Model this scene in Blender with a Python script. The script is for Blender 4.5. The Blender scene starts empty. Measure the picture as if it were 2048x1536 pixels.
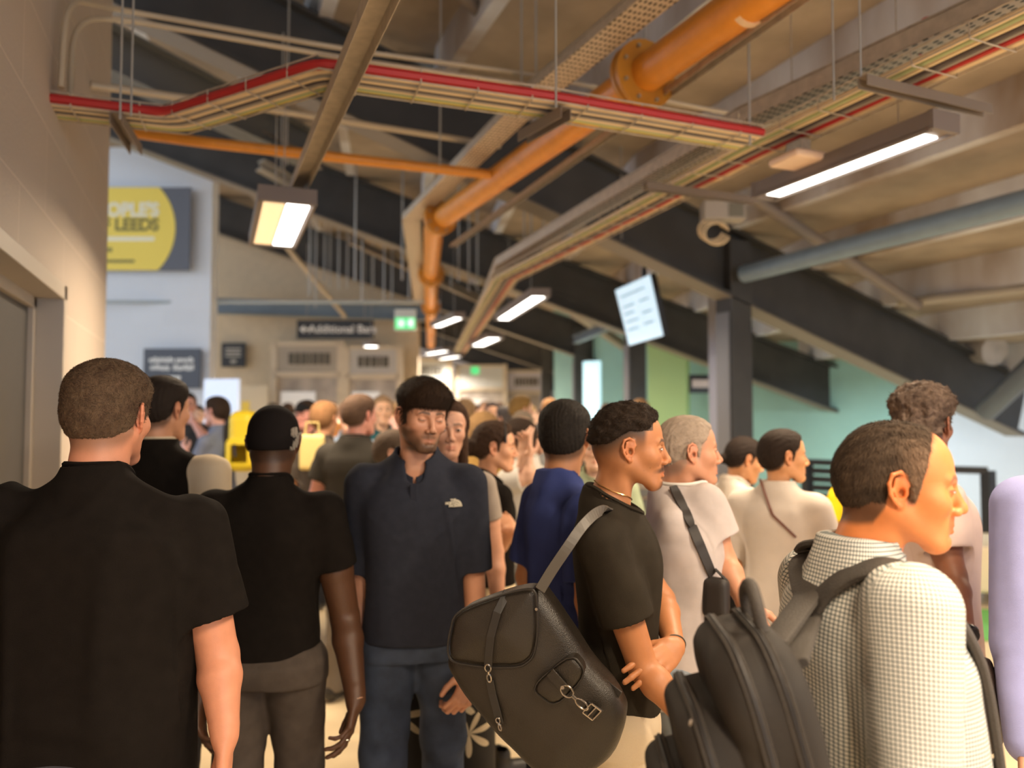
import bpy, math, random
import numpy as np
from mathutils import Vector, Matrix, noise as mnoise

S = bpy.context.scene
COL = S.collection
# ------------------------------------------------------------------ camera
F_PX = 1500.0                       # focal length in pixels of the 2048 px frame
EYE = 1.68
YAW = math.atan2(604.0, 1500.0)     # camera looks this far to the right of the concourse axis (+Y)
PITCH = math.atan2(62.0, 1500.0)
cam_d = bpy.data.cameras.new('camera')
cam = bpy.data.objects.new('camera', cam_d); COL.objects.link(cam)
cam.location = (0, 0, EYE)
cam.rotation_euler = (math.pi/2 + PITCH, 0, -YAW)
cam_d.sensor_width = 36.0
cam_d.lens = 36.0*F_PX/2048.0
cam_d.clip_start = 0.05
cam_d.dof.use_dof = True
cam_d.dof.focus_distance = 1.80
cam_d.dof.aperture_fstop = 1.65
S.camera = cam
# ------------------------------------------------------------------ colour management
S.view_settings.view_transform = 'Standard'
S.view_settings.look = 'None'
S.view_settings.gamma = 1.0
S.view_settings.use_curve_mapping = False
S.view_settings.exposure = 0.25
# ------------------------------------------------------------------ world: soft daylight that reaches in from the open sides
W = bpy.data.worlds.new('world'); S.world = W; W.use_nodes = True
bg = W.node_tree.nodes['Background']
bg.inputs['Color'].default_value = (0.80, 0.88, 1.0, 1)
bg.inputs['Strength'].default_value = 1.7
def area_light(name, loc, size, size_y, power, color, rot=(0,0,0)):
    d = bpy.data.lights.new(name, 'AREA'); d.shape = 'RECTANGLE'; d.size = size; d.size_y = size_y
    d.energy = power; d.color = color
    o = bpy.data.objects.new(name, d); COL.objects.link(o); o.location = loc; o.rotation_euler = rot
    return o
WARM = (1.0, 0.78, 0.54)
# rows of the concourse luminaires (their housings are built by luminaire() below)
LAMP_W = 62.0
S.cycles.max_bounces = 5; S.cycles.diffuse_bounces = 3; S.cycles.glossy_bounces = 2
S.cycles.transmission_bounces = 3; S.cycles.caustics_reflective = False; S.cycles.caustics_refractive = False
S.cycles.sample_clamp_indirect = 4.0
S.cycles.use_denoising = True

# ------------------------------------------------------------------ where a sight line of the photograph meets the place
_f = Vector((math.sin(YAW)*math.cos(PITCH), math.cos(YAW)*math.cos(PITCH), math.sin(PITCH)))
_r = Vector((math.cos(YAW), -math.sin(YAW), 0))
_u = _r.cross(_f)
ORG = Vector((0, 0, EYE))
def ray(px, py): return _f + _r*((px-1024)/F_PX) + _u*((768-py)/F_PX)
def P(px, py, d): return ORG + ray(px, py)*d
def PZ(px, py, z):
    r = ray(px, py); return ORG + r*((z-EYE)/r.z)
def PX(px, py, x):
    r = ray(px, py); return ORG + r*(x/r.x)
def PY(px, py, y):
    r = ray(px, py); return ORG + r*(y/r.y)
def V(*a): return Vector(a)
# ------------------------------------------------------------------ materials
_M = {}
def nmat(name): 
    m = bpy.data.materials.new(name); m.use_nodes = True
    return m, m.node_tree.nodes, m.node_tree.links, m.node_tree.nodes['Principled BSDF']
def mat(name, col, rough=0.6, metal=0.0, noise=0.0, nscale=8.0, bump=0.0, bscale=60.0, emit=0.0, col2=None, sheen=0.0, stretch=(1,1,1), spec=0.5):
    """plain surface with procedural mottling and bump"""
    if name in _M: return _M[name]
    m, N, L, b = nmat(name)
    b.inputs['Roughness'].default_value = rough; b.inputs['Metallic'].default_value = metal
    b.inputs['Specular IOR Level'].default_value = spec
    b.inputs['Base Color'].default_value = (*col, 1)
    if sheen: b.inputs['Sheen Weight'].default_value = sheen; b.inputs['Sheen Roughness'].default_value = 0.5
    tc = N.new('ShaderNodeTexCoord'); mp = N.new('ShaderNodeMapping'); mp.inputs['Scale'].default_value = stretch
    L.new(tc.outputs['Object'], mp.inputs['Vector'])
    if noise or col2:
        n = N.new('ShaderNodeTexNoise'); n.inputs['Scale'].default_value = nscale; n.inputs['Detail'].default_value = 5
        L.new(mp.outputs[0], n.inputs['Vector'])
        r = N.new('ShaderNodeValToRGB'); r.color_ramp.elements[0].position = .35; r.color_ramp.elements[1].position = .68
        c2 = col2 if col2 else tuple(min(1, c*(1+noise)) for c in col)
        c1 = col if col2 else tuple(c*(1-noise) for c in col)
        r.color_ramp.elements[0].color = (*c1, 1); r.color_ramp.elements[1].color = (*c2, 1)
        L.new(n.outputs['Fac'], r.inputs[0]); L.new(r.outputs[0], b.inputs['Base Color'])
    if bump:
        n2 = N.new('ShaderNodeTexNoise'); n2.inputs['Scale'].default_value = bscale; n2.inputs['Detail'].default_value = 3
        L.new(mp.outputs[0], n2.inputs['Vector'])
        bp = N.new('ShaderNodeBump'); bp.inputs['Strength'].default_value = bump; bp.inputs['Distance'].default_value = .01
        L.new(n2.outputs['Fac'], bp.inputs['Height']); L.new(bp.outputs[0], b.inputs['Normal'])
    if emit:
        b.inputs['Emission Color'].default_value = (*col, 1); b.inputs['Emission Strength'].default_value = emit
    _M[name] = m; return m
def attr_mat(name, rough=0.5, bump=0.15, bscale=400, sss=0.0, mottling=0.12):
    """colour comes from the mesh's own pigment attribute (lips, brows, beard, freckles)"""
    if name in _M: return _M[name]
    m, N, L, b = nmat(name)
    a = N.new('ShaderNodeAttribute'); a.attribute_name = 'pigment'
    tc = N.new('ShaderNodeTexCoord')
    n = N.new('ShaderNodeTexNoise'); n.inputs['Scale'].default_value = 35; n.inputs['Detail'].default_value = 4
    L.new(tc.outputs['Object'], n.inputs['Vector'])
    mr = N.new('ShaderNodeMapRange'); mr.inputs[3].default_value = 1-mottling; mr.inputs[4].default_value = 1+mottling
    L.new(n.outputs['Fac'], mr.inputs[0])
    mx = N.new('ShaderNodeVectorMath'); mx.operation = 'SCALE'
    L.new(a.outputs['Color'], mx.inputs[0]); L.new(mr.outputs[0], mx.inputs['Scale'])
    L.new(mx.outputs[0], b.inputs['Base Color'])
    b.inputs['Roughness'].default_value = rough
    if name.startswith('hair'): b.inputs['Specular IOR Level'].default_value = .22
    if sss:
        b.inputs['Subsurface Weight'].default_value = sss; b.inputs['Subsurface Radius'].default_value = (.012,.004,.002)
        b.inputs['Subsurface Scale'].default_value = 1.0
    n2 = N.new('ShaderNodeTexNoise'); n2.inputs['Scale'].default_value = bscale; n2.inputs['Detail'].default_value = 2
    L.new(tc.outputs['Object'], n2.inputs['Vector'])
    bp = N.new('ShaderNodeBump'); bp.inputs['Strength'].default_value = bump; bp.inputs['Distance'].default_value = .002
    L.new(n2.outputs['Fac'], bp.inputs['Height']); L.new(bp.outputs[0], b.inputs['Normal'])
    _M[name] = m; return m

# ------------------------------------------------------------------ mesh builders
def mkmesh(name, v, f, smooth=True):
    me = bpy.data.meshes.new(name)
    v = np.asarray(v, dtype=np.float32)
    if isinstance(f, np.ndarray):
        n = len(f); k = f.shape[1]
        me.vertices.add(len(v)); me.vertices.foreach_set('co', v.ravel())
        me.loops.add(n*k); me.loops.foreach_set('vertex_index', f.astype(np.int32).ravel())
        me.polygons.add(n); me.polygons.foreach_set('loop_start', np.arange(0, n*k, k, dtype=np.int32))
        me.polygons.foreach_set('loop_total', np.full(n, k, dtype=np.int32))
        me.update(calc_edges=True); me.validate()
    else:
        me.from_pydata([tuple(map(float, x)) for x in v], [], f); me.update()
    if smooth: me.polygons.foreach_set('use_smooth', [True]*len(me.polygons))
    return me
def link(name, me, m=None, parent=None, loc=None):
    o = bpy.data.objects.new(name, me); COL.objects.link(o)
    if m is not None:
        for x in (m if isinstance(m, (list, tuple)) else [m]): me.materials.append(x)
    if parent is not None: o.parent = parent
    if loc is not None: o.location = loc
    return o
def empty(name, loc=(0,0,0), rz=0.0):
    o = bpy.data.objects.new(name, None); COL.objects.link(o); o.location = loc; o.rotation_euler = (0,0,rz)
    o.empty_display_size = .1
    return o
def tag(o, label, cat=None, group=None, kind=None):
    o['label'] = label
    if cat: o['category'] = cat
    if group: o['group'] = group
    if kind: o['kind'] = kind
    return o
class MB:
    """collects boxes, bars and tubes into one mesh"""
    def __init__(s): s.v = []; s.f = []; s.mi = []; s.cur = 0
    def add(s, v, f):
        n = len(s.v); s.v += [tuple(x) for x in v]; s.f += [tuple(i+n for i in q) for q in f]; s.mi += [s.cur]*len(f); return s
    def hexa(s, p):   # 8 corners, bottom ring then top ring
        return s.add(p, [(3,2,1,0),(4,5,6,7),(0,1,5,4),(1,2,6,5),(2,3,7,6),(3,0,4,7)])
    def box(s, lo, hi):
        x0,y0,z0 = lo; x1,y1,z1 = hi
        return s.hexa([(x0,y0,z0),(x1,y0,z0),(x1,y1,z0),(x0,y1,z0),(x0,y0,z1),(x1,y0,z1),(x1,y1,z1),(x0,y1,z1)])
    def bar(s, a, b, w, h, up=(0,0,1)):
        a = Vector(a); b = Vector(b); d = (b-a).normalized(); sd = d.cross(Vector(up))
        if sd.length < 1e-4: sd = d.cross(Vector((1,0,0)))
        sd.normalize(); u = sd.cross(d)
        c = [(-1,-1),(1,-1),(1,1),(-1,1)]
        return s.hexa([a+sd*(x*w/2)+u*(y*h/2) for x,y in c]+[b+sd*(x*w/2)+u*(y*h/2) for x,y in c])
    def channel(s, a, b, w, h, t=.004, up=(0,0,1), web='bottom'):
        a = Vector(a); b = Vector(b); d = (b-a).normalized(); sd = d.cross(Vector(up)).normalized(); u = sd.cross(d)
        z = -h/2 if web == 'bottom' else h/2
        s.bar(a+u*z, b+u*z, w, t, up)
        s.bar(a+sd*(w/2), b+sd*(w/2), t, h, up); s.bar(a-sd*(w/2), b-sd*(w/2), t, h, up); return s
    def ibeam(s, a, b, w, h, tf=.025, tw=.02, up=(0,0,1)):
        a = Vector(a); b = Vector(b); d = (b-a).normalized(); sd = d.cross(Vector(up)).normalized(); u = sd.cross(d)
        s.bar(a, b, tw, h, up)
        for k in (-1, 1): s.bar(a+u*(k*(h/2-tf/2)), b+u*(k*(h/2-tf/2)), w, tf, up)
        return s
    def tube(s, pts, r, n=10, cap=True, closed=False):
        pts = [Vector(p) for p in pts]; m = len(pts)
        rr = r if isinstance(r, (list, tuple)) else [r]*m
        up = Vector((0,0,1)); rings = []; prev = None
        for i, p in enumerate(pts):
            if closed: t = (pts[(i+1) % m]-pts[i-1])
            else: t = pts[min(i+1, m-1)]-pts[max(i-1, 0)]
            if t.length < 1e-9: t = Vector((0,0,1))
            t.normalize()
            if prev is None:
                a = t.cross(up)
                if a.length < 1e-3: a = t.cross(Vector((1,0,0)))
                a.normalize()
            else:
                a = prev - t*prev.dot(t)
                if a.length < 1e-6: a = t.cross(up)
                a.normalize()
            prev = a; b = t.cross(a)
            rings.append([p+(a*math.cos(2*math.pi*k/n)+b*math.sin(2*math.pi*k/n))*rr[i] for k in range(n)])
        v = [x for ring in rings for x in ring]; f = []
        for i in range(m if closed else m-1):
            j = (i+1) % m
            for k in range(n):
                f.append((i*n+k, i*n+(k+1) % n, j*n+(k+1) % n, j*n+k))
        if cap and not closed:
            f.append(tuple(range(n-1, -1, -1))); f.append(tuple((m-1)*n+k for k in range(n)))
        return s.add(v, f)
    def disc(s, c, axis, r, h, n=20):
        c = Vector(c); ax = Vector(axis).normalized(); return s.tube([c-ax*h/2, c+ax*h/2], r, n)
    def build(s, name, m, parent=None, smooth=False, bevel=0.0):
        me = mkmesh(name, s.v, s.f, False)
        o = link(name, me, m, parent)
        if any(s.mi): me.polygons.foreach_set('material_index', s.mi)
        if smooth:
            me.polygons.foreach_set('use_smooth', [True]*len(me.polygons))
            e = o.modifiers.new('split', 'EDGE_SPLIT'); e.split_angle = math.radians(40)
        if bevel:
            b = o.modifiers.new('bevel', 'BEVEL'); b.width = bevel; b.segments = 2; b.limit_method = 'ANGLE'
        return o
def arc_pts(pts, r, n=6):
    """polyline with rounded corners"""
    pts = [Vector(p) for p in pts]; out = [pts[0]]
    for i in range(1, len(pts)-1):
        a, b, c = pts[i-1], pts[i], pts[i+1]
        d1 = (a-b); d2 = (c-b); k = min(r, d1.length*.45, d2.length*.45)
        p1 = b+d1.normalized()*k; p2 = b+d2.normalized()*k
        for j in range(n+1):
            t = j/n; out.append(p1*(1-t)**2 + b*2*t*(1-t) + p2*t*t)
    out.append(pts[-1]); return out
def text_obj(name, body, size, m, parent, mtx, extrude=.001, align='CENTER', bold=0.0, sx=1.0):
    c = bpy.data.curves.new(name, 'FONT'); c.body = body; c.size = size; c.extrude = extrude
    c.align_x = align; c.align_y = 'CENTER'; c.offset = bold
    t = bpy.data.objects.new(name, c); me = bpy.data.meshes.new_from_object(t); bpy.data.objects.remove(t); me.name = name
    o = bpy.data.objects.new(name, me); COL.objects.link(o); me.materials.clear(); me.materials.append(m); o.parent = parent; o.matrix_local = mtx @ Matrix.Diagonal((sx,1,1,1))
    return o
def frame_mtx(o, xdir, ydir):
    x = Vector(xdir).normalized(); z = x.cross(Vector(ydir)).normalized(); y = z.cross(x)
    return Matrix(((x.x,y.x,z.x,o[0]),(x.y,y.y,z.y,o[1]),(x.z,y.z,z.z,o[2]),(0,0,0,1)))

# ------------------------------------------------------------------ implicit surfaces (numpy) for bodies, clothes and bags
class Fld:
    def __init__(s, lo, hi, h):
        s.lo = np.array(lo, float); s.h = h
        s.n = np.maximum(np.ceil((np.array(hi)-s.lo)/h).astype(int)+1, 4)
        s.A = np.full(s.n, 5.0, np.float32)
        s.ax = [s.lo[i]+h*np.arange(s.n[i]) for i in range(3)]
    def reg(s, lo, hi):
        a = np.clip(np.floor((np.array(lo)-s.lo)/s.h).astype(int), 0, s.n); b = np.clip(np.ceil((np.array(hi)-s.lo)/s.h).astype(int)+1, 0, s.n)
        if np.any(b <= a): return None
        sl = tuple(slice(a[i], b[i]) for i in range(3))
        X = s.ax[0][sl[0]][:,None,None]; Y = s.ax[1][sl[1]][None,:,None]; Z = s.ax[2][sl[2]][None,None,:]
        return sl, X, Y, Z
    def comb(s, sl, d, k, op):
        A = s.A[sl]
        if op == 'add':
            if k <= 0: s.A[sl] = np.minimum(A, d)
            else:
                hh = np.clip(.5+.5*(A-d)/k, 0, 1); s.A[sl] = A*(1-hh)+d*hh-k*hh*(1-hh)
        else:   # sub
            nd = -d
            if k <= 0: s.A[sl] = np.maximum(A, nd)
            else:
                hh = np.clip(.5-.5*(A-nd)/k, 0, 1); s.A[sl] = A*(1-hh)+nd*hh+k*hh*(1-hh)
    def cap(s, a, b, ra, rb=None, k=.01, op='add', cut=None):
        """tapered capsule; cut=(t0,t1) trims it square across its axis"""
        rb = ra if rb is None else rb
        a = np.array(a, float); b = np.array(b, float); m = max(ra, rb)+k+.01
        g = s.reg(np.minimum(a, b)-m, np.maximum(a, b)+m)
        if g is None: return s
        sl, X, Y, Z = g; ba = b-a; L2 = max(ba@ba, 1e-9)
        tt = ((X-a[0])*ba[0]+(Y-a[1])*ba[1]+(Z-a[2])*ba[2])/L2
        t = np.clip(tt, 0, 1)
        d = np.sqrt((X-a[0]-t*ba[0])**2+(Y-a[1]-t*ba[1])**2+(Z-a[2]-t*ba[2])**2)-(ra+(rb-ra)*t)
        if cut:
            L = math.sqrt(L2)
            d = np.maximum(d, (tt-cut[1])*L); d = np.maximum(d, (cut[0]-tt)*L)
        s.comb(sl, d.astype(np.float32), k, op); return s
    def ell(s, c, r, R=None, k=.01, op='add', p=2.0):
        c = np.array(c, float); r = np.array(r, float); m = (max(r) if R is not None else r)+k+.01
        g = s.reg(c-m, c+m)
        if g is None: return s
        sl, X, Y, Z = g; X = X-c[0]; Y = Y-c[1]; Z = Z-c[2]
        if R is not None:
            R = np.array(R)   # columns are the ellipsoid's axes
            X, Y, Z = (X*R[0,0]+Y*R[1,0]+Z*R[2,0]), (X*R[0,1]+Y*R[1,1]+Z*R[2,1]), (X*R[0,2]+Y*R[1,2]+Z*R[2,2])
        if p == 2.0:
            k0 = np.sqrt((X/r[0])**2+(Y/r[1])**2+(Z/r[2])**2); k1 = np.sqrt((X/r[0]**2)**2+(Y/r[1]**2)**2+(Z/r[2]**2)**2)+1e-9
            d = np.where(k0 < 1e-3, -min(r), k0*(k0-1)/k1)
        else:
            d = (np.power(np.abs(X/r[0])**p+np.abs(Y/r[1])**p+np.abs(Z/r[2])**p, 1/p)-1)*min(r)
        s.comb(sl, d.astype(np.float32), k, op); return s
    def box(s, c, hs, R=None, rad=.01, k=.005, op='add'):
        c = np.array(c, float); hs = np.array(hs, float); m = (np.linalg.norm(hs) if R is not None else hs)+rad+k+.01
        g = s.reg(c-m, c+m)
        if g is None: return s
        sl, X, Y, Z = g; X = X-c[0]; Y = Y-c[1]; Z = Z-c[2]
        if R is not None:
            R = np.array(R); X, Y, Z = (X*R[0,0]+Y*R[1,0]+Z*R[2,0]), (X*R[0,1]+Y*R[1,1]+Z*R[2,1]), (X*R[0,2]+Y*R[1,2]+Z*R[2,2])
        qx = np.abs(X)-(hs[0]-rad); qy = np.abs(Y)-(hs[1]-rad); qz = np.abs(Z)-(hs[2]-rad)
        d = np.sqrt(np.maximum(qx,0)**2+np.maximum(qy,0)**2+np.maximum(qz,0)**2)+np.minimum(np.maximum(qx,np.maximum(qy,qz)),0)-rad
        s.comb(sl, d.astype(np.float32), k, op); return s
    def loft(s, prof, k=.02, op='add', p=2.4, cut=True, grow=0.0):
        """prof rows: z, cx, cy, rx, ry (stacked cross sections)"""
        pr = np.array(sorted(prof)); z0, z1 = pr[0,0], pr[-1,0]
        mx = (np.abs(pr[:,1])+pr[:,3]).max()+k+.02+grow; my0 = (pr[:,2]-pr[:,4]).min()-k-.02-grow; my1 = (pr[:,2]+pr[:,4]).max()+k+.02+grow
        g = s.reg((-mx, my0, z0-k-.02), (mx, my1, z1+k+.02))
        if g is None: return s
        sl, X, Y, Z = g; z = Z.ravel()
        zi = np.clip(z, z0, z1)
        c = [smooth_interp(zi, pr[:,0], pr[:,i])[None,None,:] for i in range(1,5)]
        rx = c[2]+grow; ry = c[3]+grow
        q = np.power(np.abs((X-c[0])/rx)**p+np.abs((Y-c[1])/ry)**p, 1/p)
        rr = np.sqrt((X-c[0])**2+(Y-c[1])**2)+1e-6
        d = (q-1)*rr/np.maximum(q, .15)
        d = np.maximum(d, -np.minimum(rx, ry))
        if cut: d = np.maximum(np.maximum(d, z0-Z), Z-z1)
        s.comb(sl, d.astype(np.float32), k, op); return s
    def plane_cut(s, o, nrm, lo=None, hi=None):
        """remove everything on the side nrm points to"""
        g = s.reg(lo if lo is not None else s.lo-1, hi if hi is not None else s.lo+s.n*s.h+1)
        sl, X, Y, Z = g; n = np.array(nrm, float); n /= np.linalg.norm(n)
        d = (X-o[0])*n[0]+(Y-o[1])*n[1]+(Z-o[2])*n[2]
        s.A[sl] = np.maximum(s.A[sl], d.astype(np.float32)); return s
    def mesh(s):
        A = s.A; n = A.shape; ins = A < 0
        c = [ins[i:n[0]-1+i, j:n[1]-1+j, k:n[2]-1+k] for i in (0,1) for j in (0,1) for k in (0,1)]
        allin = c[0].copy(); anyin = c[0].copy()
        for q in c[1:]: allin &= q; anyin |= q
        act = anyin & ~allin
        I = np.argwhere(act)
        if len(I) == 0: return np.zeros((0,3)), np.zeros((0,4), int)
        idx = np.full(act.shape, -1, np.int64); idx[act] = np.arange(len(I))
        acc = np.zeros((len(I),3)); cnt = np.zeros(len(I))
        offs = [(i,j,k) for i in (0,1) for j in (0,1) for k in (0,1)]
        for a in range(8):
            for b in range(a+1, 8):
                oa, ob = np.array(offs[a]), np.array(offs[b])
                if np.abs(oa-ob).sum() != 1: continue
                pa = A[I[:,0]+oa[0], I[:,1]+oa[1], I[:,2]+oa[2]]; pb = A[I[:,0]+ob[0], I[:,1]+ob[1], I[:,2]+ob[2]]
                m = (pa < 0) != (pb < 0)
                t = np.where(m, pa/np.where(m, pa-pb, 1), 0)
                acc += (oa+t[:,None]*(ob-oa))*m[:,None]; cnt += m
        v = s.lo+(I+acc/cnt[:,None])*s.h
        Q = []
        for ax in range(3):
            u, w = (ax+1) % 3, (ax+2) % 3
            sa = [slice(None)]*3; sb = [slice(None)]*3
            sa[ax] = slice(0, n[ax]-1); sb[ax] = slice(1, n[ax])
            x = ins[tuple(sa)] != ins[tuple(sb)]
            E = np.argwhere(x)
            E = E[(E[:,u] > 0) & (E[:,w] > 0) & (E[:,u] < n[u]-1) & (E[:,w] < n[w]-1)]
            if len(E) == 0: continue
            du = np.zeros(3, int); du[u] = 1; dw = np.zeros(3, int); dw[w] = 1
            q = [E-du-dw, E-dw, E, E-du]
            q = np.stack([idx[tuple(k.T)] for k in q], 1)
            fl = ~ins[tuple(E.T)]
            q[fl] = q[fl][:, ::-1]
            Q.append(q)
        q = np.concatenate(Q); q = q[(q >= 0).all(1)]
        return v, q
def smooth_interp(x, xs, ys):
    """monotone-ish cubic through the points"""
    xs = np.asarray(xs, float); ys = np.asarray(ys, float)
    if len(xs) < 3: return np.interp(x, xs, ys)
    m = np.gradient(ys, xs)
    i = np.clip(np.searchsorted(xs, x)-1, 0, len(xs)-2); h = xs[i+1]-xs[i]; t = np.clip((x-xs[i])/h, 0, 1)
    return (2*t**3-3*t**2+1)*ys[i]+(t**3-2*t**2+t)*h*m[i]+(-2*t**3+3*t**2)*ys[i+1]+(t**3-t**2)*h*m[i+1]
def vnormals(v, f):
    a, b, c, d = (v[f[:,i]] for i in range(4))
    n = np.cross(c-a, d-b); N = np.zeros_like(v)
    for i in range(4): np.add.at(N, f[:,i], n)
    return N/(np.linalg.norm(N, axis=1, keepdims=True)+1e-12)
def relax(v, f, it=1, lam=.5):
    e = np.concatenate([f[:,[0,1]], f[:,[1,2]], f[:,[2,3]], f[:,[3,0]]])
    for _ in range(it):
        s = np.zeros_like(v); c = np.zeros(len(v))
        np.add.at(s, e[:,0], v[e[:,1]]); np.add.at(s, e[:,1], v[e[:,0]]); np.add.at(c, e[:,0], 1); np.add.at(c, e[:,1], 1)
        v = v+lam*(s/np.maximum(c,1)[:,None]-v)
    return v
def join_vf(lst):
    V_, F_ = [], []; n = 0
    for v, f in lst:
        V_.append(v); F_.append(f+n); n += len(v)
    return np.concatenate(V_), np.concatenate(F_)
def fnoise(v, scale, seed=0.0, octv=2):
    """smooth noise at many points (sum of warped waves)"""
    rs = np.random.RandomState(int(seed*977+13) % 100000); out = np.zeros(len(v)); amp = 1.0
    p = v*scale
    for o in range(octv):
        w = p+.7*np.sin(p[:, [1,2,0]]*1.3+rs.rand(3)*6)
        for _ in range(4):
            d = rs.randn(3); d /= np.linalg.norm(d)
            out += amp*np.sin(w@d*(1+rs.rand()*.8)+rs.rand()*6.28)/4
        p = p*2.1; amp *= .5
    return out
def sstep(a, b, x):
    t = np.clip((x-a)/(b-a), 0, 1); return t*t*(3-2*t)
def set_pigment(me, cols):
    at = me.color_attributes.new('pigment', 'FLOAT_COLOR', 'POINT')
    c = np.ones((len(me.vertices), 4), np.float32); c[:, :3] = cols
    at.data.foreach_set('color', c.ravel())
# ------------------------------------------------------------------ people
def rotm(yaw=0, pitch=0, roll=0):
    """yaw: turn the face to its own right; pitch: look up; roll: tilt to own right (degrees)"""
    return (Matrix.Rotation(-math.radians(yaw), 3, 'Z') @ Matrix.Rotation(math.radians(pitch), 3, 'X') @ Matrix.Rotation(math.radians(roll), 3, 'Y'))
class Head:
    def __init__(s, F, M3, T, sc): s.F = F; s.R = np.array(M3); s.T = np.array(T); s.s = sc
    def p(s, q): return s.R@(np.array(q, float)*s.s)+s.T
    def cap(s, a, b, ra, rb=None, k=.01, op='add'):
        s.F.cap(s.p(a), s.p(b), ra*s.s, (ra if rb is None else rb)*s.s, k*s.s, op)
    def ell(s, c, r, k=.01, op='add', R=None, p=2.0):
        s.F.ell(s.p(c), np.array(r)*s.s, s.R if R is None else s.R@np.array(R), k*s.s, op, p)
    def inv(s, v): return ((v-s.T)@s.R)/s.s
def head_core(h, o):
    g = o.get('jaw', 1.0)
    h.ell((0,-.018,.030), (.0745,.092,.084), k=.02)
    h.ell((0,-.045,-.005), (.062,.062,.062), k=.03)
    h.ell((0,.022,.030), (.066,.060,.070), k=.03)
    h.ell((0,.030,-.035), (.058*g,.056,.058), k=.03)
    for x in (-1, 1):
        h.cap((x*.056*g,-.008,-.045), (x*.026*g,.060,-.097), .016, .014, k=.03)
        h.ell((x*.043*g,.052,-.022), (.022,.024,.020), k=.025)
    h.ell((0,.066,-.101), (.026*g,.020,.018), k=.025)
    h.ell((0,.066,-.070), (.028,.020,.024), k=.02)
def head_skin(h, o, lod):
    head_core(h, o)
    ns = o.get('nose', 1.0)
    if lod <= 1:
        for x in (-1, 1):
            h.ell((x*.033,.092,.003), (.021,.017,.0125), k=.016, op='sub')
            h.cap((x*.012,.0805,.020), (x*.044,.070,.021), .0085, .006, k=.012)
            h.ell((x*.0315,.0715,.000), (.0142,.0128,.0128), k=.004)
    h.cap((0,.0795,.014), (0,.1015,-.026), .0072, .0085*ns, k=.012)
    h.ell((0,.1035,-.0325), (.0100*ns,.0098,.0088), k=.008)
    for x in (-1, 1):
        h.ell((x*.0125*ns,.0925,-.038), (.0080*ns,.0105,.0075), k=.006)
        if lod == 0: h.ell((x*.0065*ns,.0975,-.0445), (.0036,.0058,.0030), k=.003, op='sub')
    if lod <= 1:
        h.cap((0,.0885,-.050), (0,.0875,-.058), .0050, .006, k=.008)
        fl = o.get('lip', 1.0)
        for x in (-1, 1):
            h.cap((0,.0895,-.0640), (x*.022,.0790,-.0690), .0050*fl, .0022, k=.003)
            h.cap((0,.0885,-.0745), (x*.020,.0785,-.0705), .0062*fl, .0022, k=.003)
            h.cap((0,.0960,-.0694), (x*.024,.0835,-.0700), .0016, .001, k=.003, op='sub')
        h.ell((0,.0835,-.0855), (.016,.0055,.0045), k=.008, op='sub')
        h.ell((0,.0775,-.0970), (.019,.0125,.0125), k=.012)
    # ears
    if o.get('ears', True):
        for x in (-1, 1):
            def E(y, z, dx=0.0): return (x*(.0735+.55*max(0, .008-y)+dx), -.006+y, -.006+z)
            if lod >= 2:
                h.ell(E(-.004,0,.002), (.008,.015,.030), k=.006); continue
            hp = [(.006,.003),(.013,.014),(.009,.027),(-.004,.033),(-.017,.027),(-.021,.010),(-.017,-.008),(-.009,-.020),(-.002,-.027)]
            h.ell(E(-.003,.002), (.0050,.016,.027), k=.004)
            for i in range(len(hp)-1): h.cap(E(*hp[i],.004), E(*hp[i+1],.004), .0036, .0036, k=.003)
            h.cap(E(-.010,.020,.003), E(-.0125,.000,.003), .0028, k=.003); h.cap(E(-.0125,.000,.003), E(-.004,-.014,.003), .0030, k=.003)
            h.ell(E(.001,-.004,.006), (.0078,.0068,.0100), k=.003, op='sub')
            h.ell(E(-.0145,.013,.009), (.004,.0026,.009), k=.002, op='sub')
            h.ell(E(.0105,-.004,.003), (.0040,.0034,.0050), k=.002)
            h.ell(E(.001,-.027,.001), (.0042,.0078,.0085), k=.004)
HL = {  # hairline in side view: y -> lowest z that carries hair (head-local metres)
 'short': [(-.12,-.070),(-.07,-.066),(-.045,-.055),(-.028,-.030),(-.022,.012),(-.005,.026),(.006,.010),(.010,-.018),(.018,-.018),(.024,.022),(.044,.040),(.056,.068),(.072,.078),(.11,.080)],
 'fringe':[(-.12,-.078),(-.07,-.072),(-.045,-.062),(-.028,-.030),(-.022,.012),(-.005,.026),(.006,.004),(.012,-.022),(.022,-.020),(.028,.018),(.040,.030),(.060,.040),(.085,.042),(.11,.042)],
 'fade':  [(-.12,.000),(-.07,.008),(-.045,.022),(-.028,.036),(-.010,.047),(.006,.048),(.020,.048),(.034,.050),(.046,.056),(.056,.072),(.072,.082),(.11,.084)],
 'bald':  [(-.12,-.078),(-.07,-.074),(-.045,-.066),(-.028,-.034),(-.022,.012),(-.005,.024),(.004,.010),(.008,-.022),(.020,-.022),(.026,.010),(.032,.044),(.036,.080),(.040,.115),(.11,.17)],
}
def hair_m(q, style):
    hl = HL.get(style, HL['short']); return q[:,2]-np.interp(q[:,1], [a for a,_ in hl], [b for _,b in hl])
def person_frame(px, py_top, d, face, extra=0.0):
    top = P(px, py_top, d); return V(top.x, top.y, 0), top.z-extra, -(YAW+math.radians(face))

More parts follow.
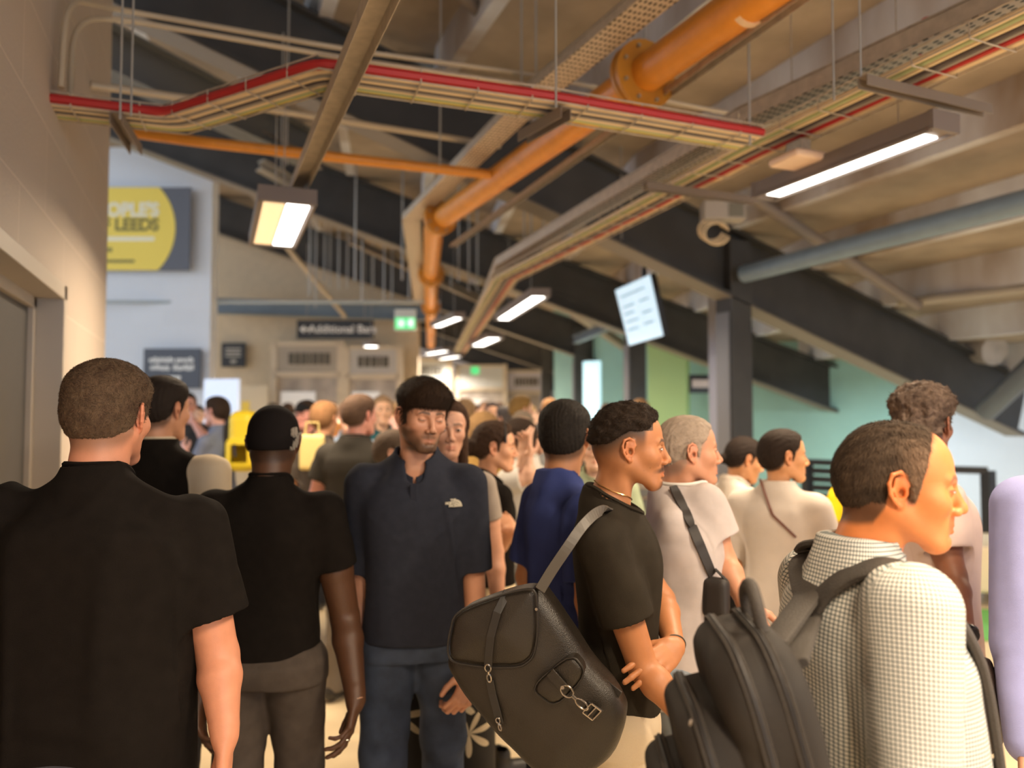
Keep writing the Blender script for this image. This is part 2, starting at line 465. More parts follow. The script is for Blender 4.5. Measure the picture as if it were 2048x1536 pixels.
TORSO = [(0.78,0,0,.160,.112),(0.90,0,-.008,.170,.120),(1.00,0,-.002,.160,.112),(1.12,0,.004,.145,.106),(1.24,0,.006,.152,.114),
         (1.33,0,.000,.158,.116),(1.385,0,-.008,.146,.104),(1.43,0,-.016,.108,.082),(1.47,0,-.022,.070,.064),(1.50,0,-.022,.058,.058)]
class Person:
    """one figure: a continuous body mesh; hair, clothing and small items are its children"""
    def __init__(s, name, label, loc, height, rz, lod=0, head=(0,0,0), skin=(.55,.30,.19), bw=1.0, depth=1.0, hair=None, face=None,
                 arms=None, group=None, lean=0.0, pigment=None, headscale=1.0, neck=1.0, headoff=(0,0,0), shoulder=None, cat='person', headfwd=.030):
        sc0 = height/1.75; hp = Vector((0, -.005*sc0, 0))+rotm(*head)@(Vector((0, headfwd, .100))*sc0); hp.z = 0
        loc = Vector(loc)-Matrix.Rotation(rz, 3, 'Z')@hp
        s.root = empty(name, loc, rz); tag(s.root, label, cat, group)
        s.lod = lod; s.sc = height/1.75; s.bw = bw; s.dp = depth; s.o = dict(face or {}); s.skin = np.array(skin); s.pigf = pigment
        s.Minv = (Matrix.Translation(Vector(loc)) @ Matrix.Rotation(rz, 4, 'Z')).inverted()
        sc = s.sc
        Rh = rotm(*head); piv = Vector((0, -.005, 1.535))*sc
        s.headR = Rh; s.T = np.array(piv+Rh@(Vector((0, headfwd, .100))*sc))+np.array(headoff)
        s.hs = sc**.35*headscale     # heads vary less than heights
        s.neck = neck
        s.sh = {}
        for k, x in (('R', 1), ('L', -1)):
            s.sh[k] = np.array((x*.176*bw, -.012, 1.392))*sc
        if shoulder:
            for k in shoulder: s.sh[k] = s.loc(shoulder[k])
        s.arms = {}
        for k, x in (('R', 1), ('L', -1)):
            a = dict((arms or {}).get(k, {}))
            if a.get('none'): continue
            E = s.loc(a['E']) if 'E' in a else s.sh[k]+np.array((x*.055*sc, -.03*sc, -.285*sc))
            W_ = s.loc(a['W']) if 'W' in a else E+np.array((x*.01*sc, .06*sc, -.245*sc))
            hd = np.array(a['hd'], float) if 'hd' in a else (W_-E)
            if 'H' in a: hd = s.loc(a['H'])-W_
            hd = hd/np.linalg.norm(hd)
            pn = np.array(a.get('pn', (-x, 0, 0)), float)
            if 'pnc' in a: pn = np.array(s.vec(a['pnc']))
            pn = pn-hd*(pn@hd); pn /= np.linalg.norm(pn)
            s.arms[k] = dict(S=s.sh[k], E=E, W=W_, hd=hd, pn=pn, curl=a.get('curl', (18,22,26,30)), x=x, ar=a.get('ar', 1.0), thumb=a.get('thumb', 1.0), spread=a.get('spread', 1.0), hsz=a.get('hsz', 1.0))
        s.hairstyle = hair
    def loc(s, p):
        """accepts a body-local triple, or ('px', x, y, depth) read off the photograph"""
        if isinstance(p, tuple) and len(p) == 4 and p[0] == 'px': return np.array(s.Minv @ P(p[1], p[2], p[3]))
        return np.array(p, float)*s.sc
    def vec(s, v):   # camera-frame direction (right, away, up) to local
        fw = V(math.sin(YAW), math.cos(YAW), 0); w = _r*v[0]+fw*v[1]+V(0,0,1)*v[2]
        return s.Minv.to_3x3() @ w
    # ---- pieces of the body
    def _neck(s, F):
        sc = s.sc; h = Head(F, s.headR, s.T, s.hs)
        n = s.neck
        F.cap(h.p((0,-.030,-.050)), (0,-.026*sc,1.462*sc), .050*n*s.hs, .056*n*sc, k=.022)
        for x in (-1, 1):
            F.cap(h.p((x*.052,-.030,-.040)), (x*.022*sc,.022*sc,1.445*sc), .017*n, .013, k=.03)
            F.cap((x*.020*sc,-.030*sc,1.468*sc), (x*.130*sc*s.bw,-.018*sc,1.402*sc), .031*sc*n, .030*sc, k=.03)
        F.loft([(z*sc, cx*sc, cy*sc, rx*sc*s.bw*.90, ry*sc*s.dp*.86) for z, cx, cy, rx, ry in TORSO if z < 1.44], k=.03)
        return h
    def _arm(s, F, a, hand=True, frm='S'):
        sc = s.sc*a['ar']; S_, E, W_ = a['S'], a['E'], a['W']
        m = S_*.45+E*.55
        F.cap(S_, m, .052*sc, .046*sc, k=.02); F.cap(m, E, .046*sc, .039*sc, k=.01)
        u = E*.72+W_*.28
        F.cap(E, u, .039*sc, .041*sc, k=.012); F.cap(u, W_, .040*sc, .025*sc, k=.012)
        # wrist is wider than thick
        side = np.cross(a['pn'], a['hd'])
        for q in (-1, 1): F.cap(W_*.9+E*.1+side*q*.006, W_+a['hd']*.02+side*q*.010, .0225*sc, .018*sc, k=.012)
        if hand: s._hand(F, a)
    def _hand(s, F, a):
        W_, d, pn, x = a['W'], a['hd'], a['pn'], a['x']; z = s.sc*a['ar']**.3*a['hsz']
        # thumb side: palm normal pn, fingers d; for the right hand thumb = pn x d ... mirrored for the left
        th = np.cross(d, pn)*x
        if s.lod >= 2:
            F.ell(W_+d*.055*z, (.040*z,.018*z,.055*z), np.stack([th, pn, d], 1), k=.012)
            F.ell(W_+d*.125*z+pn*.012, (.034*z,.014*z,.050*z), np.stack([th, pn, d], 1), k=.015); return
        F.ell(W_+d*.048*z, (.037*z,.0155*z,.050*z), np.stack([th, pn, d], 1), k=.010)
        L = ((.044,.026,.020),(.050,.030,.021),(.046,.028,.021),(.036,.021,.018)); wd = (.0092,.0094,.0090,.0080)
        for i in range(4):
            off = (.0285-.0190*i)*z
            K = W_+d*((.092,.096,.090,.080)[i])*z+th*off
            F.cap(W_+d*.02*z+th*off*.6, K, .013*z, .0112*z, k=.008)
            c = math.radians(a['curl'][i] if isinstance(a['curl'], (tuple, list)) else a['curl'])
            fan = (.10,.03,-.04,-.12)[i]*a['spread']
            dd = d+th*fan; dd /= np.linalg.norm(dd); q = K; ang = c*.8
            for j in range(3):
                v = dd*math.cos(ang)+pn*math.sin(ang); e = q+v*L[i][j]*z
                F.cap(q, e, wd[i]*z*(1-.08*j), wd[i]*z*(.92-.08*j), k=.0035 if j else .006); q = e; ang += c*(1.0 if j == 0 else .7)
        t = a['thumb']; q0 = W_+d*.018*z+th*.020*z; q1 = q0+(d*.55+th*.62*t+pn*.35)*.046*z; q2 = q1+(d*.85+th*.28*t+pn*.30)*.034*z; q3 = q2+(d*.95+th*.05+pn*.25)*.027*z
        F.cap(q0, q1, .0165*z, .0120*z, k=.012); F.cap(q1, q2, .0112*z, .0102*z, k=.004); F.cap(q2, q3, .0102*z, .0086*z, k=.003)
    def body(s, vox=None, legs=False, lowcut=None):
        sc = s.sc; lod = s.lod; vh = vox or (.0024, .0038, .0075)[lod]; va = (.0040, .0055, .0100)[lod]; vt = (.012, .014, .018)[lod]
        parts = []
        F = Fld(s.T-np.array((.125,.150,.165))-np.array((.03,.03,.0)), s.T+np.array((.125,.155,.145)), vh)
        zc = 1.440*sc
        lo = np.array((s.T-.16)); lo[2] = zc; lo[0] = min(lo[0], -.135*sc); hi = s.T+.16; hi[0] = max(hi[0], .135*sc)
        lo[1] = min(lo[1], -.13*sc); hi[1] = max(hi[1], .12*sc); hi[2] = s.T[2]+.14
        F = Fld(lo, hi, vh)
        h = s._neck(F); head_skin(h, s.o, lod); s.h = h; s.headF = F
        v, f = F.mesh()
        if lod == 0: v = relax(v, f, 1, .35)
        parts.append((v, f)); nh = len(v)
        F2 = Fld((-.30*sc,-.22*sc,.80*sc), (.30*sc,.2*sc,zc+.02), vt); s._neck(F2)
        parts.append(F2.mesh())
        for k, a in s.arms.items():
            pts = np.stack([a['S'], a['E'], a['W'], a['W']+a['hd']*.21, a['W']+a['hd']*.1+a['pn']*.09])
            F3 = Fld(pts.min(0)-.07, pts.max(0)+.07, va if lod else (.0034)); s._arm(F3, a)
            v3, f3 = F3.mesh()
            if lod == 0: v3 = relax(v3, f3, 1, .4)
            parts.append((v3, f3))
        v, f = join_vf(parts)
        me = mkmesh('body', v, f)
        q = h.inv(v); isH = np.zeros(len(v), bool); isH[:nh] = True
        c = np.tile(s.skin, (len(v), 1)).astype(float)
        c = s.pigment(c, q, isH)
        set_pigment(me, np.clip(c, 0, 1))
        s.bodyobj = link('body', me, attr_mat('skin', rough=.50, bump=.10 if lod == 0 else 0.0, bscale=500, sss=.06 if lod == 0 else 0), s.root)
        if lod <= 1: s.eyes()
        return s.bodyobj
    def pigment(s, c, q, isH):
        o = s.o; x, y, z = np.abs(q[:,0]), q[:,1], q[:,2]
        def mix(m, col, a=1.0):
            m = (np.clip(m, 0, 1)*a*isH)[:,None]; return m
        lip = np.exp(-(((z+.0690)/.0078)**4)-((x/.0215)**4))*(y > .072)
        L = np.array(o.get('lipcol', tuple(s.skin*np.array((.88,.62,.62))))); m = mix(lip, L, .8); c = c*(1-m)+L*m
        ch = np.exp(-((x-.040)**2+(z+.032)**2)/.018**2)*(y > .03); m = mix(ch, None, .18); c = c*(1-m)+c*np.array((1.12,.8,.8))*m
        if o.get('brow', True):
            bz = .0235+.10*(x-.012)-np.maximum(0, x-.036)*.65
            bt = .0050-np.maximum(0, x-.03)*.10
            b = np.exp(-((z-bz)/bt)**4)*sstep(.008,.013,x)*(1-sstep(.045,.052,x))*(y > .04)
            B = np.array(o.get('browcol', (.05,.03,.02))); m = mix(b, B, .85); c = c*(1-m)+B*m
        if s.lod <= 1:
            op_ = o.get('lid', .0052)*o.get('eyes', 1.0); xx = (x-.0315)/.0135
            ln = np.exp(-((z-(max(op_, -.001)*(1-xx**2)+.0006-(0 if op_ > .001 else .003)*(1-xx**2)))/.0015)**2)*(np.abs(xx) < 1.05)*(y > .05)
            ll = np.exp(-((z+op_*.8*(1-xx**2)+.001)/.0014)**2)*(np.abs(xx) < 1.0)*(y > .05)*.35
            m = np.clip(np.maximum(ln, ll), 0, 1)*isH; m = m[:,None]*.85; c = c*(1-m)+np.array((.05,.025,.018))*m
        er = sstep(.0765,.0800,x)*(np.abs(z) < .045)*(y < .03); m = mix(er, None, .35); c = c*(1-m)+c*np.array((1.15,.80,.76))*m
        B = np.array(o.get('beardcol', (.06,.04,.03)))
        bd = o.get('beard', 0)
        if bd:
            nz = .5+.5*fnoise(q, 90, 3, 2)
            jaw = sstep(-.030,-.052,z-.35*np.maximum(0, .03-y))*sstep(-.02,.012,y)
            jaw = jaw*(1-np.exp(-((x/.026)**4)-((z+.066)/.016)**4))*(1-np.exp(-(((x-.036)/.016)**2)-(((z+.046)/.018)**2))*.9)
            jaw = jaw*(1-sstep(-.112,-.135,z))
            mus = np.exp(-(((z+.0565+.16*x)/.0072)**4)-((x/.038)**4))*(y > .060)
            gt = np.exp(-((x/.026)**4)-(((z+.102)/.013)**4))*(y > .045)
            ch_ = np.exp(-((x/.006)**2)-(((z+.084)/.006)**2))*(y > .05)
            w = {1: np.maximum(jaw*1.0, mus*.85), 2: np.maximum(mus*1.05, np.maximum(gt*.95, ch_*.9)), 3: np.maximum(jaw, mus)*.35}[bd]
            w = np.maximum(w, jaw*.15)*(.85+.15*nz)
            m = mix(w, B, o.get('beardamt', .85)); c = c*(1-m)+B*m
        if s.hairstyle and 'hl' in s.hairstyle:
            hm = hair_m(q, s.hairstyle['hl']); hc = np.array(s.hairstyle['col'])
            fd = s.hairstyle.get('fade', .006)
            w = sstep(-fd, fd*.1, hm)*(1-.0*x)
            # a fade never crosses onto the face or the ear
            w = w*(y < s.hairstyle.get('ymax', .08))*(1-er*.9)
            if s.hairstyle.get('nape') is not None: w = w*sstep(s.hairstyle['nape']-.01, s.hairstyle['nape']+.02, z)
            if fd > .012: w = w*(1-sstep(.028,.044,y)*(z < .05))
            m = mix(w, hc, s.hairstyle.get('fadeamt', .85)); c = c*(1-m)+hc*m
        if s.pigf: c = s.pigf(c, q, isH)
        return c
    def eyes(s):
        h = s.h; o = s.o
        op = o.get('eyes', 1.0)
        for x in (-1, 1):
            # eyeball set between the lids; iris in its own material
            me_v, me_f, mi = [], [], []
            c = Vector(h.p((x*.0315,.0722,.0)))
            r = .0131*s.hs
            g = o.get('gaze', (0,0))
            R = s.headR @ rotm(g[0], g[1], 0)
            n, m_ = 44, 26
            lidop = o.get('lid', .0052)*op
            V0 = []; faces = []
            for i in range(m_+1):
                th = math.pi*i/m_*.5
                for j in range(n):
                    ph = 2*math.pi*j/n
                    V0.append(R@Vector((math.sin(th)*math.cos(ph), math.cos(th), math.sin(th)*math.sin(ph)))*r+c)
            for i in range(m_):
                for j in range(n):
                    faces.append((i*n+j, i*n+(j+1) % n, (i+1)*n+(j+1) % n, (i+1)*n+j))
            if lidop <= 0: continue
            # keep only the almond opening
            Rf = s.headR.inverted(); keep = []
            for f in faces:
                q = sum((Rf@(V0[k]-c) for k in f), Vector())/4
                zz = q.z/s.hs; xx = q.x/s.hs
                lim = lidop*max(0, 1-(xx/.0122)**2)
                if -lim*.8 < zz < lim and q.y > 0: keep.append(f)
            if not keep: continue
            me = mkmesh('eye', [v+(v-c).normalized()*.0014 for v in V0], keep)
            ob = link('eye', me, [mat('eye_white', (.62,.55,.50), rough=.15), mat('iris_brown', tuple(o.get('iris', (.05,.025,.012))), rough=.1)], s.root)
            cen = [sum((V0[k] for k in p.vertices), Vector())/len(p.vertices) for p in me.polygons]
            fwd = R@Vector((0,1,0))
            me.polygons.foreach_set('material_index', [1 if (q-c).normalized().dot(fwd) > .885 else 0 for q in cen])
    # ---- hair
    def hair(s, col, style='short', thick=.014, top=None, rough=.75, curly=0.0, extra=None, name='hair', strands=0, slen=.012, vox=None, wave=.0015, col2=None, front=0, nm=None, side=1.0, quiff=0.0):
        h0 = s.h; vx = vox or (.0026, .0042, .0085)[s.lod]
        pad = .17 if not extra else .34
        F = Fld(s.T-np.array((.14,.16,.14 if not extra else .42)), s.T+np.array((.14,.16,.17)), vx)
        h = Head(F, s.headR, s.T, s.hs); head_core(h, s.o)
        X, Y, Z = np.meshgrid(*F.ax, indexing='ij'); q = h.inv(np.stack([X.ravel(), Y.ravel(), Z.ravel()], 1))
        if style is not None:
            m = hair_m(q, style); tp = thick if top is None else top
            w = sstep(.02, .09, q[:,2])          # thicker on top
            T = (thick*side*(1-w)+tp*w)
            if quiff: T = T+quiff*sstep(.02,.07,q[:,1])*sstep(.05,.08,q[:,2])
            t = np.minimum(T, m*.55+.001)
            t = np.where(m < 0, -.010, t)
            if curly: t = t+curly*fnoise(q, 190, 5, 1)*(m > .004)+curly*.8*fnoise(q, 90, 6, 1)*(m > .004)
            A = F.A.ravel()-t*s.hs
            F.A = A.reshape(F.A.shape).astype(np.float32)
        else: F.A[:] = 5
        if extra: extra(Head(F, s.headR, s.T, s.hs))
        v, f = F.mesh()
        v = relax(v, f, 1, .4)
        n = vnormals(v, f); q = h.inv(v)
        g = wave*(fnoise(q*np.array((1,.35,.6)), 300, 2, 2))
        v = v+n*g[:,None]
        me = mkmesh('hair', v, f)
        cc = np.tile(np.array(col, float), (len(v), 1))
        if col2 is not None:
            cc = cc*(1-(w2 := np.clip(.5+.5*fnoise(q*np.array((1,.3,.5)), 160, 9, 2), 0, 1))[:,None])+np.array(col2)*w2[:,None]
        if s.hairstyle and s.hairstyle.get('tintf'): cc = s.hairstyle['tintf'](cc, q)
        V_, F_, C_ = [v], [f], [cc]
        if strands and s.lod == 0:
            rs = np.random.RandomState(7)
            ar = np.linalg.norm(np.cross(v[f[:,2]]-v[f[:,0]], v[f[:,3]]-v[f[:,1]]), axis=1)
            qq = h.inv(v[f].mean(1)); d_in = hair_m(qq, style if style else 'short') if style else np.ones(len(f))
            ok = (d_in > -.002)
            pr = ar*ok; pr /= pr.sum(); idx = rs.choice(len(f), strands, p=pr)
            b = rs.rand(strands, 4); b /= b.sum(1, keepdims=True)
            p0 = (v[f[idx]]*b[:,:,None]).sum(1); nn = n[f[idx]].mean(1)
            ql = h.inv(p0)
            # comb direction: from the crown outwards and down
            cr = np.array(s.hairstyle.get('crown', (0,-.05,.10)) if s.hairstyle else (0,-.05,.10))
            dl = ql-cr; dl += rs.randn(*dl.shape)*.02*(1+8*bool(curly))
            dl = dl@s.headR_np.T if hasattr(s, 'headR_np') else dl@np.array(s.headR).T
            dl -= nn*(dl*nn).sum(1, keepdims=True); dl /= np.linalg.norm(dl, axis=1, keepdims=True)+1e-9
            Lh = slen*(.5+rs.rand(strands))*np.clip(.35+ql[:,2]*7+.6, .35, 1)
            lift = .12+.22*rs.rand(strands)**2
            sd = np.cross(dl, nn); wdt = .00055
            p1 = p0+(dl*.75+nn*lift[:,None])*Lh[:,None]*.5; p2 = p1+(dl*.95+nn*(lift*.25)[:,None])*Lh[:,None]*.5
            p0 = p0-nn*.001
            sv = np.stack([p0-sd*wdt, p0+sd*wdt, p1+sd*wdt*.8, p1-sd*wdt*.8, p2+sd*wdt*.2, p2-sd*wdt*.2], 1).reshape(-1, 3)
            base = np.arange(strands)[:,None]*6
            sf = np.concatenate([base+np.array([0,1,2,3]), base+np.array([3,2,4,5])])
            V_.append(sv); F_.append(sf+len(v))
            tone = (.55+.9*rs.rand(strands))[:,None]*np.repeat(cc[f[idx]].mean(1)[:,None,:], 1, 1)[:,0]
            C_.append(np.repeat(tone, 6, axis=0))
        v = np.concatenate(V_); f = np.concatenate(F_); me = mkmesh('hair', v, f)
        set_pigment(me, np.concatenate(C_))
        return link(name, me, attr_mat(nm or 'hair_fibre', rough=rough, bump=.25, bscale=700, mottling=.3), s.root)
    # ---- clothing
    def top(s, name, m, prof=None, grow=.012, hem=.90, sleeve='short', st=.60, sr=(.070,.068), neck_r=.074, neck_tilt=.25, nz=None, wr=.004, seed=1, band=True,
            vox=None, folds=(), uv=False, neck_y=-.020, open_front=0.0, longr=(.056,.048,.034), bandm=None, hemflare=0.0, lowneck=0.0, sleeves=('R','L'), wscale=7.0):
        sc = s.sc; lod = s.lod; vx = vox or (.0050, .0080, .0130)[lod]
        pr = prof or [(z, cx, cy, rx*s.bw, ry*s.dp) for z, cx, cy, rx, ry in TORSO]
        pr = [(z*sc, cx*sc, cy*sc, rx*sc, ry*sc) for z, cx, cy, rx, ry in pr]
        pts = [np.array((-.30*s.bw*sc, -.26*sc, hem*sc-.02)), np.array((.30*s.bw*sc, .26*sc, 1.56*sc))]
        for k in sleeves:
            if k not in s.arms: continue
            a = s.arms[k]; e = a['S']+(a['E']-a['S'])*st if sleeve == 'short' else a['W']
            pts += [e-.11, e+.11, a['E']-.1 if sleeve == 'long' else e, a['E']+.1 if sleeve == 'long' else e]
        pts = np.stack(pts)
        F = Fld(pts.min(0), pts.max(0), vx)
        F.loft(pr, k=.0, grow=grow, cut=False)
        for x in (-1, 1):
            F.cap((x*.028*sc,-.036*sc,1.474*sc), (x*.135*sc*s.bw,-.020*sc,1.410*sc), .036*sc*s.neck+grow*.7, .036*sc+grow*.8, k=.04)
        F.cap((0,-.032*sc,1.462*sc), (0,-.020*sc,1.38*sc), (.056*s.neck+grow)*sc, .07*sc, k=.03)
        F.plane_cut((0,0,hem*sc), (0,0,-1))
        if hem*sc > .5*sc:   # hollow at the hem
            F.loft([(z, cx, cy, rx, ry) for z, cx, cy, rx, ry in pr if z < (hem+.10)*sc] or pr[:2], k=0, op='sub', grow=grow-max(.010, vx*1.6), cut=True)
        for k in sleeves:
            if k not in s.arms: continue
            a = s.arms[k]; S_, E, W_ = a['S'], a['E'], a['W']
            if sleeve == 'short':
                ax = (E-S_)/np.linalg.norm(E-S_); L = np.linalg.norm(E-S_); ct = S_+ax*L*st
                G = Fld(F.lo, F.lo+(F.n-1)*F.h-1e-6, F.h); G.A = np.full(F.A.shape, 5.0, np.float32); G.n = F.n; G.ax = F.ax
                G.cap(S_, ct+ax*.06, sr[0]*sc, sr[1]*sc, k=0)
                g = G.reg(ct-.20, ct+.20); sl, X, Y, Z = g
                al = (X-ct[0])*ax[0]+(Y-ct[1])*ax[1]+(Z-ct[2])*ax[2]; G.A[sl] = np.maximum(G.A[sl], al.astype(np.float32))
                G.cap(ct-ax*.020, ct+ax*.08, sr[1]*sc-max(.012, vx*2.0), None, k=0, op='sub')
                kk = .035; hh = np.clip(.5+.5*(F.A-G.A)/kk, 0, 1); nearcut = np.ones_like(hh)
                F.A = (F.A*(1-hh)+G.A*hh-kk*hh*(1-hh)).astype(np.float32)
            elif sleeve == 'long':
                F.cap(S_, E, longr[0]*1.12*sc, longr[1]*1.05*sc, k=.035); F.cap(E, W_-(W_-E)*.06, longr[1]*sc, longr[2]*sc, k=.012)
        # neck opening
        nt = Vector((0, neck_tilt, 1)).normalized(); nzz = (nz or 1.44)*sc
        c0 = np.array((0, neck_y*sc, nzz))
        F.cap(c0, c0+np.array(nt)*.22*sc, neck_r*sc, neck_r*1.15*sc, k=.004, op='sub')
        if lowneck:
            F.cap(c0+np.array((0,.05*sc,.0)), c0+np.array((0,.09*sc,-lowneck)), .05*sc, .03*sc, k=.01, op='sub')
        if lod == 0 and False: pass
        v, f = F.mesh(); v = relax(v, f, 1 if lod else 2, .4)
        n = vnormals(v, f)
        amp = wr*(.9 if lod == 0 else 1.0)
        # soft creases running down and across the cloth
        q = v*np.array((1.0, 1.0, .42))
        w = fnoise(q, wscale, seed, 2); crease = np.exp(-(fnoise(q+.3, wscale*1.4, seed+3, 1)/.16)**2)
        att = sstep(hem*sc+.004, hem*sc+.06, v[:,2])
        if sleeve == 'short':
            for k in sleeves:
                if k in s.arms:
                    a = s.arms[k]; L = np.linalg.norm(a['E']-a['S']); ax = (a['E']-a['S'])/L; al = (v-a['S'])@ax-L*st; rd = np.linalg.norm(v-a['S']-((v-a['S'])@ax)[:,None]*ax, axis=1)
                    att = np.where((rd < sr[1]*sc*1.25), att*np.minimum(1, sstep(-.07, -.13, al)+.0), att)
        v = v+n*(att*amp*(w*.9+crease*.9-.5))[:,None]
        for (a_, b_, wd_, am_) in folds:
            a1 = s.loc(a_); b1 = s.loc(b_); ba = b1-a1; t = np.clip(((v-a1)@ba)/(ba@ba), 0, 1)
            dd = np.linalg.norm(v-a1-t[:,None]*ba, axis=1); v = v+n*(att*am_*np.exp(-(dd/wd_)**2)*(1-.6*np.abs(t-.5)))[:,None]
        me = mkmesh(name, v, f)
        if uv:
            ang = np.arctan2(v[:,0]/(.17*s.bw), -(v[:,1]+.0)/.12); U = ang*.155*sc; W2 = v[:,2].copy()
            for k in s.arms:
                a = s.arms[k]; S_, E, Wr = a['S'], a['E'], a['W']
                def seg(p, a1, b1):
                    ba = b1-a1; t = np.clip(((p-a1)@ba)/(ba@ba), 0, 1); return np.linalg.norm(p-a1-t[:,None]*ba, axis=1), ((p-a1)@ba)/np.linalg.norm(ba), ba/np.linalg.norm(ba)
                d1, t1, x1 = seg(v, S_, E); d2, t2, x2 = seg(v, E, Wr)
                on = (np.minimum(d1, d2) < longr[0]*1.25*sc) & ((np.abs(v[:,0]) > abs(S_[0])*1.02) | (d2 < .08))
                up = np.cross((0,1,0), x1); up /= np.linalg.norm(up); sd = np.cross(x1, up)
                rel = v-S_; an = np.arctan2(rel@up, rel@sd)
                U = np.where(on, an*longr[0]*sc, U); W2 = np.where(on, -(np.where(d1 < d2, t1, t2+np.linalg.norm(E-S_))), W2)
            at = me.attributes.new('cloth', 'FLOAT_VECTOR', 'POINT'); at.data.foreach_set('vector', np.stack([U, W2, U*0], 1).astype(np.float32).ravel())
        ob = link(name, me, m, s.root); s.topF = F; s.topobj = ob
        if band and lod <= 1:
            pts = []; nt_ = np.array(nt); e1 = np.array((1.0,0,0)); e2 = np.cross(nt_, e1)
            for i in range(40):
                t = 2*math.pi*i/40; r = neck_r*sc*1.05+.003
                best = None
                for j in range(180):
                    p_ = c0+nt_*(.16-j*.0015)*sc+(e1*math.cos(t)+e2*math.sin(t))*r
                    ii = np.round((p_-F.lo)/F.h).astype(int)
                    if (ii < 0).any() or (ii >= F.n).any(): continue
                    if F.A[tuple(ii)] < 0: best = p_; break
                if best is not None: pts.append(Vector(best))
            if len(pts) > 20:
                for _ in range(4): pts = [(pts[i-1]+pts[i]*2+pts[(i+1) % len(pts)])/4 for i in range(len(pts))]
                mb = MB(); mb.tube(pts, .0065 if lod == 0 else .007, 6, closed=True)
                o2 = mb.build('neckband', bandm or m, s.root, smooth=True); s.bandpts = pts
        return ob
    def collar(s, m, r=.072, h=.036, z=1.478, cy=-.022, gap=.35, point=.03, tilt=.30, flare=.020, name='collar', back=.012, vdrop=0.0):
        """folded shirt collar: stand and fall, open at the front"""
        sc = s.sc; n = 44; V0 = []; f = []
        for i in range(n+1):
            t = i/n; a = math.pi/2+gap+(2*math.pi-2*gap)*t       # starts right of the front
            ca, sa = math.cos(a), math.sin(a); front = max(0, sa)**2
            e = min(t, 1-t); ptn = point*math.exp(-(e/.07)**2)
            zt = z+back*(1-sa)*.5-tilt*r*(sa+1)*.5*1.0
            dv = vdrop*math.exp(-(e/.11)**2); zt -= dv; r0 = r; r_ = r0+dv*.62
            rows = [(r*.98, zt-h*.9), (r*.97, zt-.004), (r*1.0, zt), (r*1.06, zt-.003), (r+flare*.7, zt-h*.55-ptn*.4), (r+flare+ptn*.25, zt-h-ptn)]
            for rr, zz in rows: V0.append(((rr*ca)*sc, ((rr+dv*.62)*sa+cy)*sc+(.008*front), zz*sc))
        k = 6
        for i in range(n):
            for j in range(k-1): f.append((i*k+j, (i+1)*k+j, (i+1)*k+j+1, i*k+j+1))
        o = link(name, mkmesh(name, V0, f), m, s.root)
        md = o.modifiers.new('t', 'SOLIDIFY'); md.thickness = .003; md.offset = 0
        sb = o.modifiers.new('s', 'SUBSURF'); sb.levels = 1; sb.render_levels = 1
        return o
    def trousers(s, m, waist=1.0, w=1.0, stride=.03, name='trousers', hem=.05, legr=(.098,.072,.060), seed=4, wr=.004, vox=None, skirt=False, belly=0.0):
        sc = s.sc; vx = vox or (.0075, .0095, .0150)[s.lod]
        F = Fld((-.30*sc,-.32*sc,hem*sc), (.30*sc,.32*sc,(waist+.01)*sc), vx)
        b = s.bw*w
        F.loft([(.76*sc,0,-.005,.165*b*sc,.125*sc),(.88*sc,0,-.012*sc,.178*b*sc,.130*sc*s.dp),(.96*sc,0,-.008*sc,.172*b*sc,.124*sc*s.dp),(waist*sc+.02,0,-.002,.160*b*sc,.114*sc*s.dp)], k=.0, cut=False)
        if skirt:
            F.A[:] = 5; F.loft([(hem*sc,0,0,.27*sc,.25*sc),(.5*sc,0,0,.23*sc,.19*sc),(.85*sc,0,-.01,.180*sc,.135*sc),(waist*sc,0,0,.140*sc,.105*sc)], k=0)
        else:
            g = F.reg((-1,-1,0), (1,1,.80*sc)); F.A[g[0]] = 5
            for x in (-1, 1):
                hp = (x*.085*b*sc, -.008*sc, .86*sc); kn = (x*.098*sc, (x*stride+.012)*sc, .50*sc); an = (x*.100*sc, (x*stride*1.8-.015)*sc, .06*sc)
                F.cap(hp, kn, legr[0]*sc*b**.5, legr[1]*sc, k=.03); F.cap(kn, an, legr[1]*sc, legr[2]*sc, k=.02)
        F.plane_cut((0,0,waist*sc), (0,0,1)); F.plane_cut((0,0,hem*sc+.005), (0,0,-1))
        v, f = F.mesh(); v = relax(v, f, 1, .4); n = vnormals(v, f)
        v = v+n*(wr*fnoise(v*np.array((1,1,1.6)), 16, seed, 2))[:,None]
        o = link(name, mkmesh(name, v, f), m, s.root)
        if s.lod <= 2:
            for x in (-1, 1):
                an = np.array((x*.100*sc, (x*stride*1.8-.015)*sc, 0)); Fs = Fld(an-np.array((.07,.12,.002)), an+np.array((.07,.24,.14)), .010 if s.lod else .008)
                Fs.cap(an+np.array((0,-.03,.050)), an+np.array((0,.15,.038)), .040, .036, k=.01); Fs.cap(an+np.array((0,-.02,.05)), an+np.array((0,-.012,.11)), .040, .042, k=.02)
                Fs.plane_cut((0,0,.004), (0,0,-1))
                v, f = Fs.mesh(); link('shoe', mkmesh('shoe', v, f), mat('shoe_dark', (.03,.028,.026), rough=.5), s.root)
        return o
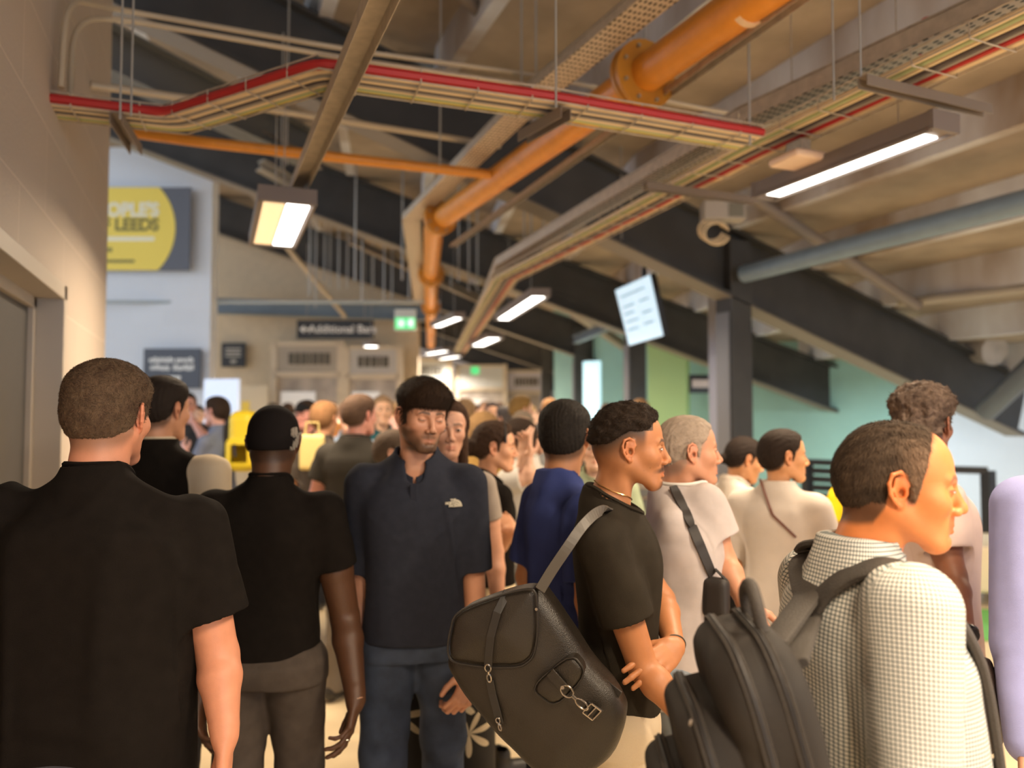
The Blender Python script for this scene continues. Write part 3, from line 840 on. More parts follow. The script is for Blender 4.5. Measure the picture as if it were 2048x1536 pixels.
# ------------------------------------------------------------------ the building
def blockwork(name, col, bw=.44, bh=.215, line=1.12, axis='Y', noise=.03, off=(0,0,0)):
    if name in _M: return _M[name]
    m, N, L, b = nmat(name); b.inputs['Roughness'].default_value = .7
    tc = N.new('ShaderNodeTexCoord'); sp = N.new('ShaderNodeSeparateXYZ'); cb = N.new('ShaderNodeCombineXYZ')
    L.new(tc.outputs['Object'], sp.inputs[0]); L.new(sp.outputs[axis], cb.inputs[0]); L.new(sp.outputs['Z'], cb.inputs[1])
    br = N.new('ShaderNodeTexBrick'); br.inputs['Scale'].default_value = 1; br.inputs['Brick Width'].default_value = bw; br.inputs['Row Height'].default_value = bh
    br.inputs['Mortar Size'].default_value = .006; br.inputs['Mortar Smooth'].default_value = .3; br.offset = .5
    br.inputs['Color1'].default_value = (*col,1); br.inputs['Color2'].default_value = (*[c*(1-noise) for c in col],1); br.inputs['Mortar'].default_value = (*[min(1,c*line) for c in col],1)
    L.new(cb.outputs[0], br.inputs['Vector']); L.new(br.outputs['Color'], b.inputs['Base Color'])
    n = N.new('ShaderNodeTexNoise'); n.inputs['Scale'].default_value = 70; L.new(tc.outputs['Object'], n.inputs['Vector'])
    ad = N.new('ShaderNodeMath'); ad.operation = 'MULTIPLY_ADD'; ad.inputs[1].default_value = -1.2
    L.new(br.outputs['Fac'], ad.inputs[0]); L.new(n.outputs['Fac'], ad.inputs[2])
    bp = N.new('ShaderNodeBump'); bp.inputs['Strength'].default_value = .35; bp.inputs['Distance'].default_value = .006
    L.new(ad.outputs[0], bp.inputs['Height']); L.new(bp.outputs[0], b.inputs['Normal'])
    _M[name] = m; return m
steel_dark = mat('painted_steel_charcoal', (.050,.050,.050), rough=.5, noise=.15, nscale=3)
steel_blue = mat('painted_steel_blue_grey', (.17,.22,.27), rough=.42, noise=.1, nscale=2)
galv = mat('galvanised_steel', (.46,.42,.36), rough=.42, metal=.55, noise=.14, nscale=25)
galv_warm = mat('dusty_galvanised', (.50,.43,.34), rough=.6, metal=.2, noise=.12, nscale=20)
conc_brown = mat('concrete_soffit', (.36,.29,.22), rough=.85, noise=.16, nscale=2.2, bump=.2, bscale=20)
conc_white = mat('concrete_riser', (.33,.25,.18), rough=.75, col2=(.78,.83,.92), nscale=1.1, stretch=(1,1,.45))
gas = mat('orange_pipe_paint', (.78,.30,.035), rough=.35, noise=.06, nscale=10)
floor_m = mat('polished_floor', (.80,.66,.44), rough=.35, noise=.06, nscale=3)
white_paint = blockwork('white_block', (.52,.44,.37), axis='Y', bh=.36, bw=.9, line=1.16)
blue_paint = blockwork('cool_white_block', (.76,.80,.86), axis='X', line=.97)
tan_paint = mat('beige_panel_wall', (.66,.54,.38), rough=.8, noise=.04)
black_sign = mat('sign_black', (.018,.019,.022), rough=.5)
sign_white = mat('sign_lettering_white', (.85,.85,.82), rough=.6)
cable_red = mat('cable_red', (.46,.02,.02), rough=.5)
cable_cream = mat('cable_cream', (.74,.58,.36), rough=.55)
cable_grey = mat('cable_grey', (.30,.27,.24), rough=.6)
cable_yellow = mat('cable_yellow', (.62,.50,.12), rough=.55)
cable_green = mat('cable_green', (.36,.42,.22), rough=.55)
cable_dark = mat('cable_dark', (.06,.045,.05), rough=.55)

def struct(o, label=None):
    o['kind'] = 'structure'
    if label: o['label'] = label
    return o
# floor and fallback roof
mb = MB(); mb.box((-14,-5,-.2), (24,40,0)); struct(mb.build('floor', floor_m), 'pale cream polished concourse floor')
mb = MB(); mb.box((-14,-5,9.5), (24,40,9.7)); struct(mb.build('ceiling', mat('roof_dark', (.10,.09,.08), rough=.9)), 'dark underside of the stand far above the pipes')
# left wall with its door
LX = -.65
mb = MB(); mb.box((LX-.28,-4.5,0), (LX,1.95,5.6)); mb.box((LX-.28,4.09,0), (LX,5.60,5.6)); mb.box((LX-.28,1.95,2.29), (LX,4.09,5.6))
struct(mb.build('wall_left', white_paint), 'cream painted blockwork wall at the left edge')
mb = MB(); frm = mat('door_frame_paint', (.50,.44,.37), rough=.5)
mb.box((LX-.20,4.02,0), (LX+.012,4.09,2.29)); mb.box((LX-.20,1.95,0), (LX+.012,2.02,2.29)); mb.box((LX-.20,1.95,2.22), (LX+.012,4.09,2.29))
mb.box((LX-.20,3.97,0), (LX-.10,4.03,2.23)); mb.box((LX-.20,1.95,2.17), (LX-.10,4.03,2.23))
d = mb.build('door_1', frm, bevel=.004); struct(d, 'dark grey door in a cream steel frame at the left edge')
mb = MB(); mb.box((LX-.17,2.02,.01), (LX-.125,3.97,2.17)); mb.build('door_leaf', mat('door_grey', (.075,.070,.066), rough=.45, noise=.05), d)
mb = MB(); mb.box((LX-.125,2.13,.9), (LX-.10,2.17,1.2)); mb.build('door_handle', galv, d)
# poster wall, facing the camera, behind the corner
def slab_between(name, a, b, z0, z1, m, t=.2, label=None):
    a = V(a.x,a.y,0); b = V(b.x,b.y,0); d = (b-a).normalized(); n = V(-d.y, d.x, 0)   # thickness goes away from the viewer
    mb = MB(); mb.hexa([a+V(0,0,z0), b+V(0,0,z0), b+n*t+V(0,0,z0), a+n*t+V(0,0,z0), a+V(0,0,z1), b+V(0,0,z1), b+n*t+V(0,0,z1), a+n*t+V(0,0,z1)])
    return struct(mb.build(name, m), label)
slab_between('wall_poster', P(60,800,11), P(418,800,11), 0, 5.66, blue_paint, .25, 'cool white blockwork wall carrying the yellow poster')
slab_between('wall_back', P(120,800,15.6), P(836,800,15.6), 0, 9, tan_paint, .3, 'beige wall behind the kiosks')
slab_between('wall_far', P(560,800,28), P(1125,800,25), 0, 6.5, mat('far_white', (.66,.64,.68), rough=.8), .3, 'pale far wall where the concourse curves away')
_e = P(2500,800,8.4)
blockwork('cool_white_block_x', (.62,.67,.74), axis='Y', line=.97)
slab_between('wall_side', V(_e.x,_e.y,0), V(13.5,-4.9,0), 0, 6.0, blockwork('cool_white_block_x', (.6,.6,.6), axis='Y'), .25, 'cool white side wall beyond the right edge')
teal = mat('teal_wall_paint', (.34,.60,.55), rough=.55, noise=.12, nscale=.8)
slab_between('wall_right', P(1108,800,15.5), P(1862,800,10.6), 0, 6.5, teal, .25, 'teal painted wall behind the columns')
slab_between('wall_corner', P(1846,800,10.2), P(2500,800,8.4), 0, 6.0, blockwork('cool_white_block_x', (.62,.67,.74), axis='Y', line=.97), .25, 'cool white wall at the right edge')
slab_between('trim_1', P(1296,800,12.6), P(1374,800,12.2), 0, 4.4, mat('green_panel', (.42,.66,.30), rough=.55), .12, 'bright green wall panel behind the columns')
slab_between('window_1', P(1166,800,13.6), P(1198,800,13.4), .9, 2.65, mat('daylit_pane', (.55,.85,.95), rough=.3, emit=.9), .08, 'bright pale blue opening at the end of the teal wall')
slab_between('trim_2', P(1418,800,8.6), P(1446,800,8.5), 0, 3.6, mat('lilac_paint', (.42,.44,.55), rough=.6), .12, 'lilac grey return beside the nearest column')
# rakers, columns and terrace units of the stand
RK = [((4.87,-6.0), 0.0), ((4.87,6.13), 0.0), ((5.72,9.42), 9.0), ((6.76,13.2), 17.0), ((7.9,17.3), 21.0), ((9.6,23.0), 26.0)]
def rk_pt(i, s, z):
    (x, y), a = RK[i]; a = math.radians(a); return V(x+s*math.cos(a), y-s*math.sin(a), z)
SL = .333
for i in range(1, 6):
    s0, s1 = -10.5, 4.25
    mb = MB(); a = rk_pt(i, s0, 3.17-SL*s0); b = rk_pt(i, s1, 3.17-SL*s1)
    mb.ibeam(a, b, .24, .66, .03, .025)
    o = mb.build('raker_beam', steel_dark)
    fl = MB(); d = (b-a).normalized(); u = (d.cross(V(0,0,1))).normalized().cross(d)
    fl.bar(a-u*.345, b-u*.345, .25, .012); fl.build('bottom_flange', mat('flange_tan', (.22,.19,.16), rough=.55), o)  # flange in a paler tan than the rest of the beam
    lab = {1:'nearest sloping charcoal raker beam running down to the right wall',2:'second sloping raker beam behind the hanging screen',3:'third sloping raker beam low beyond the second column',4:'fourth raker beam, small beyond the cable tray',5:'farthest raker beam at the end of the concourse'}[i]
    tag(o, lab, 'beam', 'raker beams under the stand')
    cw = .25
    cb = MB(); p = rk_pt(i, 0, 0); aa = math.radians(RK[i][1]); dx = V(math.cos(aa), -math.sin(aa), 0)
    top = 3.42
    for k in (-1, 1): pass
    cb.bar(p, p+V(0,0,top), cw, cw, up=tuple(dx))
    c = cb.build('steel_column', steel_dark, bevel=.01)
    side = MB(); q_ = p-dx*(cw/2+.012); side.bar(q_, q_+V(0,0,2.7), cw*.8, .012, up=tuple(dx)); side.build('pale_side', mat('column_strip', (.20,.21,.24), rough=.5), c)  # paler strip over the left side of the column
    pl = MB(); pl.box((p.x-.2,p.y-.2,0), (p.x+.2,p.y+.2,.03)); pl.build('base_plate', steel_dark, c)
    tag(c, {1:'nearest dark steel column right of the hanging screen',2:'second dark steel column directly below the hanging screen',3:'third dark steel column, thinner and farther left',4:'fourth dark steel column beyond the crowd',5:'farthest and thinnest dark steel column'}[i], 'column', 'steel columns of the stand')
# terrace units between rakers
for i in range(0, 5):
    for k in range(-10, 5):
        s0, s1 = k*1.0, (k+1)*1.0
        z = 3.53-SL*s0; zb = z-SL-.11
        A, B, C_, D = rk_pt(i, s0, 0), rk_pt(i, s1, 0), rk_pt(i+1, s1, 0), rk_pt(i+1, s0, 0)
        if s1 > 4.9: continue
        Z = lambda p, q: V(p.x, p.y, q)
        mb = MB(); mb.hexa([Z(A,z), Z(B,z), Z(C_,z), Z(D,z), Z(A,z+.11), Z(B,z+.11), Z(C_,z+.11), Z(D,z+.11)])
        mb.cur = 1
        e = (B-A).normalized()*.11; e2 = (C_-D).normalized()*.11
        f1 = Z(B-e, 0); f2 = Z(C_-e2, 0); g1 = Z(B-e*.01, 0); g2 = Z(C_-e2*.01, 0)
        mb.hexa([Z(f1,z-SL), Z(g1,z-SL), Z(g2,z-SL), Z(f2,z-SL), Z(f1,z-.001), Z(g1,z-.001), Z(g2,z-.001), Z(f2,z-.001)])
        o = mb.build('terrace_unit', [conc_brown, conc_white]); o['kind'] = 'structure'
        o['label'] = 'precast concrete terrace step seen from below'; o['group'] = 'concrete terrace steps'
# horizontal tie beams across the concourse and rails
def beam(name, a, b, w, h, m, label, cat='beam', grp=None, kind='i'):
    mb = MB()
    if kind == 'i': mb.ibeam(a, b, w, h, .02, .018)
    elif kind == 'tube': mb.tube([a, b], w/2, 18)
    else: mb.bar(a, b, w, h)
    return tag(mb.build(name, m, smooth=(kind == 'tube')), label, cat, grp)
beam('tie_beam', P(560,75,6.6), P(1700,218,7.3), .22, .26, steel_blue, 'blue grey horizontal beam crossing above the cable trays')
beam('tie_beam', P(425,612,15.1), P(880,628,15.1), .25, .30, steel_blue, 'blue grey beam low on the beige wall above the black sign')
beam('tie_beam', P(200,95,6.4), P(620,300,9.0), .25, .42, mat('beam_slate', (.15,.155,.16), rough=.5), 'slate grey sloping beam at upper left above the cream conduits')
beam('tie_beam', P(880,-60,5.0), P(1060,130,6.4), .10, .10, mat('beam_brown', (.22,.18,.15), rough=.5), 'brown steel tube sloping down at the top centre', kind='tube')
beam('tie_beam', P(960,330,9.4), P(1480,520,9.6), .2, .2, mat('beam_putty', (.40,.36,.30), rough=.6), 'putty coloured tube sloping behind the right cable tray', kind='tube')
beam('bracing_tube', P(1488,548,7.3), P(2120,385,4.9), .17, .17, mat('tube_blue', (.20,.28,.36), rough=.35, noise=.05), 'blue grey round brace running right from the nearest column', 'brace', kind='tube')
beam('bracing_tube', P(1505,395,6.7), P(1835,612,7.6), .11, .11, mat('beam_brown', (.2,.2,.2)), 'brown round brace sloping down beneath the long bright luminaire', 'brace', kind='tube')
beam('bracing_tube', P(1800,606,7.8), P(2100,572,6.6), .09, .09, mat('beam_putty', (.2,.2,.2)), 'thin putty pipe under the terrace at the right edge', 'pipe', kind='tube')
beam('bracing_tube', P(1972,822,8.0), P(2100,700,7.0), .22, .22, mat('tube_slate', (.10,.12,.15), rough=.4), 'slate diagonal prop meeting the lower end of the raker', 'brace', kind='tube')
beam('bracing_tube', P(560,478,12), P(690,632,13.5), .09, .09, galv_warm, 'slim tube sloping from the left lamp towards the black sign', 'brace', kind='tube')
beam('bracing_tube', P(640,-60,6.2), P(560,60,7.0), .10, .10, steel_blue, 'blue grey diagonal rod at the top left', 'brace', kind='tube')
beam('bracing_tube', P(650,-30,6.0), P(622,70,6.4), .24, .24, mat('duct_blue', (.33,.38,.42), rough=.35), 'short pale blue round duct at the top left', 'duct', kind='tube')
beam('round_duct', P(1905,690,9.2), P(1990,700,8.6), .36, .36, mat('duct_stained', (.45,.42,.40), rough=.5, noise=.2, nscale=5), 'stained round duct end by the right wall', 'duct', kind='tube')
beam('handrail', P(150,604,10.7), P(880,604,12.3), .05, .05, mat('rail_blue', (.45,.52,.56), rough=.4), 'pale level rail across the poster wall and beige wall', 'rail', kind='tube')
for i, (x0,y0,d0,x1,y1,d1,w) in enumerate([(520,330,9.5,820,500,11.5,.14),(640,420,11,1000,560,13,.16),(700,480,12,960,600,14,.12),(1080,575,12,1260,700,14,.14),(1150,680,12,1250,640,11,.12),(470,250,8,640,330,9,.12),(330,150,7.5,520,260,8.5,.10),(1330,500,8.6,1440,440,8.0,.1)]):
    beam('purlin', P(x0,y0,d0), P(x1,y1,d1), w, w, [mat('beam_putty', (.2,.2,.2)), steel_blue, mat('beam_brown', (.2,.2,.2))][i % 3],
         ['putty purlin behind the left lamp','blue grey purlin above the green exit sign','brown purlin right of the left lamp','putty purlin below the second raker','blue grey strut left of the hanging screen','putty strut above the thin orange pipe','blue grey strut behind the cream conduits','putty strut near the junction box'][i], 'strut')
# big angular concrete faces seen between the beams
for i, (pts, m) in enumerate([([(430,300,11.8),(640,330,11.8),(830,560,11.8),(430,380,11.8)], steel_blue)]):
    pass

# ------------------------------------------------------------------ services under the ceiling
def tray(name, pts, w, label, lanes, side=.055, rung=.22, group=None):
    """cable basket: side rails, rungs, and lanes of cable as its parts"""
    root = empty(name, tuple(pts[0])); tag(root, label, 'cable tray', group); off = Vector(pts[0])
    pts = [Vector(p)-off for p in pts]
    def offset(pp, o, z):
        out = []
        for i in range(len(pp)):
            a = pp[max(i-1, 0)]; b = pp[i]; c = pp[min(i+1, len(pp)-1)]
            n = V(0,0,0)
            for u, v_ in ((a, b), (b, c)):
                if (v_-u).length > 1e-6: dd = (v_-u).normalized(); n += V(dd.y, -dd.x, 0)
            n.normalize(); out.append(pp[i]+n*o+V(0,0,z))
        return out
    mb = MB()
    for sgn in (-1, 1):
        q = offset(pts, sgn*w/2, 0)
        for i in range(len(q)-1):
            mb.tube([q[i], q[i+1]], .004, 5); mb.tube([q[i]+V(0,0,side), q[i+1]+V(0,0,side)], .004, 5)
    for i in range(len(pts)-1):
        L = (pts[i+1]-pts[i]).length; n = max(1, int(L/rung)); dd = (pts[i+1]-pts[i]).normalized(); sd = V(dd.y, -dd.x, 0)
        for j in range(n):
            c = pts[i]+dd*(j+.5)*L/n
            mb.tube([c-sd*w/2+V(0,0,side), c-sd*w/2-V(0,0,.004), c+sd*w/2-V(0,0,.004), c+sd*w/2+V(0,0,side)], .0035, 5)
    mb.build('basket', galv_warm, root, smooth=True)
    rs = random.Random(len(label))
    for (o, r, m, nm) in lanes:
        q = offset(pts, o*w, r+.004)
        dense = []
        for i in range(len(q)-1):
            n = max(2, int((q[i+1]-q[i]).length/.35))
            for j in range(n): dense.append(q[i].lerp(q[i+1], j/n)+V(rs.uniform(-.003,.003), rs.uniform(-.003,.003), rs.uniform(-.001,.003)))
        dense.append(q[-1]); c = MB(); c.tube(arc_pts(dense, .08, 3), r, 8); c.build(nm, m, root, smooth=True)
    return root
ZT = 3.0
L1 = [PZ(82,222,ZT), PZ(350,252,ZT), PZ(655,160,ZT), PZ(1100,222,ZT), PZ(1500,288,ZT)]
lanes = [(-.45,.021,cable_red,'red_cable'),(-.30,.020,cable_cream,'cream_cable'),(-.16,.012,cable_grey,'grey_cable'),(-.05,.014,cable_cream,'cream_cable'),(.06,.012,cable_dark,'dark_cable'),(.16,.013,cable_grey,'grey_cable'),(.27,.014,cable_cream,'cream_cable'),(.38,.012,cable_green,'green_cable'),(.47,.016,cable_yellow,'yellow_cable')]
lanesA = [(-o, r, m, n) for o, r, m, n in lanes]
tray('cable_tray', L1, .20, 'basket tray of red and cream cables crossing from the left wall', lanesA)
R1 = [PZ(2200,-10,ZT+.04), PZ(1500,310,ZT+.04), PZ(1190,470,ZT+.04), PZ(1010,560,ZT+.0), PZ(960,640,ZT+.0), PZ(920,705,ZT)]
tray('cable_tray', R1, .26, 'long tray of red and cream cables receding from the upper right corner', [(-.40,.013,cable_cream,'cream_cable'),(-.25,.013,cable_green,'green_cable'),(-.12,.012,cable_cream,'cream_cable'),(.0,.013,cable_dark,'dark_cable'),(.13,.013,cable_grey,'grey_cable'),(.28,.016,cable_red,'red_cable'),(.42,.020,cable_cream,'cream_cable')][::-1])
def perf_mat(name, col):
    if name in _M: return _M[name]
    m, N, L, b = nmat(name); b.inputs['Roughness'].default_value = .45; b.inputs['Metallic'].default_value = .4
    tc = N.new('ShaderNodeTexCoord'); mp = N.new('ShaderNodeMapping'); mp.inputs['Scale'].default_value = (1,.55,0.0)
    L.new(tc.outputs['Object'], mp.inputs[0])
    v = N.new('ShaderNodeTexVoronoi'); v.inputs['Scale'].default_value = 38; v.inputs['Randomness'].default_value = .15
    L.new(mp.outputs[0], v.inputs['Vector'])
    r = N.new('ShaderNodeValToRGB'); r.color_ramp.interpolation = 'CONSTANT'
    r.color_ramp.elements[0].color = (.03,.025,.02,1); r.color_ramp.elements[1].position = .30; r.color_ramp.elements[1].color = (*col,1)
    L.new(v.outputs['Distance'], r.inputs[0]); L.new(r.outputs[0], b.inputs['Base Color']); _M[name] = m; return m
perf = perf_mat('perforated_galvanised', (.60,.50,.40))
def perf_tray(name, pts, w, h, label):
    mb = MB(); lip = MB()
    sidem = MB()
    for i in range(len(pts)-1):
        a_, b_ = Vector(pts[i]), Vector(pts[i+1]); mb.bar(a_-V(0,0,h/2), b_-V(0,0,h/2), w, .005)
        d = (b_-a_).normalized(); sd = d.cross(V(0,0,1)).normalized()
        for k in (-1, 1): sidem.bar(a_+sd*k*w/2, b_+sd*k*w/2, .005, h)
        d = (Vector(pts[i+1])-Vector(pts[i])).normalized(); sd = d.cross(V(0,0,1)).normalized()
        for k in (-1, 1): lip.bar(Vector(pts[i])+sd*k*w/2+V(0,0,h/2), Vector(pts[i+1])+sd*k*w/2+V(0,0,h/2), .018, .008)
    o = mb.build(name, perf); lip.build('rolled_edge', galv, o); sidem.build('side_wall', galv_warm, o); return tag(o, label, 'cable tray')
perf_tray('perforated_tray', [PZ(1420,-95,3.62), PZ(1070,190,3.62), PZ(822,436,3.62), PZ(838,600,3.62)], .17, .05, 'perforated galvanised tray running beside the orange main')
perf_tray('perforated_tray', [PZ(2250,-100,3.22), PZ(1500,235,3.22), PZ(1190,415,3.22), PZ(1006,525,3.18), PZ(935,690,3.18)], .15, .075, 'perforated tray above the right cable tray')
def trunk(name, pts, w, h, m, label):
    mb = MB()
    for i in range(len(pts)-1): mb.channel(pts[i], pts[i+1], w, h, .003, web='top')
    return tag(mb.build(name, m), label, 'trunking')
trunk('lighting_trunking', [PZ(800,-90,2.95), PZ(592,385,2.95)], .085, .06, galv_warm, 'galvanised trunking that carries the left lamp')
trunk('conduit_strip', [PZ(1700,-75,3.42), PZ(905,492,3.42)], .05, .04, galv_warm, 'narrow galvanised strip under the orange main')
def conduit(name, pts, r, m, label, rad=.15, cat='conduit', n=9):
    mb = MB(); mb.tube(arc_pts(pts, rad, 8), r, n); return tag(mb.build(name, m, smooth=True), label, cat)
cm = mat('conduit_cream', (.56,.47,.34), rough=.5, metal=.2)
a0 = PX(128,170,LX+.04)
conduit('conduit', [PX(122,175,LX+.04), PX(132,5,LX+.04)+V(0,0,.02), P(230,18,3.9), P(700,100,4.3), P(1070,150,4.7), P(1500,235,5.3)], .014, cm, 'outer cream conduit bending off the left wall', .28)
conduit('conduit', [PX(140,190,LX+.04), PX(148,40,LX+.04), P(230,36,3.8), P(700,118,4.2), P(1070,172,4.6)], .014, cm, 'inner cream conduit bending off the left wall', .22)
conduit('conduit', [P(180,170,4.2), P(560,222,4.9), P(1000,292,5.8)], .022, cm, 'lower cream conduit passing behind the left cable tray')
conduit('conduit', [P(420,212,4.6), P(600,180,4.4), P(700,138,4.2), P(1100,188,4.8)], .020, mat('conduit_grey', (.35,.31,.27), rough=.5), 'grey conduit just above the left cable tray')
# gas main
def pipe(name, pts, r, label, flanges=(), rad=.2):
    root = empty(name, tuple(pts[0])); tag(root, label, 'pipe', None); off = Vector(pts[0])
    pp = [Vector(p)-off for p in pts]
    mb = MB(); mb.tube(arc_pts(pp, rad, 8), r, 22); mb.build('pipe_run', gas, root, smooth=True)
    for (c, ax, fr) in flanges:
        c = Vector(c)-off; ax = Vector(ax).normalized(); sd = ax.cross(V(0,0,1)).normalized(); u = sd.cross(ax)
        fb = MB()
        for k in (-1, 1): fb.disc(c+ax*k*.022, ax, fr, .030, 28)
        fl = fb.build('flange', mat('flange_orange', (.60,.26,.03), rough=.4, noise=.1), root, smooth=True)
        for j in range(8):
            bb = MB()
            t = 2*math.pi*(j+.5)/8; q = c+(sd*math.cos(t)+u*math.sin(t))*(fr*.80); bb.tube([q-ax*.055, q+ax*.055], .010, 6); bb.build('flange_bolt', galv, fl)
    return root
ZP = 3.50
g0, g1 = PZ(1620,-85,ZP), PZ(868,448,ZP)
gd = g1-g0
fpos = g0+gd*((PZ(1285,152,ZP)-g0).length/gd.length)
m_c = PZ(862,690,ZP-.1); m_b = PZ(862,548,ZP)
pipe('gas_main', [g0, g1, m_b, m_c], .098, 'thick orange main with a bolted flange receding to a bend', [(fpos, gd, .185), (PZ(880,437,ZP), gd, .155), (m_b, m_c-m_b, .17), (m_b.lerp(m_c,.30), m_c-m_b, .16)], .25)
e0 = PZ(1496,6,ZP); 
mb = MB(); mb.disc(e0, gd, .103, .035, 24); tag(mb.build('pipe_band', mat('tape_cream', (.85,.62,.40), rough=.6), smooth=True), 'cream tape band around the thick orange main', 'tape')
pipe('gas_branch', [P(240,262,5.05), PZ(400,284,ZP), PZ(1003,352,ZP)], .036, 'thin orange pipe teeing into the thick main', [], .1)
# luminaires
lamp_em = mat('lamp_lens_white', (1.0,.97,.92), rough=.4, emit=5.0)
lamp_em2 = mat('lamp_lens_warm', (1.0,.74,.42), rough=.4, emit=.75)
lamp_body = mat('luminaire_body', (.21,.17,.15), rough=.5)
def luminaire(a, b, w, label, h=.07, split=False, power=1.0, col=WARM, light=True):
    """a, b: ends of the lens line at the underside"""
    a = Vector(a); b = Vector(b); off = a.copy(); root = empty('luminaire', tuple(a)); tag(root, label, 'light', 'long luminaires over the concourse')
    d = (b-a).normalized(); sd = d.cross(V(0,0,1)).normalized(); L = (b-a).length; A = V(0,0,0); B = b-a
    mb = MB()
    mb.bar(A+V(0,0,h/2+.004), B+V(0,0,h/2+.004), w, h)
    mb.bar(A+sd*(w/2-.008), B+sd*(w/2-.008), .016, .02); mb.bar(A-sd*(w/2-.008), B-sd*(w/2-.008), .016, .02)
    mb.bar(A-d*.02+V(0,0,h/2), A+d*.004+V(0,0,h/2), w+.006, h+.012); mb.bar(B-d*.004+V(0,0,h/2), B+d*.02+V(0,0,h/2), w+.006, h+.012)
    mb.build('housing', lamp_body, root)
    if split:
        mb = MB(); mb.bar(A+d*.05+sd*w*.20, B-d*.05+sd*w*.20, w*.40, .008); mb.build('lens', lamp_em, root)
        mb = MB(); mb.bar(A+d*.05-sd*w*.22, B-d*.05-sd*w*.22, w*.36, .008); mb.build('reflector', lamp_em2, root)
    else:
        mb = MB(); mb.bar(A+d*.06, B-d*.06, w*.62, .008); mb.build('lens', lamp_em, root)
    for t in (.2, .8): mb = MB(); mb.tube([A.lerp(B, t)+V(0,0,h), A.lerp(B, t)+V(0,0,h+.9)], .003, 5); mb.build('suspension_wire', galv, root)
    if light:
        c = (a+b)/2; o = area_light('lamp_light', c+V(0,0,-.012)+(sd*w*.20 if split else V(0,0,0)), w*(.38 if split else .60), L*.9, LAMP_W*power, col, (0,0,math.atan2(d.y, d.x)-math.pi/2))
        o.data.spread = math.radians(165)
    return root
ZL = 2.86
luminaire(PZ(1885,262,ZL), PZ(1530,396,ZL), .155, 'long bright luminaire hanging below the right cable tray', split=False)
luminaire(PZ(575,404,2.82), PZ(545,492,2.82), .30, 'square ended luminaire at the end of the left trunking', split=True)
luminaire(PZ(1080,592,ZL), PZ(1005,640,ZL), .2, 'small glowing luminaire beneath the bend of the right tray', split=False)
luminaire(PZ(990,676,2.9), PZ(955,692,2.9), .3, 'far faint luminaire low beyond the orange riser')
for i, (x, y0) in enumerate([(.55,-1.2),(2.6,-2.4),(.3,7.6),(3.0,9.3),(1.9,-.2)]):
    luminaire((x, y0+1.1, 2.95), (x, y0, 2.95), .16, ['luminaire over the photographer, behind the left lamp','luminaire behind the photographer on the right row','luminaire farther along the left row','luminaire farther along the right row','luminaire nearest above the queue'][i]) if i not in (2,) else None
for (x, y), l in zip([(4.5,15.9),(5.2,17.2),(3.9,19.8),(6.3,21.2)],['beyond the orange riser, added as fill light','small and far by the columns, added as fill light','at the bend of the concourse, added as fill light','at the far end of the concourse, added as fill light']):
    luminaire((x, y+.5, 3.05), (x+.2, y-.5, 3.05), .22, 'luminaire '+l, power=1.5, col=(1.0,.86,.70))  # these lamps are added to brighten the far concourse
luminaire((5.2, 2.4, 2.98), (5.2, 1.2, 2.98), .16, 'luminaire beyond the right edge above the man in lavender')
luminaire((9.2, 4.4, 2.0+.1), (9.2, 3.2, 2.1), .16, 'added out of view luminaire brightening the cool white side wall', col=(.8,.9,1.0), power=.45)  # added out of view to brighten the right hand walls
luminaire((7.2, 7.0, 2.56), (7.2, 6.5, 2.56), .16, 'added luminaire hidden behind the nearest raker beam to brighten the teal wall', col=(.8,.95,1.0), power=1.3)  # added fill for the teal wall, hidden by the beam
# round downlight in front of the kiosks
dl = P(742,693,12.5); root = empty('downlight', tuple(dl)); tag(root, 'small round white downlight just below the right end of the black sign', 'light')
mb = MB(); mb.disc((0,0,.04), (0,0,1), .13, .08, 24); mb.build('housing', lamp_body, root, smooth=True)
mb = MB(); mb.disc((0,0,-.004), (0,0,1), .11, .006, 24); mb.build('lens', lamp_em, root)
mb = MB(); mb.tube([(0,0,.08),(0,0,1.6)], .004, 5); mb.build('suspension_wire', galv, root)
for dx in (0, -3.2):  # second spot has no fixture; added to brighten the kiosks
    d_ = bpy.data.lights.new('downlight_and_fill', 'SPOT'); d_.energy = 480; d_.color = (1,.84,.62); d_.spot_size = math.radians(150); d_.spot_blend = .8; d_.shadow_soft_size = .1
    o_ = bpy.data.objects.new('downlight_and_fill', d_); COL.objects.link(o_); o_.location = dl+V(dx,0,-.03)
# green exit signs, access point, junction box, screen
def box_on(name, c, xd, w, h, t, m, label, cat, group=None):
    """flat box facing against its normal; c centre, xd horizontal direction"""
    root = empty(name, tuple(c)); tag(root, label, cat, group); x = Vector(xd).normalized(); n = x.cross(V(0,0,1)).normalized()
    R = Matrix((x, n*-1, V(0,0,1))).transposed().to_4x4()
    root.matrix_world = Matrix.Translation(Vector(c)) @ R
    mb = MB(); mb.box((-w/2,-t/2,-h/2), (w/2,t/2,h/2)); mb.build('panel', m, root, bevel=min(.006, t*.3)); return root
CR = V(_r.x, _r.y, 0)
def face_text(root, body, size, x, z, t, m, name='lettering', sx=1.0, bold=0.0, align='CENTER'):
    return text_obj(name, body, size, m, root, Matrix.Translation((x, -t/2-.002, z)) @ Matrix.Rotation(math.pi/2, 4, 'X'), .001, align, bold, sx)
ex = box_on('exit_sign', P(811,640,10.5), CR, .30, .30, .05, mat('sign_white_face', (.62,.66,.62), rough=.5), 'green and white running man exit sign near the orange riser', 'sign')
mb = MB(); mb.box((-.14,-.032,-.13), (.14,-.026,.03)); mb.build('green_field', mat('exit_green', (.08,.70,.24), rough=.5, emit=.7), ex)
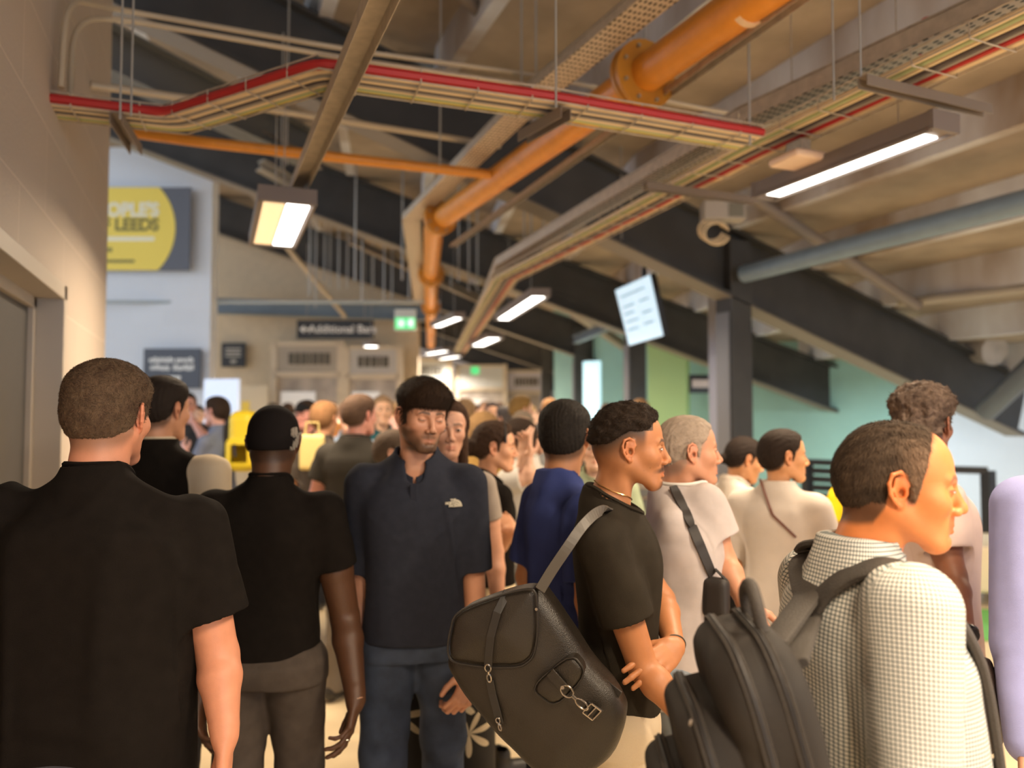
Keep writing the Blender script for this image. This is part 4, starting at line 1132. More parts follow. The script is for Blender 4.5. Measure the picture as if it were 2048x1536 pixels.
mb = MB(); mb.box((-.10,-.037,-.10), (-.01,-.033,.0)); mb.hexa([(.02,-.037,-.05),(.06,-.037,-.08),(.06,-.033,-.08),(.02,-.033,-.05),(.02,-.037,-.05),(.06,-.037,-.02),(.06,-.033,-.02),(.02,-.033,-.05)]); mb.box((.045,-.037,-.10), (.12,-.033,.01)); mb.build('pictogram', mat('exit_pale', (.70,.95,.78), rough=.5, emit=.7), ex)
ex2 = box_on('exit_sign', P(950,741,20), CR, .22, .20, .05, mat('exit_green', (.1,.6,.2)), 'tiny green exit sign far down the concourse', 'sign')
ab = box_on('direction_sign', P(671,659,13), CR+V(0,0,0), 1.33, .325, .06, black_sign, 'black hanging sign with white arrow reading Additional Bars', 'sign')
face_text(ab, 'Additional Bars', .19, .13, 0, .06, sign_white, bold=.003)
mb = MB(); mb.box((-.56,-.036,-.018), (-.42,-.031,.018)); mb.hexa([(-.62,-.036,0),(-.53,-.036,-.07),(-.53,-.031,-.07),(-.62,-.031,0),(-.62,-.036,.001),(-.53,-.036,.07),(-.53,-.031,.07),(-.62,-.031,.001)]); mb.build('arrow', sign_white, ab)
for x in (-.5,.5): mb = MB(); mb.tube([(x,0,.16), (x,0,1.5)], .006, 5); mb.build('suspension_wire', galv, ab)
# poster and boards on the poster wall
ps = box_on('wall_poster', P(272,458,10.93), CR, 1.60, 1.22, .03, mat('poster_slate', (.13,.14,.17), rough=.6), 'yellow and slate poster high on the cool white wall', 'poster')
ps.name = 'club_poster'
mb = MB(); n = 48; cx, rr = -.30, .88; vv = []
ylo, yhi = -.61, .61
pts = [(-.80, yhi)]
for i in range(n+1):
    t = math.asin(.61/rr)*(1-2*i/n); pts.append((cx+rr*math.cos(t), rr*math.sin(t)))
pts.append((-.80, ylo))
k = len(pts); mb.add([(x,-.020,z) for x,z in pts]+[(x,-.016,z) for x,z in pts], [tuple(range(k)), tuple(range(2*k-1, k-1, -1))]+[(i,(i+1)%k,(i+1)%k+k,i+k) for i in range(k)])
mb.build('yellow_disc', mat('poster_yellow', (.95,.74,.13), rough=.6), ps)
pw = mat('poster_cream', (.93,.90,.72), rough=.6); pg = mat('poster_olive', (.26,.22,.06), rough=.6)
face_text(ps, "PEOPLE'S", .27, .34, .27, .044, pw, 'headline', .95, .012, 'RIGHT'); face_text(ps, 'OF LEEDS', .25, .34, .05, .044, pg, 'headline', .95, .010, 'RIGHT')
mb = MB(); mb.box((-.75,-.022,-.18), (.28,-.0185,-.12)); mb.build('small_print', pw, ps)
mb = MB(); mb.box((-.40,-.022,-.34), (-.33,-.0185,-.28)); mb.box((-.52,-.022,-.34), (-.47,-.0185,-.28)); mb.box((-.75,-.022,-.50), (0,-.0185,-.455)); mb.build('small_print', pg, ps)
bd = box_on('notice_board', P(345,737,10.9), CR, .83, .58, .04, mat('board_slate', (.085,.095,.12), rough=.5), 'slate notice board with white lettering under the yellow poster', 'sign')
mb = MB(); rs = random.Random(9)
for z0, spans in ((.09, ((-.33,.02),(.06,.32))), (-.02, ((-.31,-.03),(.02,.31)))):      # rows too soft to read in the photograph
    for a_, b_ in spans:
        x_ = a_
        while x_ < b_-.02: l_ = rs.uniform(.018,.034); mb.box((x_,-.026,z0-rs.choice([0,0,.012])), (x_+l_,-.021,z0+rs.choice([.055,.055,.075]))); x_ += l_+.008
mb.build('lettering', sign_white, bd)
mb = MB(); mb.box((-.13,-.026,-.16), (.13,-.021,-.11)); mb.build('arrow', sign_white, bd)
bd = box_on('notice_board', P(467,710,15.5), CR, .50, .50, .04, black_sign, 'small black square sign on the beige wall', 'sign')
mb = MB(); [mb.box((-.16,-.026,z), (.16,-.021,z+.04)) for z in (.10,.03,-.04)]; mb.box((-.05,-.026,-.17), (.07,-.021,-.10)); mb.build('lettering_bar', mat('sign_grey', (.42,.40,.36)), bd)
bd = box_on('direction_sign', P(1399,768,10.8), V(math.cos(.1),-math.sin(.1),0), .33, .27, .04, black_sign, 'small black and white sign on the green wall left of the nearest column', 'sign')
mb = MB(); mb.box((-.13,-.026,-.05), (.13,-.021,.06)); mb.build('lettering_bar', mat('sign_pale', (.6,.52,.52)), bd)
# kiosks along the beige wall
ks = mat('kiosk_fascia', (.40,.35,.29), rough=.6); kt = mat('kiosk_letter', (.10,.09,.07), rough=.6)
def kiosk(px0, px1, d, yt, yb, label, fm, text=True, open_=True):
    a = P(px0, 800, d); b = P(px1, 800, d); a.z = b.z = 0; w = (b-a).length; root = empty('kiosk', tuple(a)); tag(root, label, 'kiosk', 'kiosks along the beige wall')
    x = (b-a).normalized(); n = V(x.y,-x.x,0); root.matrix_world = Matrix.Translation(a) @ Matrix((x, -n, V(0,0,1))).transposed().to_4x4()
    zt = P(px0, yt, d).z; zb = P(px0, yb, d).z
    mb = MB(); mb.box((0,-.10,zb), (w,0,zt)); mb.build('fascia', fm, root)
    mb = MB(); mb.box((-.06,-.12,0), (.06,0,zt+.1)); mb.box((w-.06,-.12,0), (w+.06,0,zt+.1)); mb.box((0,-.12,zb-.10), (w,0,zb)); mb.box((0,-.12,zt), (w,0,zt+.08)); mb.build('frame', mat('kiosk_frame', (.62,.53,.41), rough=.6), root)
    mb = MB(); mb.box((.06,-.03,0), (w-.06,-.01,zb-.1)); mb.build('shutter_opening', mat('kiosk_inside', (.45,.40,.36), rough=.6, noise=.3, nscale=2), root)
    mb = MB(); mb.box((0,-.5,.95), (w,-.03,1.05)); mb.box((0,-.45,0), (w,-.4,.95)); mb.build('counter', mat('kiosk_counter', (.30,.27,.25), rough=.5), root)
    mb = MB(); mb.box((w*.1,-.06,1.75), (w*.62,-.035,2.15)); mb.build('menu_screen', mat('menu_lit', (.62,.60,.58), rough=.4, emit=.35), root)
    if text:
        mb = MB(); rs = random.Random(px0); xx = w*.22
        while xx < w*.82:
            l = rs.uniform(.06,.12); mb.box((xx,-.115,zb+(zt-zb)*.28), (xx+l,-.10,zb+(zt-zb)*.72)); xx += l+.03
        mb.build('fascia_lettering', kt, root)
    return root
kiosk(550, 682, 15.2, 692, 744, 'beige kiosk with dark lettering under the black sign', ks)
kiosk(694, 800, 15.2, 700, 748, 'pale kiosk right of the first one', mat('kiosk_pale', (.50,.48,.46), rough=.6))
kiosk(808, 900, 19, 722, 762, 'small white kiosk behind the man in the navy polo', mat('kiosk_white', (.60,.62,.62), rough=.6))
kiosk(915, 1010, 23, 735, 775, 'far white kiosk at the end of the concourse', mat('kiosk_white', (.60,.62,.62), rough=.6), text=False)
kiosk(1012, 1090, 23.5, 745, 782, 'farthest pale kiosk beside the columns', mat('kiosk_lilac', (.60,.58,.66), rough=.6), text=True)
# screen panels low on the left
sp_ = box_on('display_screen', P(443,835,10.2), V(math.cos(.6),-math.sin(.6),0), .52, 1.05, .06, mat('display_glow', (.62,.70,.86), rough=.3, emit=.55), 'tall pale blue display screen on the wall behind the drinking man', 'screen')
mb = MB(); mb.box((-.05,-.02,-P(443,835,10.2).z), (.05,.02,-.52)); mb.box((-.22,-.15,-P(443,835,10.2).z), (.22,.15,-P(443,835,10.2).z+.03)); mb.build('stand', black_sign, sp_)
sp2 = box_on('wall_notice', P(508,815,14.5), CR, .52, .85, .02, mat('notice_cream', (.74,.66,.52), rough=.7), 'cream notice with a yellow corner left of the kiosk', 'poster')
mb = MB(); mb.box((-.24,-.016,-.35), (-.08,-.011,.12)); mb.build('yellow_patch', mat('poster_yellow', (.8,.7,.1)), sp2)
# hanging screen
q = [P(1258,692,9.05), P(1327,672,8.1), P(1300,548,8.0), P(1230,580,8.95)]
root = empty('hanging_screen', tuple((q[0]+q[1]+q[2]+q[3])/4)); tag(root, 'pale blue lit menu screen hanging tilted by the second column', 'screen')
c0 = (q[0]+q[1]+q[2]+q[3])/4; qq = [p-c0 for p in q]; nn = (qq[1]-qq[0]).cross(qq[3]-qq[0]).normalized()
if nn.dot(ORG-c0) < 0: nn = -nn
mb = MB(); mb.hexa([p-nn*.07 for p in qq]+[p-nn*.005 for p in qq]); mb.build('casing', mat('screen_casing', (.03,.03,.035), rough=.4), root)
mb = MB(); mb.hexa([p*.985-nn*.004 for p in qq]+[p*.985+nn*.002 for p in qq]); mb.build('display', mat('menu_display', (.52,.70,.84), rough=.3, emit=.80), root)
mb = MB()
for (u0,u1,v) in [(.12,.80,.84),(.12,.45,.66),(.12,.40,.54),(.60,.85,.66),(.12,.48,.40),(.60,.86,.46),(.12,.42,.26),(.58,.84,.28)]:
    def bl(u, v): return (qq[0]*(1-u)+qq[1]*u)*(1-v)+(qq[3]*(1-u)+qq[2]*u)*v
    pp = [bl(u0,v-.018), bl(u1,v-.018), bl(u1,v+.018), bl(u0,v+.018)]; mb.hexa([p+nn*.002 for p in pp]+[p+nn*.005 for p in pp])
mb.build('menu_lines', mat('menu_ink', (.40,.55,.68), rough=.5, emit=.35), root)
mb = MB(); mb.tube([-nn*.08, -nn*.08+V(0,0,1.5)], .03, 8); mb.box(tuple(-nn*.14-V(.10,.05,.12)), tuple(-nn*.07+V(.10,.05,.12))); mb.build('ceiling_bracket', mat('bracket_black', (.02,.02,.02), rough=.5), root)
# access point
ap = PZ(1597,320,2.93); root = empty('access_point', tuple(ap)); tag(root, 'pale rounded square wireless access point on the right cable tray', 'access point'); root.rotation_euler = (0,0,-.0)
Fp = Fld((-.14,-.14,-.04), (.14,.14,.04), .006); Fp.box((0,0,0), (.105,.105,.022), rad=.021); v, f = Fp.mesh(); link('cover', mkmesh('cover', v, f), mat('ap_plastic', (.80,.60,.46), rough=.4), root)
mb = MB(); mb.box((-.03,-.05,.02), (.03,.05,.09)); mb.build('mounting_bracket', galv, root)
# junction box with coiled cable
jc = P(1445,424,6.2); jb = box_on('junction_box', jc, CR, .34, .15, .16, mat('junction_grey', (.42,.38,.33), rough=.5), 'grey junction box with coiled cables near the top of the nearest column', 'junction box')
mb = MB()
for k in range(3): mb.tube([(-.10+.10*math.cos(t)+.02*k, -.02*k, -.15+.09*math.sin(t)-.02*k) for t in np.linspace(.3, 6.0, 22)], .011, 7)
mb.build('cable_coil', cable_cream, jb, smooth=True)
mb = MB(); mb.box((.03,-.086,-.06), (.15,-.08,.05)); mb.build('cover_plate', mat('junction_dark', (.2,.19,.15)), jb)
conduit('cable_loop', [P(1985,78,3.1), P(1880,42,3.15), P(1848,34,3.15), P(1832,70,3.15), P(1842,108,3.12)], .008, mat('cable_bright_red', (.60,.03,.04), rough=.5), 'bright red cable looping above the right tray', .12, 'cable')
# strut hangers and cross supports
def strut(a, b, label, w=.041):
    mb = MB(); mb.channel(a, b, w, w, .004, web='top'); return tag(mb.build('strut_channel', mat('strut_brown', (.26,.21,.17), rough=.5, metal=.3), ), label, 'strut')
strut(PZ(1725,163,2.98), PZ(1975,222,2.98), 'cross channel under the right trays near the upper right')
strut(PZ(1290,372,2.98), PZ(1510,402,2.98), 'cross channel under the right trays above the junction box')
strut(PZ(232,236,2.97), PZ(272,300,2.97), 'short perforated channel under the left tray by the wall', .05)
strut(PZ(1132,226,2.96), PZ(1045,275,2.96), 'short perforated channel under the middle of the left tray', .05)
rods = [(240,3.0,243,2.95,-.4),(262,3.0,250,2.95,.0),(575,6.5,0,4.3,0),(880,6.5,0,4.6,0),(1043,5,0,4.5,0),(1070,5,0,4.6,0),(1110,3.1,0,4.2,0),(1245,6,0,5,0),(1275,4.2,0,3.6,0),(1268,4.2,0,3.6,0),(1500,3.6,0,3.1,0),(1665,3.0,0,3.1,0),(1722,3.0,0,3.0,0),(1978,3.0,0,2.9,0)]
mr = mat('rod_zinc', (.42,.42,.40), rough=.4, metal=.3)
def rod(px, y0, y1, d, label, r=.006):
    a = P(px, y1, d); b = P(px, y0, d); mb = MB(); mb.tube([a, V(a.x, a.y, b.z)], r, 6)
    return tag(mb.build('hanger_rod', mr), label, 'rod', 'threaded rods hanging the services')
R_ = [(240,-40,238,3.0),(262,-40,232,3.05),(574,-40,330,5.5),(563,60,340,5.8),(880,-40,330,5.2),(1043,-40,175,4.6),(1072,-40,190,4.6),(1112,-40,215,2.95),(1268,-40,120,4.2),(1290,-40,110,4.2),(1243,260,480,7.0),(1500,-20,290,3.55),(1668,-40,200,3.1),(1722,-40,170,3.0),(1978,-40,60,2.9)]
RL = ['left of the pair beside the left wall','right of the pair beside the left wall','pale rod left of the trunking, longest','pale rod behind the cable tray bend','pale rod in the top centre','left of the pair holding the blue beam','right of the pair holding the blue beam','thin rod meeting the middle strut','left of the pair above the orange flange','right of the pair above the orange flange','rod dropping beside the second raker','rod meeting the junction of both trays','pale thick rod left of the cross channel','rod holding the cross channel','rod at the upper right corner']
for (x, y0, y1, d), l in zip(R_, RL): rod(x, y0, y1, d, 'threaded hanger rod, '+l, .006 if d > 3.5 else .0045)
rs = random.Random(5)
for i, x in enumerate([622,634,652,662,680,697,712,726,748,770,786,806,820,868,884,903,918,938,955,975,1048,1062,1087]):
    y0 = 250+(x % 7)*14; y1 = 560+(x*7 % 60); d = 9+rs.random()*4
    if x > 1040: y0, y1, d = 330, 490, 8.5
    mb = MB(); a = P(x, y0, d); b = P(x, y1, d); mb.tube([a, V(a.x, a.y, b.z)], .011, 5)
    o = mb.build('hanger_rod', mr); tag(o, 'slim pale hanger rod in the cluster around the orange riser', 'rod', 'slim hanger rods around the orange riser')
# black barrier at the right
def barrier(a, b, h, label):
    a = V(a.x,a.y,0); b = V(b.x,b.y,0); root = empty('crowd_barrier', tuple(a)); tag(root, label, 'barrier'); d = b-a; bk = mat('barrier_black', (.022,.024,.028), rough=.4)
    for nm, lst in (('post', [0,1]),):
        for t in lst: m_ = MB(); m_.bar(d*t, d*t+V(0,0,h), .10, .10, up=(1,0,0)); m_.build('post', bk, root)
    m_ = MB(); m_.bar(V(0,0,h), d+V(0,0,h), .10, .07); m_.build('top_rail', bk, root)
    return root, d, bk
r_, d_, bk = barrier(P(1612,800,9.0), P(1790,800,8.4), 1.12, 'black slatted barrier behind the women in white shirts')
m_ = MB(); [m_.bar(V(0,0,z), d_+V(0,0,z), .02, .075) for z in np.arange(.12, 1.08, .10)]; m_.build('slat_panel', bk, r_)
r_, d_, bk = barrier(P(1795,800,8.0), P(1972,800,7.6), 1.12, 'open black frame barrier right of the balding man')
# low bench and green mat on the floor at the right
t0 = P(1990,1000,6.9); t0.z = 0
root = empty('low_bench', tuple(t0)); tag(root, 'cream upholstered low bench at the right edge beyond the balding man', 'bench'); root.rotation_euler = (0,0,-YAW)
mb = MB(); mb.box((-.62,-.4,.14), (.9,.4,.54)); mb.build('seat', mat('bench_cream', (.80,.66,.46), rough=.7), root, bevel=.03)
for sx, sy in ((-.55,-.34),(.82,-.34),(-.55,.34),(.82,.34)): m2 = MB(); m2.box((sx-.025,sy-.025,0), (sx+.025,sy+.025,.15)); m2.build('leg', bk, root)
gm = P(1985,1230,6.0); gm.z = .012
g = box_on('green_mat', gm, CR, 1.0, .02, .85, mat('mat_green', (.16,.50,.12), rough=.8, bump=.4), 'green grass textured mat on the floor before the cream bench', 'mat')
# ------------------------------------------------------------------ the crowd
def cotton(name, col, **k): return mat(name, col, rough=.92, bump=.25, bscale=700, spec=.10, **k)
blk = cotton('black_cotton', (.010,.0078,.0065), noise=.12, nscale=30)
def darkcloth(n, c): return cotton(n, c, noise=.10, nscale=25)

# -- man at the left edge, seen from behind
SK1 = (.60,.26,.155)
loc, H, rz = person_frame(222, 724, 1.84, 0, .012)
sp = dict(hl='short', col=(.12,.075,.045), fade=.035, fadeamt=.62, ymax=.05)
p1 = Person('person', 'man in a loose black tee with light brown hair, back turned, at the left edge', loc, H, rz, lod=0, head=(4,-3,0), skin=SK1, bw=1.16, depth=1.25, hair=sp, headscale=1.03, neck=1.12,
   shoulder={'R': ('px', 378, 1060, 1.84)},
   arms={'R': dict(E=('px',436,1310,1.83), W=('px',450,1470,1.74), H=('px',446,1620,1.70), pnc=(-1,-.2,0), curl=(25,30,34,38), ar=1.20)})
p1.body(); p1.hair((.115,.075,.045), 'short', thick=.009, top=.019, strands=16000, slen=.011, rough=.8, col2=(.075,.045,.028), curly=.0006)
p1.top('t_shirt', blk, prof=[(.60,0,0,.215,.155),(.70,-.0,0,.215,.155),(.95,0,0,.212,.155),(1.15,0,-.005,.212,.150),(1.30,0,-.01,.212,.145),(1.385,0,-.02,.180,.125),(1.43,0,-.02,.125,.095),(1.47,0,-.022,.08,.072),(1.50,0,-.022,.06,.06)],
   grow=.008, hem=.72, st=.70, sr=(.086,.094), neck_r=.068, wr=.010, seed=11, wscale=8, folds=[((.19,-.05,1.30),(.13,-.14,1.12),.02,.008),((.18,-.08,1.24),(.05,-.15,1.18),.018,-.006),((-.1,-.15,1.0),(.15,-.15,.95),.03,.006)])
p1.trousers(darkcloth('charcoal_cotton', (.05,.05,.06)), .92, w=.88)

# -- man with the patterned cap, seen from behind
SKC = (.085,.036,.017)
loc, H, rz = person_frame(550, 812, 2.62, 2, .010)
p2 = Person('person', 'man in a fitted black tee and patterned black cap, back turned, with a beaded bracelet', loc, H, rz, lod=0, head=(-6,-6,0), skin=SKC, bw=1.10, depth=1.1, hair=dict(hl='short', col=(.01,.008,.006), fade=.02, fadeamt=.5), neck=1.18,
   arms={'R': dict(E=('px',690,1235,2.58), W=('px',712,1400,2.42), H=('px',694,1490,2.36), pnc=(-1,-.1,.0), curl=(18,24,30,36), ar=1.30, thumb=.9, hsz=.94),
         'L': dict(E=('px',398,1230,2.62), W=('px',400,1400,2.52))})
p2.body()
def capshape(h):
    pass
Fc = Fld(p2.T-.17, p2.T+.17, .0045); hc = Head(Fc, p2.headR, p2.T, p2.hs)
hc.ell((0,-.018,.034), (.0865,.108,.096), k=.02); hc.ell((0,-.048,-.005), (.078,.078,.070), k=.02)
o_ = hc.p((0,-.02,.012)); nrm = p2.headR @ Vector((0,.16,-1)); Fc.plane_cut(hc.p((0,-.02,-.022)), tuple(nrm))
v, f = Fc.mesh(); v = relax(v, f, 1); cap = link('cap', mkmesh('cap', v, f), cotton('cap_black', (.010,.008,.008)), p2.root)
for i in range(15):      # stitched floral motifs on both sides
    sx = 1 if i % 3 else -1; t = (i*37 % 100)/100.; u = (i*61 % 100)/100.
    a = math.radians(-12+58*t*.9-8); z = -.018+.052*u
    base = Vector((sx*.088*math.cos(a)*math.sqrt(max(.1, 1-((z-.034)/.096)**2)), -.018-.108*math.sin(a)*.9, z))
    mb = MB()
    for k in range(5):
        ph = k*1.257; q = Vector(hc.p(tuple(base+Vector((0, .011*math.cos(ph), .011*math.sin(ph)))))); n_ = Vector(p2.headR@Vector((sx,-.2,0)))
        mb.disc(q+n_*.002, n_, .0078, .006, 8)
    mb.build('flower_embroidery', cotton('embroidery_grey', (.30,.27,.23)), cap)
mb = MB(); bq = [hc.p((x, .085+.050*math.cos(x/.07*1.4), .008)) for x in np.linspace(-.07,.07,13)]; br = [hc.p((x, .066, .014)) for x in np.linspace(-.07,.07,13)]
mb.add([tuple(q) for q in bq+br]+[tuple(q-np.array((0,0,.004))) for q in bq+br], [(i,i+1,13+i+1,13+i) for i in range(12)]+[(26+i,39+i,39+i+1,26+i+1) for i in range(12)]+[(i,26+i,26+i+1,i+1) for i in range(12)])
mb.build('brim', mat('cap_black', (.01,.01,.01)), cap)
p2.top('t_shirt', blk, prof=[(.80,0,0,.168,.135),(.95,0,0,.166,.132),(1.10,0,.0,.160,.125),(1.22,0,0,.185,.135),(1.33,0,-.005,.198,.138),(1.385,0,-.012,.180,.120),(1.43,0,-.018,.125,.095),(1.47,0,-.022,.085,.075),(1.50,0,-.022,.06,.06)],
   grow=.006, hem=.838, st=.52, sr=(.078,.076), neck_r=.068, wr=.007, seed=5)
p2.trousers(darkcloth('taupe_trousers', (.085,.068,.056)), .93, w=1.0, legr=(.104,.082,.066))
a = p2.arms['R']; wp = Vector(a['W']-a['hd']*.0); axd = Vector(a['hd']).normalized(); s1_ = axd.cross(Vector(a['pn'])).normalized(); s2_ = axd.cross(s1_)
mb = MB(); mb.tube([wp+(s1_*math.cos(t)*.031+s2_*math.sin(t)*.026)-axd*.012*math.sin(t) for t in np.linspace(0, 2*math.pi, 24, endpoint=False)], .0032, 6, closed=True)
mb.build('bracelet', mat('bracelet_tan', (.55,.30,.18), rough=.4), p2.root, smooth=True)
mb = MB(); fp = Vector(a['W']+a['hd']*.118); mb.tube([fp+(s1_*math.cos(t)*.0095+Vector(a['pn'])*math.sin(t)*.0095)+Vector(a['pn'])*.004 for t in np.linspace(0, 2*math.pi, 16, endpoint=False)], .0018, 6, closed=True)
mb.build('ring', mat('silver', (.8,.78,.75), rough=.2, metal=1), p2.root, smooth=True)

# -- man between them, head turned, waistcoat
loc, H, rz = person_frame(330, 752, 2.95, 8, .010)
p3 = Person('person', 'man in a black waistcoat over a cream shirt behind the man at the left edge', loc, H, rz, lod=1, head=(18,-4,0), skin=(.55,.27,.16), bw=1.25, hair=dict(hl='short', col=(.02,.014,.01), fade=.03, fadeamt=.7))
p3.body(); p3.hair((.018,.012,.009), 'short', thick=.010, top=.018)
p3.top('shirt', cotton('cream_shirt', (.66,.56,.42)), hem=.92, sleeve='long', neck_r=.066, grow=.010, nz=1.45, longr=(.070,.056,.042), wr=.006)
p3.top('waistcoat', blk, hem=.90, sleeve='none', sleeves=(), neck_r=.080, grow=.020, band=False, nz=1.43, wr=.003)
p3.collar(cotton('cream_shirt', (.66,.56,.42)), r=.066, h=.030)
p3.trousers(darkcloth('charcoal_cotton', (.05,.05,.06)), .95)

# -- man in the navy polo shirt, facing the camera
SKD = (.56,.275,.170)
loc, H, rz = person_frame(846, 757, 2.68, 176, .012)
p4 = Person('person', 'young bearded man in a navy polo shirt and jeans walking towards the camera, looking down', loc, H, rz, lod=0, head=(-24,-9,-4), skin=SKD, bw=1.02, depth=.98, neck=1.08,
   face=dict(beard=1, beardcol=(.060,.032,.016), beardamt=.95, eyes=.12, lid=.0052, browcol=(.05,.026,.014), jaw=.98, gaze=(0,-25), lip=.9, lipcol=(.42,.17,.11)), hair=dict(hl='fringe', col=(.05,.028,.016), fade=.008, fadeamt=.9),
   arms={'R': dict(E=('px',722,1215,2.70), W=('px',728,1375,2.62), H=('px',738,1470,2.6), curl=(40,45,50,52), pnc=(1,.3,0)),
         'L': dict(E=('px',950,1215,2.70), W=('px',944,1352,2.60), H=('px',922,1405,2.54), curl=(55,60,62,62), pnc=(-.6,.8,-.2))})
p4.body()
p4.hairstyle['crown'] = (-.03,-.05,.12)
p4.hair((.040,.022,.012), 'fringe', thick=.010, top=.026, side=.5, strands=12000, slen=.030, col2=(.030,.016,.009), quiff=.006, rough=.55)
navy = cotton('navy_pique', (.026,.029,.042), noise=.08, nscale=40)
p4.top('polo_shirt', navy, prof=[(.78,0,0,.168,.122),(.90,0,0,.170,.124),(1.00,0,0,.160,.116),(1.12,0,.004,.158,.113),(1.24,0,.006,.170,.120),(1.33,0,.000,.176,.122),(1.385,0,-.010,.160,.110),(1.43,0,-.016,.112,.085),(1.47,0,-.022,.08,.070),(1.50,0,-.022,.06,.06)],
   grow=.010, hem=.865, st=.70, sr=(.074,.070), neck_r=.064, nz=1.440, wr=.007, seed=21, band=False, lowneck=.022,
   folds=[((-.10,.12,1.36),(-.155,.08,1.02),.010,.008),((-.15,.10,1.30),(-.04,.13,1.20),.012,.004),((.15,.10,1.30),(.05,.13,1.22),.012,.004),((-.13,.11,1.10),(-.10,.12,.94),.012,.006)])
p4.collar(navy, r=.069, h=.034, z=1.480, gap=.06, point=.022, flare=.014, tilt=.22, vdrop=.040)
p4.trousers(mat('blue_denim', (.045,.060,.095), rough=.85, noise=.35, nscale=9, bump=.3, bscale=500, spec=.2), .96, w=1.0, legr=(.100,.078,.066), stride=.06, wr=.006)
mb = MB(); mb.box((-.013,.118,1.30), (.013,.128,1.405)); pl = mb.build('placket', navy, p4.root, bevel=.003); pl.scale = (p4.sc,)*3
# chest emblem: stacked words beside a striped quarter dome
def on_chest(x, z):
    y = .25
    F = p4.topF
    for j in range(200):
        q = np.array((x, y-j*.0015, z)); ii = np.round((q-F.lo)/F.h).astype(int)
        if (ii >= 0).all() and (ii < F.n).all() and F.A[tuple(ii)] < 0: return y-j*.0015
    return .12
ex_, ez_ = p4.loc(('px', 909, 1009, 2.55))[0], p4.loc(('px', 909, 1009, 2.55))[2]
ey_ = on_chest(ex_, ez_); yl = on_chest(ex_-.02, ez_); yr = on_chest(ex_+.02, ez_)
em = empty('chest_logo', (ex_, ey_+.010, ez_)); em.parent = p4.root; em.rotation_euler = (0, 0, math.pi+math.atan2(yr-yl, .04))
lw = mat('logo_thread', (.62,.58,.46), rough=.7)
for wd, zz in (('THE', .010), ('NORTH', .0005), ('FACE', -.009)):
    text_obj('logo_word', wd, .0118, lw, em, Matrix.Translation((.004,-.002,zz)) @ Matrix.Rotation(math.pi/2, 4, 'X'), .0006, 'RIGHT', .0006)
mb = MB()
for r0, r1 in ((.0245,.0175),(.0155,.0095),(.0075,.0)):
    n = 12; vs = []
    for i in range(n+1): t = math.pi/2*i/n; vs += [(.006+r0*math.cos(t)*.95, -.0015, -.0135+r0*math.sin(t)), (.006+r1*math.cos(t)*.95, -.0015, -.0135+r1*math.sin(t))]
    mb.add(vs+[(a_, .001, c_) for a_, b_, c_ in vs], [(2*i, 2*i+1, 2*i+3, 2*i+2) for i in range(n)]+[(2*n+2+2*i, 2*n+2+2*i+2, 2*n+2+2*i+3, 2*n+2+2*i+1) for i in range(n)])
mb.build('logo_dome', lw, em)

# -- man with the leather rucksack, profile to the right, arms crossed low
SKH = (.43,.175,.070)
loc, H, rz = person_frame(1262, 806, 2.12, 92, .010)
def freckles(c, q, isH):
    for (y, z, r) in ((.052,-.052,.0016),(.075,-.046,.0014),(.035,-.060,.0012)):
        m = (np.exp(-((q[:,1]-y)**2+(q[:,2]-z)**2)/r**2)*(q[:,0] > .02)*isH)[:,None]*.75; c = c*(1-m)+np.array((.12,.05,.02))*m
    return c
p5 = Person('person', 'young man in profile with a black fade haircut, black tee, arms folded low', loc, H, rz, lod=0, head=(5,-3,0), skin=SKH, bw=1.0, depth=1.0, neck=1.02, pigment=freckles, headfwd=.045,
   face=dict(beard=2, beardcol=(.03,.014,.007), beardamt=.98, eyes=1.0, lid=.0045, lip=1.15, nose=1.05, jaw=1.0, browcol=(.035,.018,.01)), hair=dict(hl='fade', col=(.025,.014,.008), fade=.075, fadeamt=.96, ymax=.055),
   shoulder={'R': ('px', 1204, 1088, 1.95)},
   arms={'R': dict(E=('px',1288,1320,1.92), W=('px',1385,1440,1.80), curl=(30,30,30,30), hd=None) if False else dict(E=('px',1286,1335,1.92), W=('px',1385,1452,1.82), curl=(30,30,30,30), ar=1.0),
         'L': dict(E=('px',1322,1200,2.20), W=('px',1350,1296,1.98), H=('px',1282,1352,1.86), pnc=(-.1,.85,-.45), curl=(14,17,20,24), thumb=.7, spread=.7, ar=1.06)})
p5.body()
p5.hair((.018,.011,.007), 'fade', thick=.010, top=.015, side=.8, strands=12000, slen=.010, curly=.0036, col2=(.030,.019,.012), rough=.45)
tee5 = cotton('washed_black_tee', (.026,.021,.015), noise=.10, nscale=20)
p5.top('t_shirt', tee5, prof=[(.78,0,0,.150,.112),(.90,0,.0,.150,.112),(1.00,0,.002,.142,.108),(1.12,0,.004,.140,.108),(1.24,0,.006,.146,.114),(1.33,0,.002,.152,.116),(1.385,0,-.006,.146,.106),(1.43,0,-.012,.112,.088),(1.47,0,-.018,.08,.070),(1.50,0,-.020,.06,.06)],
   grow=.010, hem=.905, st=.62, sr=(.074,.074), neck_r=.083, neck_tilt=.34, nz=1.436, wr=.006, seed=31,
   folds=[((.17,.05,1.30),(.16,.10,1.12),.016,.007),((.16,.0,1.22),(.17,-.10,1.05),.016,.008),((.16,.02,1.16),(.17,-.06,.98),.014,-.007),((.17,.06,1.06),(.17,-.06,.95),.016,.008)])
p5.trousers(cotton('cream_chinos', (.62,.52,.38)), .93, w=.98)
